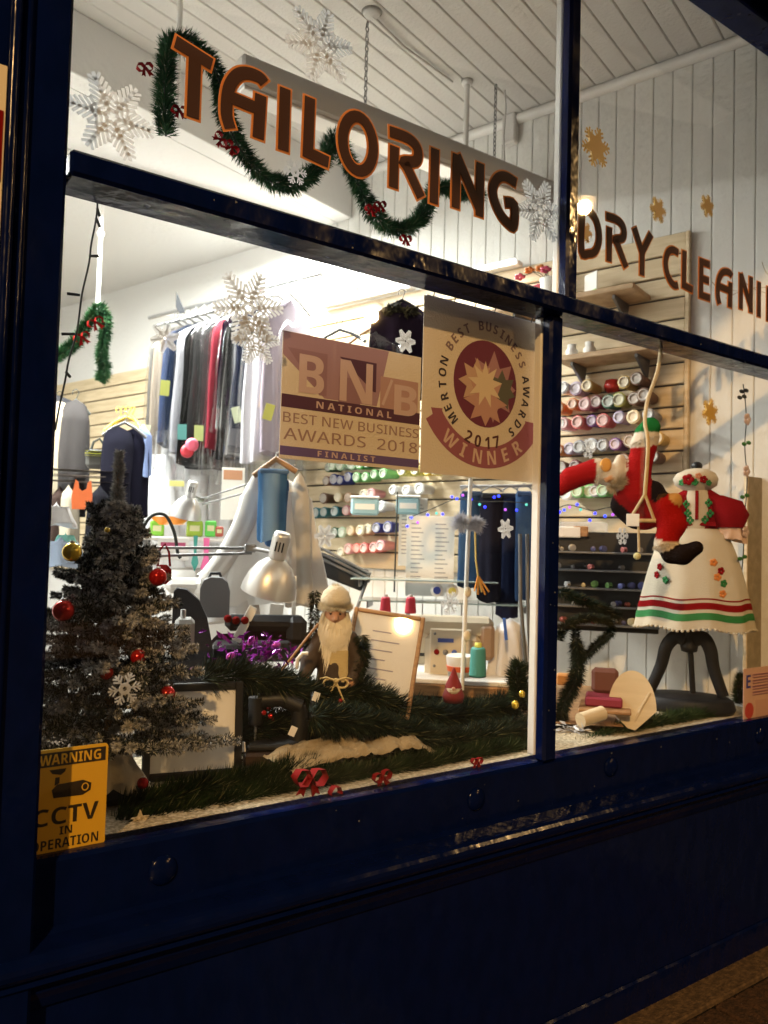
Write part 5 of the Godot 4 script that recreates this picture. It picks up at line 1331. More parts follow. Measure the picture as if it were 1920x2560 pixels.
func window_display() -> void:
	var sh := thing("display_shelf", "fleece covered display shelf behind the glass carrying the decorations", "shelf", at(Vector3(0, 0, 0)))
	part(sh, "board", boxed(Vector3(0.3, 0.79, -0.62), Vector3(3.1, 0.832, -0.012), 0.004), M.shelfwood)
	part(sh, "fleece", boxed(Vector3(0.32, 0.833, -0.61), Vector3(3.09, 0.846, -0.014), 0.004), M.fleece)
	part(sh, "front_panel", boxed(Vector3(0.3, 0.0, -0.63), Vector3(2.9, 0.79, -0.6), 0.004), M.white)
	frosted_tree()
	# framed certificates
	var fr := thing("picture_frame", "black framed certificate standing behind the frosted tree", "picture frame", Transform3D(Basis(Vector3.UP, -0.25) * Basis(Vector3.RIGHT, -0.06), Z(478, 2005, -0.33)))
	fr.position.y = 0.848
	frame(fr, 0.235, 0.245, 0.02, M.black, M.paper)
	var spot := P(1008, 1562, 2.55)          # leans so that its glass mirrors the street lamp
	var half := ((EYE - spot).normalized() + (Vector3(-8.8, 9.3, 10.0) - spot).normalized()).normalized()
	var lean := Basis(Vector3.UP, atan2(half.x, half.z)) * Basis(Vector3.RIGHT, -asin(half.y)) * Basis(Vector3.BACK, -0.12)
	var ce := thing("certificate_frame", "cream certificate in a brown frame leaning beside the bearded figure", "picture frame", Transform3D(lean, spot - lean * Vector3(0.05, 0.295, 0.008)))
	frame(ce, 0.22, 0.33, 0.014, M.wood, M.paper)
	part(ce, "seal", lathed([Vector2(0, 0), Vector2(0.022, 0), Vector2(0.022, 0.001), Vector2(0, 0.001)]), mat(0.04, 0.12, 0.4, 0.6), Transform3D(Basis(Vector3.RIGHT, PI / 2), Vector3(-0.07, 0.2, 0.0045)))
	for i in 7: part(ce, "print_line", boxed(Vector3(-0.045, 0.08 + i * 0.03, 0.0035), Vector3(-0.045 + 0.05 + 0.05 * fmod(i * 0.37, 1.0), 0.084 + i * 0.03, 0.0042), 0.0), mat(0.32, 0.3, 0.36, 0.8))
	part(ce, "glazing", boxed(Vector3(-0.1, 0.012, 0.006), Vector3(0.1, 0.318, 0.008), 0.0), clear(0.0, 0.02))
	bearded_figure()
	# purple foil tinsel
	var pf := thing("foil_tinsel", "crinkled purple foil tinsel heaped left of the bearded figure", "tinsel", at(Z(640, 1640, -0.5)))
	var fm := Mb.new()
	var q := RandomNumberGenerator.new(); q.seed = 88
	for i in 180:
		var p := Vector3(q.randfn() * 0.075, q.randf_range(-0.05, 0.05) + q.randfn() * 0.015, q.randfn() * 0.04)
		fm.blade(p, p + Vector3(q.randfn(), q.randfn(), q.randfn()).normalized() * 0.03, 0.007, Vector3(q.randfn(), q.randfn(), q.randfn()).normalized(), Color(0.15, 0.005, 0.24), Color(0.24, 0.012, 0.27))
	var foil := tinted(0.2); foil.metallic = 0.6
	part(pf, "foil", fm, foil)
	for g in [[576, 1640, 0.5], [690, 1612, 0.2], [628, 1602, 0.9]]: part(pf, "sweet", balled(Vector3(0.016, 0.01, 0.01), 8), mat(0.4, 0.05, 0.45, 0.2, 0.3), Transform3D(Basis(Vector3.BACK, g[2]), Z(g[0], g[1], -0.46) - pf.position))
	# dark hand sewing machine on the shelf
	var sm := stage("sewing_machine", "black antique sewing machine in shadow behind the front garland", "sewing machine", 690, 1900, 2.2)
	part(sm, "base", boxed(L(610, 1905, -0.09), L(775, 1870, 0.06), 0.008), mat(0.03, 0.016, 0.01, 0.4))
	part(sm, "bed", boxed(L(618, 1868, -0.08), L(768, 1852, 0.05), 0.006), M.black)
	part(sm, "pillar", tubed([L(745, 1855, -0.02), L(748, 1800, -0.02), L(742, 1765, -0.02)], 0.028, 0.022, 12), M.black)
	part(sm, "arm", tubed([L(748, 1772, -0.02), L(700, 1752, -0.02), L(640, 1756, -0.02)], 0.026, 0.02, 12), M.black)
	part(sm, "head", tubed([L(638, 1748, -0.02), L(636, 1815, -0.02)], 0.024, 0.02, 12), M.black)
	part(sm, "needle_bar", tubed([L(636, 1815, -0.02), L(636, 1852, -0.02)], 0.005), M.steel)
	var wl := Mb.new()
	var rp := []
	for i in 25: rp.append(L(778, 1785) + Vector3(0, cos(TAU * i / 24) * 0.05, sin(TAU * i / 24) * 0.05 - 0.02))
	wl.tube(rp, 0.008, -1, 8, false)
	part(sm, "hand_wheel", wl, M.iron)
	for g in [[605, 1868, 2.12, 0.4, "small white ticket standing by the frame's right edge"], [732, 1828, 2.1, -0.1, "small white tag hanging from the antique sewing machine"], [790, 1742, 2.2, 0.0, "tiny pale tag among the fir behind the sewing machine"]]:
		solo("paper_tag", g[4], "tag", boxed(Vector3(-0.009, -0.013, 0), Vector3(0.009, 0.013, 0.001), 0.0003), M.paper, Transform3D(facing(P(g[0], g[1], g[2])).basis * Basis(Vector3.BACK, -0.3 + g[3]), P(g[0], g[1], g[2])), "paper tags in the display")
	# straw coloured fleece animals' bedding
	var st := thing("fleece_heap", "rumpled heap of straw coloured fleece behind the front garland", "fleece", at(Z(880, 1890, -0.22)))
	var pts := []
	for e in [[690, 1905], [760, 1880], [850, 1868], [930, 1862], [1000, 1850], [1060, 1868]]: pts.append(Z(e[0], e[1], -0.22) - st.position)
	var fz := FastNoiseLite.new(); fz.seed = 44; fz.frequency = 9.0; fz.fractal_octaves = 4
	var rows := []
	var cp := curve(pts, 8)
	for i in cp.size():
		var row := PackedVector3Array()
		var e := sin(PI * clampf(float(i) / (cp.size() - 1), 0.02, 0.98))
		for j in 22:
			var a := PI * j / 21.0
			var p := cp[i] + Vector3(0, sin(a) * 0.036 * sqrt(e) - 0.012, cos(a) * 0.085)
			var nz := fz.get_noise_3dv(p + st.position)
			row.append(p + Vector3(0, nz * 0.035 * e, nz * 0.02) + Vector3(0, absf(fz.get_noise_3dv(p * 2.7)) * 0.014, 0))
		rows.append(row)
	var fl := Mb.new(); fl.loft(rows, false)
	for i in fl.c.size(): fl.c[i] = Color(0.36, 0.28, 0.17)
	part(st, "fleece", fl, M.plush)
	part(st, "loose_fibres", needles(curve(pts, 5), 0.04, 2200, 0.016, 0.0007, Color(0.4, 0.3, 0.17), Color(0.65, 0.52, 0.34), 0.0, 12), M.needle)
	# garlands along the shelf
	var runs := [
		["front_garland", "green tinsel garland lying along the foot of the left pane", [[285, 2075], [360, 2058], [440, 2040], [520, 2022], [600, 2005], [690, 1980], [780, 1958], [880, 1944], [980, 1928], [1080, 1912], [1200, 1890], [1330, 1872]], -0.13, 0.042, 20000, 0.045, Color(0.006, 0.02, 0.005), Color(0.028, 0.075, 0.02)],
		["fir_garland", "dark fir garland heaped high across the middle of the display", [[505, 1700], [590, 1690], [680, 1700], [760, 1735], [830, 1745], [900, 1730], [960, 1760], [1040, 1775], [1120, 1790], [1210, 1775], [1290, 1760], [1330, 1740]], -0.36, 0.065, 16000, 0.05, Color(0.006, 0.016, 0.009), Color(0.028, 0.06, 0.035)],
		["fir_garland", "lower dark fir garland in front of the heaped one", [[780, 1790], [850, 1800], [920, 1805], [1000, 1830], [1080, 1850], [1170, 1850], [1250, 1835], [1330, 1820]], -0.2, 0.06, 14000, 0.045, Color(0.006, 0.015, 0.009), Color(0.025, 0.055, 0.03)],
		["fir_garland", "dark fir garland on the shelf behind the antique sewing machine", [[520, 1760], [580, 1790], [640, 1750], [700, 1720], [760, 1760], [800, 1800], [830, 1850]], -0.48, 0.065, 9000, 0.05, Color(0.008, 0.02, 0.012), Color(0.03, 0.07, 0.04)],
		["front_garland", "second green tinsel garland behind the first, before the picture frame", [[300, 2030], [380, 2012], [460, 1992], [540, 1975], [620, 1960], [700, 1945], [780, 1930]], -0.17, 0.045, 9000, 0.05, Color(0.005, 0.016, 0.004), Color(0.024, 0.06, 0.018)],
		["fir_garland", "low dark fir garland filling the shelf behind the picture frame", [[420, 1890], [520, 1860], [620, 1830], [700, 1815], [780, 1830], [860, 1860]], -0.42, 0.09, 13000, 0.055, Color(0.006, 0.014, 0.008), Color(0.02, 0.04, 0.022)],
		["fir_garland", "low dark fir garland between the straw and the heaped garland", [[880, 1850], [980, 1870], [1080, 1880], [1180, 1885], [1280, 1868], [1335, 1850]], -0.3, 0.05, 8000, 0.045, Color(0.006, 0.014, 0.008), Color(0.022, 0.045, 0.025)],
		["fir_garland", "thick dark fir sprig standing against the mullion", [[1300, 1760], [1296, 1720], [1292, 1685], [1300, 1660]], -0.2, 0.03, 1900, 0.04, Color(0.01, 0.03, 0.015), Color(0.04, 0.09, 0.04)],
		["front_garland", "green tinsel garland along the foot of the right pane", [[1395, 1905], [1440, 1880], [1500, 1850], [1560, 1828], [1640, 1808], [1720, 1795], [1800, 1780]], -0.12, 0.034, 8500, 0.04, Color(0.012, 0.04, 0.01), Color(0.05, 0.12, 0.035)],
		["fir_garland", "dark fir garland looping over the corner right of the mullion", [[1395, 1600], [1420, 1560], [1470, 1545], [1520, 1555], [1527, 1580], [1495, 1610], [1455, 1645], [1440, 1610], [1440, 1570]], -0.3, 0.009, 4200, 0.026, Color(0.005, 0.012, 0.008), Color(0.02, 0.045, 0.025)],
		["fir_garland", "dark fir garland hanging below the loop right of the mullion", [[1440, 1600], [1445, 1660], [1435, 1710], [1410, 1760], [1400, 1820], [1420, 1860]], -0.25, 0.018, 4200, 0.036, Color(0.005, 0.012, 0.008), Color(0.02, 0.045, 0.025)],
		["fir_garland", "dark fir garland rising from the loop to the bobbin rack", [[1400, 1480], [1450, 1500], [1500, 1520], [1545, 1540]], -0.5, 0.012, 2000, 0.035, Color(0.005, 0.012, 0.008), Color(0.02, 0.05, 0.03)],
		["fir_garland", "short dark green fir sprig at the far right behind the pink notice", [[1850, 1760], [1846, 1720], [1856, 1690]], -0.1, 0.02, 1200, 0.03, Color(0.01, 0.03, 0.012), Color(0.04, 0.1, 0.03)]]
	var sd := 100
	for g in runs:
		sd += 1
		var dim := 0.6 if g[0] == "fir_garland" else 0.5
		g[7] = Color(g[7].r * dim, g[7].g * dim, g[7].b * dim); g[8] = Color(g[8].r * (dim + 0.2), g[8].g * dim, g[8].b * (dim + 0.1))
		var mid: Array = g[2][g[2].size() / 2]
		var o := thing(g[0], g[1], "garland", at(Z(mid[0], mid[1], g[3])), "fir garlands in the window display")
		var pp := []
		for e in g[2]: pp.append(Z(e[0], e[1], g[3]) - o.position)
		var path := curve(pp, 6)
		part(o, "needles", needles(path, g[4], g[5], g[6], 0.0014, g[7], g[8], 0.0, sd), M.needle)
		part(o, "wire", tubed(Array(path), 0.003, -1, 5), M.wire)
		if g[1].begins_with("green tinsel garland lying"):
			for e in [[775, 1942, -0.1, 0.045], [828, 1996, 0.9, 0.034], [955, 1940, 0.2, 0.028], [1192, 1902, 0.0, 0.02]]:
				bow(o, Transform3D(Basis(Vector3.BACK, e[2]), Z(e[0], e[1], -0.035) - o.position), e[3], M.red)
		if g[1].begins_with("dark fir garland heaped") or g[1].begins_with("dark fir garland on"):
			for e in ([[847, 1768], [851, 1752], [843, 1788], [660, 1782], [676, 1790]] if g[1].begins_with("dark fir garland heaped") else [[672, 1772], [655, 1775], [668, 1795], [682, 1800]]):
				part(o, "berry", balled(Vector3(0.007, 0.007, 0.007), 10), M.bauble_red, at(Z(e[0], e[1], g[3] + 0.07) - o.position))
	# red hatted gnome by the white pole
	var gn := stage("gnome_ornament", "little gnome ornament in a tall red hat beside the white pole's foot", "ornament", 1133, 1755, 2.45)
	part(gn, "body", lathed([Vector2(0, 0), Vector2(0.03, 0.0), Vector2(0.034, 0.02), Vector2(0.026, 0.042), Vector2(0, 0.044)]), mat(0.16, 0.012, 0.012, 0.85))
	part(gn, "beard", lathed([Vector2(0, 0.02), Vector2(0.018, 0.028), Vector2(0.022, 0.044), Vector2(0, 0.05)]), M.fleece, at(Vector3(0, 0, 0.012)))
	part(gn, "nose", balled(Vector3(0.006, 0.006, 0.006), 8), mat(0.55, 0.3, 0.2, 0.7), at(Vector3(0, 0.046, 0.03)))
	part(gn, "hat", lathed([Vector2(0.027, 0.046), Vector2(0.022, 0.06), Vector2(0.012, 0.082), Vector2(0.003, 0.105), Vector2(0, 0.107)]), mat(0.2, 0.01, 0.01, 0.85))
	for g in [[1288, 1762, 0.012, "tiny gold bell on the fir left of the mullion"], [1305, 1735, 0.01, "tiny yellow green leaf bauble on the fir sprig by the mullion"]]:
		solo("gold_bell", g[3], "bell", balled(Vector3(g[2], g[2] * 1.2, g[2]), 10), M.bauble_gold, at(Z(g[0], g[1], -0.13)), "gold bells on the fir")


func frame(o: Node3D, w: float, h: float, b: float, wood: Material, paper: Material) -> void:
	for s in [-1.0, 1.0]:
		part(o, "bar", boxed(Vector3(s * w / 2 - b / 2, 0, -0.008), Vector3(s * w / 2 + b / 2, h, 0.012), 0.003), wood)
	part(o, "bar", boxed(Vector3(-w / 2 + b / 2, 0, -0.008), Vector3(w / 2 - b / 2, b, 0.011), 0.003), wood)
	part(o, "bar", boxed(Vector3(-w / 2 + b / 2, h - b, -0.008), Vector3(w / 2 - b / 2, h, 0.011), 0.003), wood)
	part(o, "sheet", boxed(Vector3(-w / 2 + b / 2, b, -0.004), Vector3(w / 2 - b / 2, h - b, 0.003), 0.0), paper)


func frosted_tree() -> void:
	var base := Vector3(0.575, 0.85, -0.3)
	var t := thing("frosted_tree", "frosted artificial Christmas tree in the left corner of the window", "christmas tree", at(base))
	part(t, "trunk", tubed([Vector3(0, 0, 0), Vector3(0.005, 0.45, 0), Vector3(0.0, 0.8, 0)], 0.014, 0.005), M.wood)
	part(t, "stand", lathed([Vector2(0, 0), Vector2(0.09, 0), Vector2(0.085, 0.02), Vector2(0.03, 0.05), Vector2(0, 0.05)]), M.iron)
	var q := RandomNumberGenerator.new(); q.seed = 4
	var crown := Mb.new()
	var n := 165
	for i in n:
		var f := float(i) / n
		var y := lerpf(0.1, 0.695, pow(f, 0.95))
		var reach := lerpf(0.238, 0.03, f) * q.randf_range(0.68, 1.1)
		var a := i * 2.39996 + q.randf_range(-0.3, 0.3)
		var fr_amt := 0.28 + 0.62 * q.randf()
		var d := Vector3(cos(a), 0, sin(a))
		var tip := Vector3(0, y, 0) + d * reach + Vector3(0, q.randf_range(-0.01, 0.035), 0)
		var p := curve([Vector3(0, y - 0.01, 0), Vector3(0, y + 0.005, 0) + d * reach * 0.5, tip], 4)
		var m := needles(p, 0.014, int(230 * (0.4 + reach / 0.2)), 0.013, 0.0013, Color(0.006, 0.009, 0.007), Color(0.022, 0.03, 0.025), fr_amt * 0.3, i + 300)
		crown.v.append_array(m.v); crown.n.append_array(m.n); crown.c.append_array(m.c)
		for s in 5:                                   # side twigs, each ending in a puff that may be frosted
			var from: Vector3 = p[mini(3 + s, p.size() - 1)]
			var sd := (d.cross(Vector3.UP) * (1.0 if s % 2 else -1.0) * q.randf_range(0.3, 0.9) + d * 0.9 + Vector3(0, q.randf_range(-0.15, 0.35), 0)).normalized()
			if s == 4: sd = (d + Vector3(0, 0.15, 0)).normalized()
			var tw := reach * q.randf_range(0.2, 0.34) + 0.012
			var fz := clampf(fr_amt + q.randf_range(-0.3, 0.3), 0.02, 0.95)
			var m2 := needles(PackedVector3Array([from, from + sd * tw * 0.5]), 0.01, 50, 0.012, 0.0013, Color(0.006, 0.009, 0.007), Color(0.022, 0.03, 0.025), fz * 0.4, i * 7 + s + 900)
			var m3 := needles(PackedVector3Array([from + sd * tw * 0.45, from + sd * tw]), 0.0155, 230, 0.0115, 0.0014, Color(0.01, 0.014, 0.012), Color(0.04, 0.05, 0.044), fz, i * 7 + s + 2900)
			for mm in [m2, m3]: crown.v.append_array(mm.v); crown.n.append_array(mm.n); crown.c.append_array(mm.c)
	var sp := Mb.new()
	for e in [[0.58, 0.66, 0.026, 2000], [0.65, 0.74, 0.019, 1900], [0.73, 0.8, 0.013, 1400], [0.79, 0.83, 0.007, 500]]:
		var m4 := needles(PackedVector3Array([Vector3(0, e[0], 0), Vector3(0.003, e[1], 0)]), e[2], e[3], 0.015, 0.0013, Color(0.16, 0.175, 0.17), Color(0.26, 0.27, 0.265), 0.85, int(e[0] * 100))
		sp.v.append_array(m4.v); sp.n.append_array(m4.n); sp.c.append_array(m4.c)
	part(t, "crown", crown, M.needle)
	part(t, "leader", sp, M.needle)
	var wrap := Mb.new()
	part(t, "base_cloth", cloth(Color(0.42, 0.36, 0.26), Vector2(0.05, 0.05), Vector2(0.1, 0.09), 0.1, 7, 0.12, 12), M.cloth, at(Vector3(0, 0.1, 0)))
	# baubles hang on the tree: each its own thing
	var defs := [[395, 1443, 21, "red", "large red bauble on the tree's right edge, by the shining sewing machine"], [158, 1527, 24, "red", "large dark red bauble at the tree's left edge"], [346, 1643, 18, "red", "red bauble low in the middle of the tree, right one of a pair"], [266, 1682, 16, "red", "red bauble low in the middle of the tree, left one of a pair"], [418, 1735, 19, "red", "red bauble with two glints at the lower right of the tree"],
		[357, 1958, 13, "red", "dull red bauble near the tree's foot"], [180, 1380, 22, "gold", "gold bauble high on the tree's left side"], [268, 1325, 6, "gold", "tiny gold bead near the top of the tree"]]
	for b in defs:
		var p := Z(b[0], b[1], -0.3)
		var dir := Vector2(p.x - base.x, 0)
		var zz := -0.3 + 0.14 * sqrt(clampf(1.0 - pow((p.x - base.x) / 0.22, 2.0), 0.05, 1.0))
		p = Z(b[0], b[1], zz)
		var r: float = b[2] * (p - EYE).length() / FOCAL * 1.03
		var o := thing("bauble", b[4], "bauble", at(p), b[3] + " baubles on the tree")
		part(o, "ball", balled(Vector3(r, r, r), 18), M.bauble_red if b[3] == "red" else M.bauble_gold)
		part(o, "cap", lathed([Vector2(0, 0), Vector2(r * 0.26, 0), Vector2(r * 0.24, r * 0.22), Vector2(0, r * 0.22)], 10), M.steel, at(Vector3(0, r * 0.95, 0)))
	solo("star_ornament", "small cream star ornament hanging near the tree's foot", "ornament", star_mesh(0.022, 0.010, 5), M.fleece, at(Z(350, 2050, -0.1)))


func star_poly(r: float, inner: float, n: int, turn: float) -> PackedVector2Array:
	var p := PackedVector2Array()
	for i in n * 2: p.append(Vector2.from_angle(turn + PI * i / n) * (r if i % 2 == 0 else inner))
	return p

func star_mesh(r: float, inner: float, n: int) -> Mb:
	var m := Mb.new()
	var p := PackedVector2Array()
	for i in n * 2: p.append(Vector2.from_angle(PI / 2 + PI * i / n) * (r if i % 2 == 0 else inner))
	m.prism(p, -0.003, 0.003)
	return m


func bearded_figure() -> void:
	var o := stage("bearded_figure", "standing bearded figure in a white fur hat and dark robe in the display", "figurine", 835, 1760, 2.4)
	var k := pk
	var fur := Color(0.8, 0.72, 0.55); var flesh := Color(0.5, 0.26, 0.15); var robe := Color(0.05, 0.03, 0.016)
	# body: one skin with robe, arms, hands, head
	var b := [[L(835, 1760), L(835, 1660), 0.07, 0.05, robe], [L(835, 1660), L(833, 1590), 0.052, 0.04, robe], [L(833, 1590), L(832, 1545), 0.022, 0.02, flesh], [L(832, 1540, 0.004), L(832, 1525, 0.006), 0.034, 0.033, flesh],
		[L(800, 1600), L(772, 1650, 0.02), 0.03, 0.026, robe], [L(772, 1650, 0.02), L(762, 1680, 0.045), 0.024, 0.02, robe], [L(868, 1600), L(893, 1650, 0.02), 0.03, 0.026, robe], [L(893, 1650, 0.02), L(880, 1690, 0.045), 0.024, 0.02, robe],
		[L(760, 1684, 0.05), L(764, 1698, 0.055), 0.012, 0.01, flesh], [L(878, 1694, 0.05), L(870, 1704, 0.055), 0.012, 0.01, flesh], [L(832, 1535, 0.036), L(832, 1546, 0.044), 0.006, 0.0085, flesh]]
	var body := part(o, "body", skin(b, 0.006, 0.012), M.tint)
	for s in [-1.0, 1.0]: part(body, "eye", balled(Vector3(0.0038, 0.003, 0.003), 8), M.black, at(L(832 + s * 12, 1533, 0.038)))
	for s in [-1.0, 1.0]: part(body, "eyebrow", needles(PackedVector3Array([L(832 + s * 6, 1524, 0.04), L(832 + s * 20, 1527, 0.036)]), 0.002, 60, 0.007, 0.0007, fur, fur * 1.1, 0.0, 5), M.needle)
	# hat: pale fur dome with a thick brim
	var dome := Mb.new()
	dome.lathe([Vector2(0.0, 0.062), Vector2(0.02, 0.058), Vector2(0.038, 0.042), Vector2(0.046, 0.02), Vector2(0.047, 0.0), Vector2(0.0, -0.004)], 22)
	var hx := at(L(832, 1514, 0.0))
	var hat := part(o, "hat", dome, mat(0.62, 0.53, 0.38, 0.95, 0.0, "rough"), hx)
	var ringp := PackedVector3Array()
	for i in 17: ringp.append(Vector3(cos(TAU * i / 16) * 0.042, -0.004, sin(TAU * i / 16) * 0.042))
	var pile := PackedVector3Array()
	for i in 60: pile.append(Vector3(cos(i * 2.4) * 0.044 * sqrt(1.0 - i / 60.0), 0.058 * (i / 60.0), sin(i * 2.4) * 0.044 * sqrt(1.0 - i / 60.0)))
	part(hat, "fur_pile", needles(pile, 0.005, 3600, 0.016, 0.0013, fur * 0.8, fur, 0.0, 77), M.needle)
	part(hat, "fur_brim", needles(ringp, 0.01, 2600, 0.015, 0.0012, fur * 0.85, fur, 0.0, 31), M.needle)
	# hair and beard: strands hanging from the chin and cheeks
	var hair := Mb.new()
	var q := RandomNumberGenerator.new(); q.seed = 61
	for i in 1500:
		var a := q.randf_range(-1.25, 1.25)
		var from := L(832, 1556) + Vector3(sin(a) * 0.036, q.randf_range(-0.004, 0.022) * absf(a), cos(a) * 0.034)
		var len := 0.185 * (1.0 - 0.35 * absf(a)) * q.randf_range(0.55, 1.0)
		var mid := from + Vector3(sin(a) * 0.02, -len * 0.5, 0.022 * cos(a))
		var tip := from + Vector3(-sin(a) * 0.002 + q.randfn() * 0.008, -len, 0.016 * cos(a))
		hair.blade(from, mid, 0.003, Vector3(cos(a), 0, -sin(a)), fur * 0.92, fur)
		hair.blade(mid.lerp(from, 0.3), tip, 0.0024, Vector3(cos(a), 0, -sin(a)), fur, fur * 1.1)
	for i in 700:
		var a := q.randf_range(0.9, TAU - 0.9)
		var from := L(832, 1530) + Vector3(sin(a) * 0.04, 0, cos(a) * 0.036)
		hair.blade(from, from + Vector3(sin(a) * 0.012, -0.075 * q.randf_range(0.6, 1.0), cos(a) * 0.008), 0.0026, Vector3(cos(a), 0, -sin(a)), fur * 0.8, fur)
	for s in [-1.0, 1.0]:
		for i in 60:
			var from := L(832 + s * 3, 1553, 0.04)
			hair.blade(from, from + Vector3(s * 0.022 * q.randf(), -0.012 - 0.012 * q.randf(), 0.004), 0.002, Vector3.RIGHT, fur, fur * 1.1)
	part(o, "beard", hair, M.needle)
	# pale front panel, straw bow and dark fir sleeves
	part(o, "front_panel", cloth(Color(0.55, 0.42, 0.2), Vector2(0.03, 0.008), Vector2(0.036, 0.012), 120 * k, 4, 0.12, 55), M.cloth, at(L(842, 1622, 0.044)))
	var bw := Mb.new()
	for s in [-1.0, 1.0]:
		var lp := []
		for i in 13: lp.append(L(838, 1690, 0.085) + Vector3(s * (1 - cos(TAU * i / 12)) * 0.018, sin(TAU * i / 12) * 0.013 * s - 0.008, 0))
		bw.tube(lp, 0.0035, -1, 6)
		bw.tube([L(838, 1690, 0.086), L(838 + s * 10, 1715, 0.09), L(838 + s * 22, 1742, 0.085)], 0.003, -1, 6)
		bw.tube([L(838, 1690, 0.086), L(838 + s * 24, 1682, 0.088), L(838 + s * 38, 1688, 0.07)], 0.003, -1, 6)
	bw.ball(L(838, 1690, 0.087), Vector3(0.009, 0.008, 0.006), 8)
	part(o, "straw_bow", bw, mat(0.62, 0.48, 0.22, 0.7))
	part(o, "fir_sleeve", needles(PackedVector3Array([L(895, 1585, 0.02), L(905, 1640, 0.03), L(890, 1690, 0.05)]), 0.022, 1300, 0.026, 0.0014, Color(0.01, 0.018, 0.01), Color(0.04, 0.05, 0.03), 0.0, 33), M.needle)
	part(o, "fir_sleeve", needles(PackedVector3Array([L(778, 1480, -0.03), L(780, 1560, 0.0), L(765, 1640, 0.01)]), 0.018, 1200, 0.022, 0.0014, Color(0.012, 0.016, 0.008), Color(0.045, 0.04, 0.025), 0.0, 34), M.needle)
	part(o, "staff", tubed([L(700, 1680, 0.04), L(752, 1610, 0.03), L(790, 1560, 0.02)], 0.004), M.wood)
	var pw := stage("cane_ornament", "white crooked cane loop beside the bearded figure's left side", "ornament", 764, 1650, 2.3)
	part(pw, "cane", tubed([L(742, 1672), L(744, 1648), L(756, 1634), L(770, 1634)], 0.006), M.gloss_white)


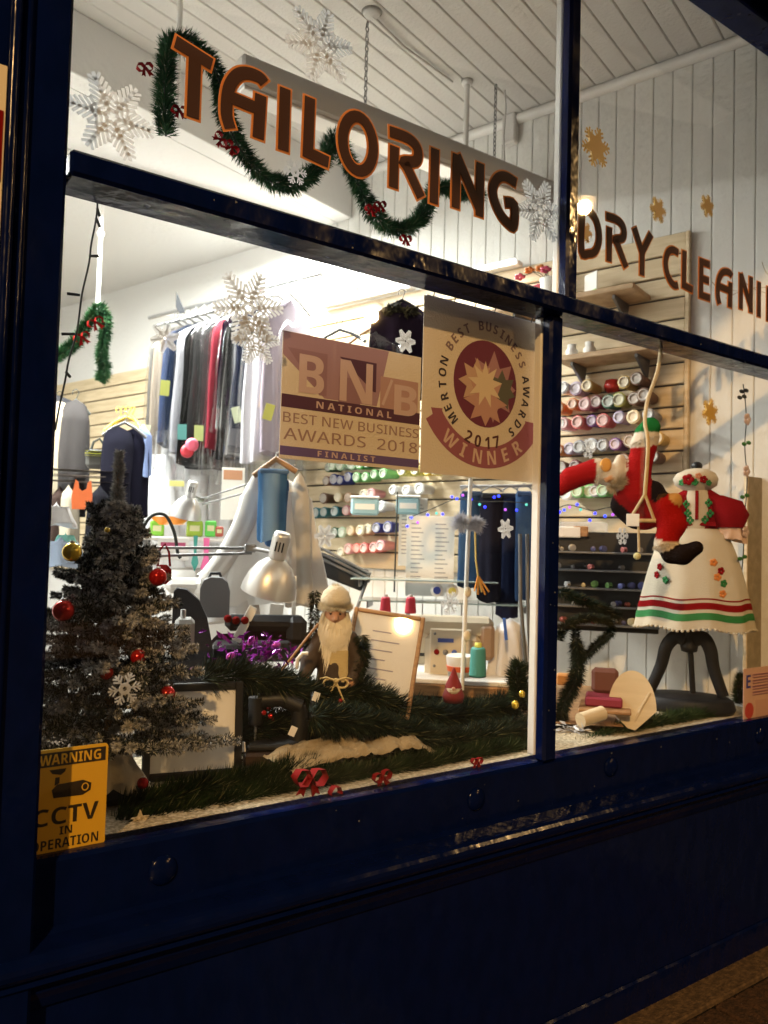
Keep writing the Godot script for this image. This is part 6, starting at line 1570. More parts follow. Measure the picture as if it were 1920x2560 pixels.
func right_window() -> void:
	climbing_figure()
	doll_dress()
	# vine of flowers hanging at the right
	var v := thing("flower_vine", "thin hanging vine with small pale flowers at the right of the dress", "flower vine", at(Z(1866, 1200, -0.06)))
	var pts := []
	for e in [[1858, 960], [1866, 1040], [1862, 1120], [1868, 1200], [1862, 1290], [1858, 1390], [1850, 1460]]: pts.append(Z(e[0], e[1], -0.06) - v.position)
	part(v, "stem", tubed(Array(curve(pts, 5)), 0.0022, -1, 5), M.wire)
	for e in [[1868, 1048, 0], [1866, 1178, 0], [1864, 1330, 0], [1866, 1106, 1], [1862, 1238, 1], [1856, 1392, 1], [1860, 975, 2], [1855, 990, 2]]:
		var c := Z(e[0], e[1], -0.05) - v.position
		var m := Mb.new()
		if e[2] == 0:
			for k in 5: m.ball(Vector3(cos(k * TAU / 5) * 0.014, sin(k * TAU / 5) * 0.014, 0), Vector3(0.011, 0.011, 0.005), 7)
			part(v, "flower", m, mat(0.55, 0.4, 0.33, 0.7), at(c))
		else:
			for s in [-1.0, 1.0]: m.ball(Vector3(s * 0.016, -0.004 + 0.004 * s, 0), Vector3(0.018, 0.008, 0.004), 8)
			part(v, "leaf", m, mat(0.03, 0.16, 0.02, 0.6) if e[2] == 1 else M.wire, at(c))
	var ep := thing("shade_panel", "added beige panel for the shaded wall at the right edge behind pink notice and vine", "panel", at(Z(1866, 1800, -0.15)))  # darker board added where the end of the wall lies in shade
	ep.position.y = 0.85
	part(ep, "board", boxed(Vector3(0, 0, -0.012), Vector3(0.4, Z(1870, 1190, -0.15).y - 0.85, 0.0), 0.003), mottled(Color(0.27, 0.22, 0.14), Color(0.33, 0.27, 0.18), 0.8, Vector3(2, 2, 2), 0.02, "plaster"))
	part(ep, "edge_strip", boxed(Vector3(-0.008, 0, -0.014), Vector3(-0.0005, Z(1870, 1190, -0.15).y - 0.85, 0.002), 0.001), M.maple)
	var gt := thing("glint_strands", "added gold strands standing in for glass reflections at the right edge of the upper pane", "tinsel", at(Z(1880, 710, -0.03)))  # strands added to imitate warm streaks reflected in the glass
	for e in [[[1845, 688], [1880, 720], [1925, 735]], [[1815, 745], [1870, 722], [1930, 718]], [[1905, 655], [1915, 680], [1935, 700]], [[1780, 705], [1800, 722], [1850, 728]]]:
		var tp := []
		for w in e: tp.append(Z(w[0], w[1], -0.03) - gt.position)
		part(gt, "strand", tubed(Array(curve(tp, 6)), 0.0012, 0.0006, 6), M.bauble_gold)
	# books, fan and blocks under the loops of fir
	var bk := stage("book", "dark red book lying open beside the fan", "book", 1530, 1770, 2.75)
	part(bk, "cover", boxed(L(1450, 1775, -0.1), L(1575, 1766, 0.08), 0.003), M.wood)
	part(bk, "red_page", boxed(L(1465, 1765, -0.09), L(1555, 1742, 0.04), 0.006), mat(0.25, 0.02, 0.05, 0.7))
	part(bk, "cloth_back", boxed(L(1478, 1742, -0.1), L(1545, 1680, -0.05), 0.012), mat(0.16, 0.06, 0.045, 0.8))
	var fn := stage("paper_fan", "round straw coloured fan standing left of the iron stand", "fan", 1580, 1780, 2.72)
	var fm := Mb.new()
	var fp := PackedVector2Array()
	for i in 21: fp.append(Vector2(cos(PI * i / 20) * 58 * pk, sin(PI * i / 20) * 96 * pk + 6 * pk))
	fp.append(Vector2(-10, -40) * pk); fp.append(Vector2(8, -44) * pk)
	fm.prism(fp, -0.004, 0.004)
	part(fn, "blade", fm, M.maple, Transform3D(Basis(Vector3.RIGHT, -0.2), Vector3.ZERO))
	part(fn, "handle", tubed([L(1582, 1816, 0.006), L(1600, 1770, 0.006), L(1622, 1730, -0.01)], 0.005), M.maple)
	var wb := stage("wooden_block", "small orange wooden block behind the fir loop right of the mullion", "block", 1425, 1705, 2.85)
	part(wb, "block", boxed(L(1392, 1715, -0.05), L(1455, 1688, 0.0), 0.005), mat(0.5, 0.22, 0.06, 0.6))
	var br := stage("fabric_roll", "beige fabric roll lying before the books at the right pane", "fabric roll", 1480, 1800, 2.6)
	part(br, "roll", tubed([L(1452, 1800, 0.02), L(1505, 1788, -0.05)], 0.024, -1, 14), M.maple)
	var ss := stage("ribbon", "crumpled silver ribbon at the foot of the right pane by the mullion", "ribbon", 1430, 1825, 2.45)
	var sm := Mb.new()
	var q := RandomNumberGenerator.new(); q.seed = 5
	for i in 40:
		var p := Vector3(q.randfn() * 0.025, q.randfn() * 0.01, q.randfn() * 0.01)
		sm.blade(p, p + Vector3(q.randfn(), q.randfn() * 0.4, q.randfn()).normalized() * 0.03, 0.006, Vector3(q.randfn(), q.randfn(), q.randfn()).normalized(), Color(0.4, 0.4, 0.42), Color(0.6, 0.6, 0.6))
	part(ss, "ribbon", sm, M.shiny)
	# large red apple on the pegs
	var ap := stage("apple_ornament", "shiny red apple ornament above the top row of thread cones", "apple", 1532, 968, 3.75)
	part(ap, "fruit", lathed([Vector2(0, 0.008), Vector2(0.02, 0), Vector2(0.036, 0.012), Vector2(0.042, 0.036), Vector2(0.034, 0.062), Vector2(0.014, 0.068), Vector2(0, 0.06)]), mat(0.5, 0.03, 0.02, 0.25), at(Vector3(0, -0.03, 0)))
	part(ap, "stalk", tubed([Vector3(0, 0.03, 0), Vector3(0.004, 0.05, 0)], 0.003), M.wire)


func climbing_figure() -> void:
	var o := stage("climbing_figure", "red suited plush climbing figure with green mitten hanging on a rope", "plush figure", 1600, 1250, 2.75)
	var red := Color(0.29, 0.009, 0.011); var dark := Color(0.22, 0.008, 0.01); var wh := Color(0.6, 0.52, 0.42); var green := Color(0.012, 0.13, 0.035); var blk := Color(0.012, 0.009, 0.008); var tan_ := Color(0.5, 0.28, 0.1); var flesh := Color(0.55, 0.3, 0.16)
	var b := [
		[L(1405, 1222, 0.0), L(1432, 1196, 0.01), 0.03, 0.042, red], [L(1432, 1196, 0.01), L(1486, 1178, 0.015), 0.043, 0.046, red],
		[L(1500, 1176, 0.015), L(1512, 1184, 0.015), 0.046, 0.046, wh],
		[L(1530, 1190, 0.01), L(1546, 1198, 0.0), 0.04, 0.036, flesh], [L(1536, 1214, 0.02), L(1546, 1180, 0.03), 0.026, 0.03, wh], [L(1552, 1150, 0.025), L(1545, 1180, 0.03), 0.02, 0.03, wh], [L(1526, 1200, 0.05), L(1520, 1204, 0.056), 0.009, 0.01, flesh],
		[L(1590, 1232, 0.0), L(1592, 1180, 0.01), 0.06, 0.05, red], [L(1592, 1180, 0.01), L(1608, 1124, 0.02), 0.05, 0.045, red],
		[L(1606, 1112, 0.022), L(1613, 1100, 0.022), 0.048, 0.047, wh],
		[L(1614, 1084, 0.022), L(1622, 1068, 0.022), 0.044, 0.036, green], [L(1626, 1076, 0.03), L(1636, 1072, 0.04), 0.02, 0.016, green],
		[L(1580, 1240, -0.02), L(1612, 1282, -0.03), 0.068, 0.066, dark], [L(1560, 1262, -0.03), L(1590, 1290, -0.03), 0.05, 0.05, blk],
		[L(1630, 1230, -0.01), L(1646, 1252, -0.01), 0.046, 0.04, blk],
		[L(1650, 1262, 0.0), L(1680, 1252, 0.01), 0.022, 0.03, tan_], [L(1644, 1275, 0.02), L(1684, 1244, 0.02), 0.012, 0.014, tan_],
		[L(1660, 1270, -0.01), L(1676, 1310, 0.0), 0.055, 0.05, red], [L(1676, 1310, 0.0), L(1664, 1344, 0.01), 0.05, 0.043, red],
		[L(1656, 1360, 0.012), L(1668, 1364, 0.012), 0.035, 0.035, wh],
		[L(1674, 1384, 0.01), L(1700, 1384, 0.03), 0.036, 0.036, blk], [L(1700, 1384, 0.03), L(1730, 1366, 0.05), 0.036, 0.026, blk]]
	for e in b: e[2] *= 0.9; e[3] *= 0.9
	var body := part(o, "body", skin(b, 0.0075, 0.012), M.plush)
	for s in [[1516, 1188, 0.046], [1532, 1180, 0.042]]: part(body, "eye", balled(Vector3(0.005, 0.005, 0.004), 8), M.black, at(L(s[0], s[1], s[2])))
	part(body, "beard", needles(PackedVector3Array([L(1522, 1212, 0.04), L(1540, 1222, 0.045), L(1556, 1200, 0.04)]), 0.012, 900, 0.03, 0.0012, Color(0.5, 0.4, 0.26), Color(0.66, 0.56, 0.42), 0.0, 66), M.needle)
	part(body, "patch", balled(Vector3(0.02, 0.024, 0.004), 8), mat(0.6, 0.28, 0.05, 0.8), at(L(1518, 1166, 0.058)))
	for q in [[1506, 1180, 0.015, 0.046, 1.2], [1609, 1106, 0.022, 0.046, 0.35], [1661, 1362, 0.012, 0.036, 0.3]]:      # woolly trims
		var rp := PackedVector3Array()
		for i in 13: rp.append(L(q[0], q[1], q[2]) + Basis(Vector3.BACK, q[4]) * Vector3(cos(TAU * i / 12) * q[3], 0, sin(TAU * i / 12) * q[3]))
		part(body, "fur_trim", needles(rp, 0.008, 900, 0.011, 0.0012, Color(0.5, 0.44, 0.36), Color(0.66, 0.6, 0.5), 0.0, int(q[0])), M.needle)
	# the rope and its little ladder
	var r := stage("rope_ladder", "pale twisted rope with a small triangular swing held by the plush figure", "rope", 1612, 1080, 2.72)
	var rope := mat(0.5, 0.38, 0.22, 0.8, 0.0, "rough")
	part(r, "rope", tubed(Array(curve([L(1648, 868), L(1640, 930), L(1618, 1000), L(1612, 1060, 0.045), L(1620, 1120, 0.075), L(1614, 1240, 0.08)], 5)), 0.0065), rope)
	for q in [[1586, 1290], [1636, 1302]]: part(r, "rope", tubed([L(1614, 1240, 0.08), L(q[0], q[1], 0.08)], 0.005), rope)
	part(r, "rung", tubed([L(1580, 1304, 0.08), L(1640, 1304, 0.08)], 0.007), rope)
	part(r, "label", boxed(L(1572, 1318, 0.082), L(1602, 1288, 0.088), 0.001), M.paper)
	part(r, "rope", tubed([L(1600, 1318, 0.08), L(1602, 1380, 0.08)], 0.004), rope)
	part(r, "bead", balled(Vector3(0.012, 0.012, 0.008), 10), mat(0.5, 0.45, 0.2, 0.4), at(L(1598, 1390, 0.085)))


func doll_dress() -> void:
	var o := stage("doll_dress", "embroidered white folk dress with red sleeves on a black iron stand", "dress on a stand", 1735, 1780, 3.12)
	var white := mat(0.5, 0.44, 0.34, 0.9, 0.0, "cloth")
	var red := mat(0.2, 0.006, 0.008, 0.9, 0.0, "cloth"); red.metallic_specular = 0.12
	var green := mat(0.012, 0.16, 0.035, 0.8, 0.0, "cloth")
	var skirt_ring := func(t: float, out: float, s: int) -> PackedVector3Array:
		var ring := PackedVector3Array()
		for j in 72:
			var a := TAU * j / 72
			var r := lerpf(56.0, 137.0, pow(t, 0.5)) * pk * (1.0 + sin(a * 11.0 + 0.6) * 0.035 * t + sin(a * 5.0) * 0.03 * t) + out
			ring.append(L(1732, 1322) + Vector3(cos(a) * r, -t * 245.0 * pk + sin(a * 6.0) * 0.006 * t, sin(a) * r * 0.62))
		return ring
	var sk := Mb.new()
	var rings := []
	for i in 15: rings.append(skirt_ring.call(i / 14.0, 0.0, 0))
	sk.loft(rings, true, false)
	var inner := []
	for i in 15: inner.append(skirt_ring.call(1.0 - i / 14.0, -0.004, 0))
	sk.loft(inner, true, false)
	var skirt := part(o, "skirt", sk, white)
	for q in [[0.7, 0.715, red], [0.745, 0.81, red], [0.845, 0.915, green]]:
		var bm := Mb.new(); bm.loft([skirt_ring.call(q[0], 0.0015, 0), skirt_ring.call((q[0] + q[1]) / 2, 0.0022, 0), skirt_ring.call(q[1], 0.0015, 0)], true, false)
		part(skirt, "stripe", bm, q[2])
	var lace := Mb.new()
	var hem: PackedVector3Array = skirt_ring.call(1.0, 0.0, 0)
	for j in 72: lace.ball(hem[j] + Vector3(0, -0.004, 0), Vector3(0.0065, 0.0055, 0.004), 6)
	part(skirt, "lace_hem", lace, white)
	var rngf := RandomNumberGenerator.new(); rngf.seed = 9
	for q in [[1652, 1420, 0.3], [1664, 1452, 0.3], [1645, 1440, 0.28], [1776, 1405, 0.42], [1795, 1425, 0.4], [1802, 1455, 0.45], [1800, 1480, 0.5], [1786, 1440, 0.4]]:
		var u: float = (q[0] - 1732.0) / 137.0
		var t: float = (q[1] - 1322.0) / 245.0
		var a := acos(clampf((q[0] - 1732.0) / lerpf(56.0, 137.0, pow(t, 0.5)), -0.95, 0.95))
		var rr := lerpf(56.0, 137.0, pow(t, 0.5)) * pk * (1.0 + sin(a * 11.0 + 0.6) * 0.035 * t + sin(a * 5.0) * 0.03 * t)
		var c := L(1732, 1322) + Vector3(cos(a) * rr, -t * 245.0 * pk, sin(a) * rr * 0.62 + 0.002)
		var fm := Mb.new()
		for k in 5: fm.ball(Vector3(cos(k * TAU / 5) * 0.009, sin(k * TAU / 5) * 0.009, 0), Vector3(0.008, 0.007, 0.003), 6)
		part(skirt, "embroidered_flower" if rngf.randf() < 0.6 else "embroidered_leaf", fm, [red, green, mat(0.6, 0.2, 0.04, 0.8)][int(rngf.randf() * 2.99)] , at(c, PI / 2 - a))
	# bodice, sleeves, apron top, collar
	var bo := Mb.new()
	bo.loft([oval(L(1738, 1222), 30, 20), oval(L(1738, 1240), 58, 30), oval(L(1738, 1270), 62, 34), oval(L(1736, 1300), 54, 32), oval(L(1732, 1328), 52, 32)])
	var bodice := part(o, "bodice", bo, red)
	var fp := Mb.new()
	fp.loft([oval(L(1738, 1221, 0.004), 26, 20), oval(L(1738, 1240, 0.006), 40, 30), oval(L(1738, 1270, 0.006), 42, 34), oval(L(1737, 1300, 0.006), 38, 32), oval(L(1734, 1326, 0.005), 36, 31)])
	part(bodice, "front_panel", fp, white)
	part(bodice, "placket", boxed(L(1733, 1300, 0.052), L(1741, 1228, 0.066), 0.002), red)
	part(bodice, "waist_trim", boxed(L(1698, 1316, 0.045), L(1782, 1306, 0.054), 0.003), red)
	for q in [[1712, 1262], [1716, 1284], [1764, 1258], [1768, 1284], [1722, 1302], [1756, 1300]]:
		var fm := Mb.new()
		for k in 4: fm.ball(Vector3(cos(k * TAU / 4) * 0.008, sin(k * TAU / 4) * 0.01, 0), Vector3(0.006, 0.007, 0.003), 6)
		part(bodice, "embroidered_leaf", fm, green, at(L(q[0], q[1], 0.056)))
	for q in [[[1706, 1238], [1690, 1264], [1676, 1300], [1682, 1335]], [[1772, 1238], [1798, 1252], [1812, 1285], [1814, 1318]]]:
		var sl := Mb.new()
		var rr := [28, 44, 46, 32]
		var pr := []
		for i in 4: pr.append(oval(L(q[i][0], q[i][1], 0.0), rr[i], rr[i] * 0.9))
		sl.loft(pr)
		part(o, "sleeve", sl, red)
		part(o, "cuff", cloth(Color(0.6, 0.42, 0.32), Vector2(26, 22) * pk, Vector2(34, 30) * pk, 36 * pk, 7, 0.12, int(q[0][0])), M.cloth, at(L(q[3][0], q[3][1] - 4)))
	# cap
	var cp := Mb.new()
	cp.loft([oval(L(1736, 1226), 30, 26), oval(L(1734, 1212), 50, 44), oval(L(1733, 1196), 54, 48), oval(L(1735, 1182), 46, 42), oval(L(1737, 1172), 26, 24), oval(L(1737, 1168), 4, 4)])
	var cap := part(o, "cap", cp, white)
	for q in [[1716, 1201, 0, 1.5], [1731, 1208, 1, 0.9], [1752, 1201, 0, 1.0], [1701, 1208, 1, 0.9], [1764, 1209, 1, 0.8], [1740, 1192, 2, 0.8]]:
		var fm := Mb.new()
		for k in 5: fm.ball(Vector3(cos(k * TAU / 5) * 0.009, sin(k * TAU / 5) * 0.009, 0) * q[3], Vector3(0.008, 0.007, 0.003) * q[3], 6)
		var dx: float = (q[0] - 1734.0) / 54.0
		part(cap, "embroidered_flower", fm, [red, green, mat(0.5, 0.2, 0.1, 0.8)][q[2]], at(L(q[0], q[1], 46.0 * pk * sqrt(1.0 - dx * dx) + 0.003), asin(dx)))
	part(o, "finial", balled(Vector3(0.022, 0.018, 0.022), 14), M.black, at(L(1736, 1163)))
	# iron stand
	part(o, "post", tubed([L(1722, 1620), L(1736, 1170)], 0.012), M.iron)
	part(o, "boss", lathed([Vector2(0, -0.06), Vector2(0.03, -0.05), Vector2(0.034, -0.03), Vector2(0.02, -0.01), Vector2(0.03, 0.01), Vector2(0.022, 0.03), Vector2(0.012, 0.05), Vector2(0, 0.05)]), M.iron, at(L(1722, 1598)))
	for q in [[[1712, 1600], [1690, 1596], [1668, 1622], [1656, 1670], [1630, 1735]], [[1732, 1600], [1756, 1596], [1772, 1625], [1780, 1670], [1802, 1735]]]:
		var pp := []
		for e in q: pp.append(L(e[0], e[1]))
		part(o, "leg", tubed(Array(curve(pp, 5)), 0.031, 0.022, 10), M.iron)
	part(o, "rod", tubed([L(1724, 1610, -0.01), L(1732, 1735, -0.02)], 0.011), M.iron)
	var bs := Mb.new()
	bs.lathe([Vector2(0, 0), Vector2(0.19, 0.0), Vector2(0.2, 0.02), Vector2(0.19, 0.05), Vector2(0.17, 0.062), Vector2(0, 0.066)], 36, Transform3D(Basis.from_scale(Vector3(0.9, 1, 0.6)), Vector3.ZERO))
	part(o, "base", bs, M.iron, at(L(1718, 1778)))


func oval(p: Vector3, rx: float, rz: float) -> PackedVector3Array:
	var r := PackedVector3Array()
	for j in 24: r.append(p + Vector3(cos(TAU * j / 24) * rx * pk, 0, sin(TAU * j / 24) * rz * pk))
	return r


# ---------------------------------------------------------------- on and just behind the glass
func on_glass() -> void:
	snowflake("large cream snowflake decal at the left of the upper pane", 280, 292, 92, -0.008)
	snowflake("pale faint snowflake decal at the top of the upper pane over the planks", 800, 112, 84, -0.008)
	snowflake("pinkish snowflake decal left of the upper mullion", 1350, 528, 76, -0.008)
	snowflake("small snowflake decal on the green garland behind TAILORING", 738, 430, 30, -0.5, false, 1)
	snowflake("large grey white snowflake decal in the lower left pane over the clothes", 622, 770, 92, -0.008)
	snowflake("cream snowflake decal overlapping the large grey one below it", 640, 850, 64, -0.012)
	snowflake("small snowflake decal over the left end of the clothes rail", 412, 845, 36, -0.2)
	snowflake("small snowflake decal above the left banner", 1014, 853, 30, -0.05)
	snowflake("crisp small snowflake decal beside the big lamp", 812, 1340, 30, -0.01)
	snowflake("small snowflake decal on the dark trousers left of the mullion", 1264, 1322, 26, -0.01)
	snowflake("snowflake decal glowing on the lower part of the frosted tree", 312, 1722, 38, -0.008, false, 1)
	snowflake("small pale snowflake decal on the thread cones right of the mullion", 1470, 1122, 24, -0.01, false, 1)
	snowflake("small pale snowflake decal left of the swing on the rope", 1556, 1340, 22, -0.01, false, 1)
	snowflake("pale snowflake decal over the beige machines", 1300 - 175, 1508, 30, -0.02, false, 1)
	snowflake("gold snowflake right of the upper mullion", 1490, 368, 46, -0.008, true, 1, "gold snowflake decals")
	snowflake("small pale gold snowflake in the middle of the upper right pane", 1645, 525, 30, -0.008, true, 1, "gold snowflake decals")
	snowflake("small gold snowflake at the right of the upper right pane", 1768, 515, 26, -0.008, true, 1, "gold snowflake decals")
	snowflake("gold snowflake in the lower right pane above the dress", 1775, 1030, 32, -0.008, true, 1, "gold snowflake decals")
	snowflake("gold snowflake half hidden by the letter D", 1462, 580, 26, -0.02, true, 1, "gold snowflake decals")
	banner_left()
	banner_right()
	cctv()
	# notice at the far right
	var n := thing("pink_notice", "pink notice with a blue letter block and red stamp at the lower right edge", "notice", at(Z(1905, 1738, -0.012)))
	var x0 := Z(1858, 1738, -0.012).x - n.position.x
	part(n, "sheet", boxed(Vector3(x0, -0.125, -0.001), Vector3(x0 + 0.2, 0.11, 0.001), 0.0005), mat(0.66, 0.42, 0.34, 0.6))
	fit_text(n, "lettering", "E", mat(0.03, 0.04, 0.3, 0.6), Vector3(x0 + 0.034, 0.06, 0.0012), 0.03, 0.05, sans)
	for i in 4: part(n, "print_line", boxed(Vector3(x0 + 0.065, 0.085 - i * 0.022, 0.001), Vector3(x0 + 0.18, 0.074 - i * 0.022, 0.0016), 0.0), mat(0.3, 0.1, 0.25, 0.7))
	part(n, "stamp", lathed([Vector2(0, 0), Vector2(0.03, 0), Vector2(0.03, 0.0008), Vector2(0, 0.0008)]), mat(0.5, 0.05, 0.04, 0.7), Transform3D(Basis(Vector3.RIGHT, PI / 2), Vector3(x0 + 0.04, -0.05, 0.001)))
	part(n, "price_panel", boxed(Vector3(x0 + 0.085, -0.09, 0.001), Vector3(x0 + 0.18, -0.015, 0.0016), 0.0), mat(0.6, 0.36, 0.3, 0.6))


func pix(o: Node3D, x: float, y: float) -> Vector3:
	var p := Z(x, y, o.position.z) - o.position
	return Vector3(p.x, p.y, 0)


func banner_left() -> void:
	var o := thing("award_banner", "wide cream banner with NATIONAL and FINALIST bars left of the round emblem banner", "banner", Transform3D(Basis.from_scale(Vector3(1.03, 1.015, 1)), Vector3(1.105, 1.8285, -0.06)), "award banners hung inside the window")
	var x0 := -0.209; var x1 := 0.207; var y0 := -0.153; var y1 := 0.157
	var cream := mat(0.64, 0.56, 0.45, 0.7, 0.0, "cloth")
	part(o, "sheet", boxed(Vector3(x0, y0, -0.001), Vector3(x1, y1, 0.001), 0.0004), cream)
	var plum := mat(0.07, 0.02, 0.05, 0.7); var mauve := mat(0.26, 0.14, 0.17, 0.7); var pale := mat(0.52, 0.38, 0.36, 0.7); var ink := mat(0.3, 0.19, 0.17, 0.7); var violet := mat(0.11, 0.07, 0.2, 0.7); var tanm := mat(0.36, 0.22, 0.15, 0.7)
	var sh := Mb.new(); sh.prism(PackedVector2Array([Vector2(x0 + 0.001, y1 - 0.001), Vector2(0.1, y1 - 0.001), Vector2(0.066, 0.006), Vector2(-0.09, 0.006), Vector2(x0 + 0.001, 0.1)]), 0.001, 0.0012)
	part(o, "shade_field", sh, mat(0.32, 0.19, 0.23, 0.7))  # shade over the upper left, put into the sheet as mauve colour
	# three squares with letters
	var ya := 0.012; var yb := 0.118
	var m1 := Mb.new(); m1.prism(PackedVector2Array([Vector2(-0.195, yb), Vector2(-0.085, yb), Vector2(-0.085, ya), Vector2(-0.105, ya)]), 0.0011, 0.0015)
	part(o, "logo_block", m1, mauve)
	var m2 := Mb.new(); m2.prism(PackedVector2Array([Vector2(-0.05, yb), Vector2(0.062, yb), Vector2(0.062, ya + 0.03), Vector2(0.055, ya + 0.03)]), 0.001, 0.0015)
	part(o, "logo_block", m2, plum)
	part(o, "logo_block", boxed(Vector3(-0.05, ya - 0.012, 0.001), Vector3(0.015, yb - 0.05, 0.0013), 0.0), mauve)
	part(o, "logo_block", boxed(Vector3(0.076, ya - 0.012, 0.001), Vector3(0.198, ya + 0.075, 0.0013), 0.0), mat(0.4, 0.24, 0.22, 0.7))
	for q in [["B", -0.128, 0.06, 0.07, 0.095], ["N", 0.002, 0.06, 0.098, 0.105], ["B", 0.158, 0.032, 0.075, 0.08]]:
		fit_text(o, "logo_letter", q[0], pale, Vector3(q[1], q[2], 0.0016), q[3], q[4], sans)
	var sl := Mb.new(); sl.ribbon(PackedVector2Array([Vector2(0.084, ya), Vector2(0.112, yb - 0.036)]), 0.008, 0.0014, 0.002)
	part(o, "logo_slash", sl, pale)
	for q in [[-0.028, 0.004, plum], [-0.144, -0.122, violet]]:
		part(o, "bar", boxed(Vector3(x0 + 0.001, q[0], 0.001), Vector3(x1 - 0.001, q[1], 0.0014), 0.0), q[2])
	fit_text(o, "lettering", "N A T I O N A L", pale, Vector3(0.0, -0.012, 0.0015), 0.225, 0.017, sans)
	fit_text(o, "lettering", "BEST NEW BUSINESS", ink, Vector3(0.0, -0.052, 0.0015), 0.405, 0.024, serif)
	fit_text(o, "lettering", "AWARDS  2018", ink, Vector3(0.0, -0.092, 0.0015), 0.4, 0.029, serif)
	fit_text(o, "lettering", "F I N A L I S T", pale, Vector3(-0.02, -0.133, 0.0015), 0.17, 0.014, sans)


func banner_right() -> void:
	var o := thing("award_banner", "tall cream banner with a round star emblem and WINNER ribbon beside the mullion", "banner", Transform3D(Basis.from_scale(Vector3(1.02, 1.02, 1)), Vector3(1.5525, 1.919, -0.066)), "award banners hung inside the window")
	var cream := mat(0.64, 0.56, 0.45, 0.7, 0.0, "cloth")
	part(o, "sheet", boxed(Vector3(-0.22, -0.243, -0.001), Vector3(0.22, 0.243, 0.001), 0.0004), cream)
	var wine := mat(0.13, 0.017, 0.05, 0.7); var ink := mat(0.03, 0.02, 0.03, 0.7); var rose := mat(0.27, 0.08, 0.11, 0.7); var dusty := mat(0.36, 0.19, 0.22, 0.7); var star := mat(0.64, 0.52, 0.38, 0.7)
	var c := Vector3(0.012, 0.03, 0)
	var rx := 0.122; var ry := 0.126
	var dm := Mb.new()
	var pp := PackedVector2Array()
	for i in 40: pp.append(Vector2(c.x + cos(TAU * i / 40) * rx, c.y + sin(TAU * i / 40) * ry))
	dm.prism(pp, 0.001, 0.0014)
	part(o, "emblem_disc", dm, wine)
	var shapes := [[8, 0.105, 0.06, 0.03, -0.004, 0.028, dusty], [8, 0.07, 0.042, -0.035, 0.0, 0.0, mat(0.5, 0.33, 0.25, 0.7)], [7, 0.06, 0.036, 0.062, -0.01, 0.02, mat(0.1, 0.1, 0.08, 0.7)], [8, 0.085, 0.045, 0.0, -0.052, 0.01, mat(0.46, 0.26, 0.22, 0.7)], [9, 0.068, 0.034, -0.004, -0.002, 0.0, star]]
	var zz := 0.0014
	for s in shapes:
		var m := Mb.new()
		var sp := PackedVector2Array()
		for i in s[0] * 2:
			var v: Vector2 = Vector2(c.x + s[3], c.y + s[4]) + Vector2.from_angle(PI / 2 + PI * i / s[0]) * (s[1] if i % 2 == 0 else s[2])
			var e := Vector2((v.x - c.x) / rx, (v.y - c.y) / ry)
			if e.length() > 0.97: e = e.normalized() * 0.97
			sp.append(Vector2(c.x + e.x * rx, c.y + e.y * ry))
		m.prism(sp, zz, zz + 0.0003)
		part(o, "emblem_star", m, s[6])
		zz += 0.0003
	# words round the emblem
	var say := func(s: String, a0: float, a1: float, rad: float, h: float, mm: Material, inward: bool) -> void:
		for i in s.length():
			if s[i] == " ": continue
			var a := lerpf(a0, a1, float(i) / (s.length() - 1))
			var p := c + Vector3(cos(a) * rad, sin(a) * rad * 1.03, 0.0016)
			fit_text(o, "lettering", s[i], mm, p, 0.0, h, sans, Basis(Vector3.BACK, a + (PI / 2 if inward else -PI / 2)))
	say.call("MERTON", deg_to_rad(222), deg_to_rad(165), 0.163, 0.027, ink, false)
	say.call("BEST BUSINESS", deg_to_rad(148), deg_to_rad(28), 0.163, 0.027, mat(0.2, 0.13, 0.14, 0.7), false)
	say.call("AWARDS", deg_to_rad(12), deg_to_rad(-50), 0.163, 0.027, ink, false)
	say.call("2017", deg_to_rad(248), deg_to_rad(286), 0.165, 0.035, mat(0.07, 0.015, 0.02, 0.7), true)
	# winner ribbon
	var rb := Mb.new()
	var arc := PackedVector2Array()
	for i in 25:
		var a := deg_to_rad(212 + 116.0 * i / 24)
		arc.append(Vector2(c.x - 0.0 + cos(a) * 0.225, c.y + 0.012 + sin(a) * 0.225))
	rb.ribbon(arc, 0.062, 0.001, 0.0015)
	part(o, "ribbon", rb, rose)
	for s in [-1.0, 1.0]:
		var tl := Mb.new()
		tl.prism(PackedVector2Array([Vector2(c.x + s * 0.16, -0.06), Vector2(c.x + s * 0.2, -0.062), Vector2(c.x + s * 0.192, -0.085), Vector2(c.x + s * 0.205, -0.11), Vector2(c.x + s * 0.172, -0.105)]), 0.0016, 0.002)
		part(o, "ribbon_tail", tl, rose)
	var say2 := "WINNER"
	for i in 6:
		var a := deg_to_rad(lerpf(235, 305, i / 5.0))
		var p := Vector3(c.x + cos(a) * 0.225, c.y + 0.012 + sin(a) * 0.225, 0.0016)
		fit_text(o, "lettering", say2[i], mat(0.56, 0.4, 0.33, 0.7), p, 0.0, 0.04, sans, Basis(Vector3.BACK, a + PI / 2))
	for i in 6: part(o, "hook", tubed([Vector3(-0.19 + i * 0.076, 0.243, 0.002), Vector3(-0.185 + i * 0.076, 0.262, 0.004), Vector3(-0.178 + i * 0.076, 0.27, 0.0)], 0.0015, -1, 5), M.wire)
	part(o, "top_rail", tubed([Vector3(-0.21, 0.245, -0.004), Vector3(0.22, 0.245, -0.004)], 0.004), M.gloss_white)


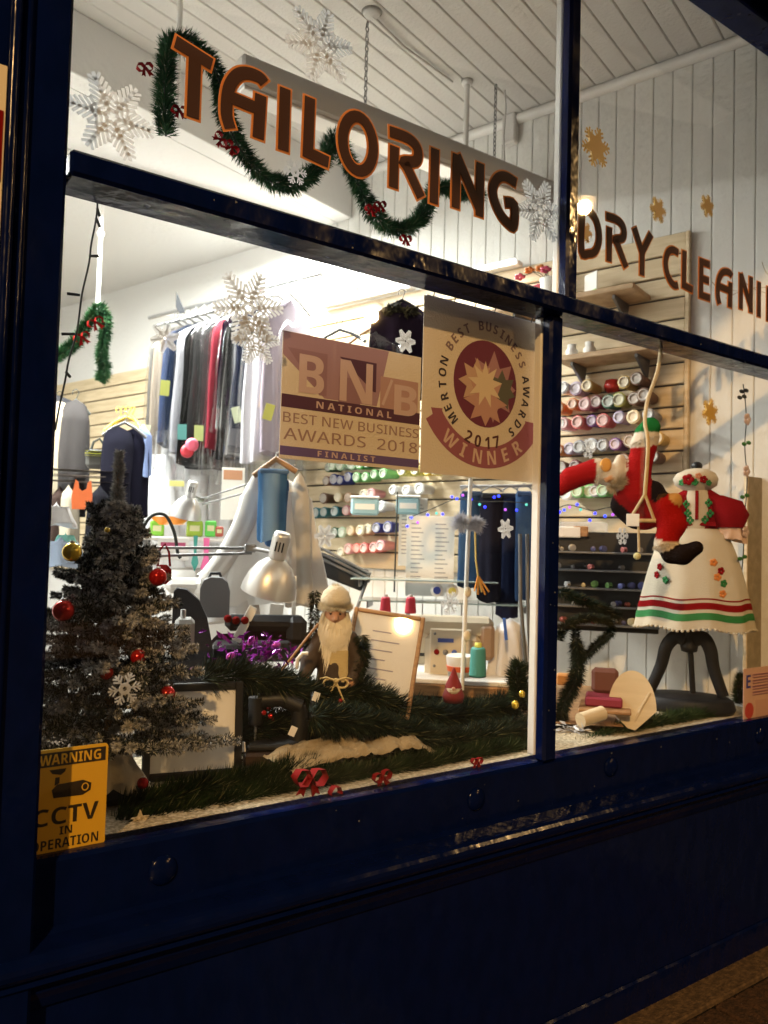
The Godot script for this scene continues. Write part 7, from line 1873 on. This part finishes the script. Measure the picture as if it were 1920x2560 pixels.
func cctv() -> void:
	var o := thing("cctv_sign", "yellow CCTV IN OPERATION warning sign at the lower left of the pane", "sign", at(Vector3(0.4165, 0.945, -0.014)))
	var yel := mat(0.72, 0.42, 0.03, 0.4); var ink := mat(0.02, 0.012, 0.006, 0.5)
	var w := 0.0775; var h := 0.1025
	var rr := PackedVector2Array()
	for q in [[1, 1, 0], [-1, 1, 1], [-1, -1, 2], [1, -1, 3]]:
		for i in 5: rr.append(Vector2(q[0] * (w - 0.008), q[1] * (h - 0.008)) + Vector2.from_angle(PI / 2 * q[2] + PI / 2 * i / 4.0) * 0.008)
	var m := Mb.new(); m.prism(rr, -0.001, 0.001)
	part(o, "plate", m, yel)
	part(o, "top_band", boxed(Vector3(-w + 0.004, 0.068, 0.001), Vector3(w - 0.005, 0.096, 0.0014), 0.0), ink)
	fit_text(o, "lettering", "WARNING", yel, Vector3(0.004, 0.082, 0.0015), 0.118, 0.02, sans)
	fit_text(o, "lettering", "CCTV", ink, Vector3(0.0, -0.03, 0.001), 0.125, 0.034, sans)
	fit_text(o, "lettering", "IN", ink, Vector3(0.0, -0.06, 0.001), 0.024, 0.016, sans)
	fit_text(o, "lettering", "OPERATION", ink, Vector3(0.0, -0.084, 0.001), 0.128, 0.019, sans)
	var cam := Mb.new()
	cam.prism(PackedVector2Array([Vector2(-0.036, 0.062), Vector2(-0.004, 0.062), Vector2(-0.006, 0.056), Vector2(-0.014, 0.05), Vector2(-0.03, 0.054)]), 0.001, 0.0015)
	cam.prism(PackedVector2Array([Vector2(-0.024, 0.046), Vector2(-0.016, 0.046), Vector2(-0.016, 0.034), Vector2(-0.025, 0.03)]), 0.001, 0.0015)
	cam.prism(PackedVector2Array([Vector2(-0.03, 0.022), Vector2(-0.02, 0.032), Vector2(0.03, 0.034), Vector2(0.046, 0.026), Vector2(0.045, 0.012), Vector2(0.03, 0.004), Vector2(-0.026, 0.006)]), 0.001, 0.0015)
	part(o, "camera_symbol", cam, ink)
	var ln := Mb.new()
	var q2 := PackedVector2Array()
	for i in 16: q2.append(Vector2(0.034 + cos(TAU * i / 16) * 0.006, 0.02 + sin(TAU * i / 16) * 0.007))
	ln.ribbon(q2, 0.002, 0.0015, 0.0019, true)
	part(o, "lens_symbol", ln, yel)
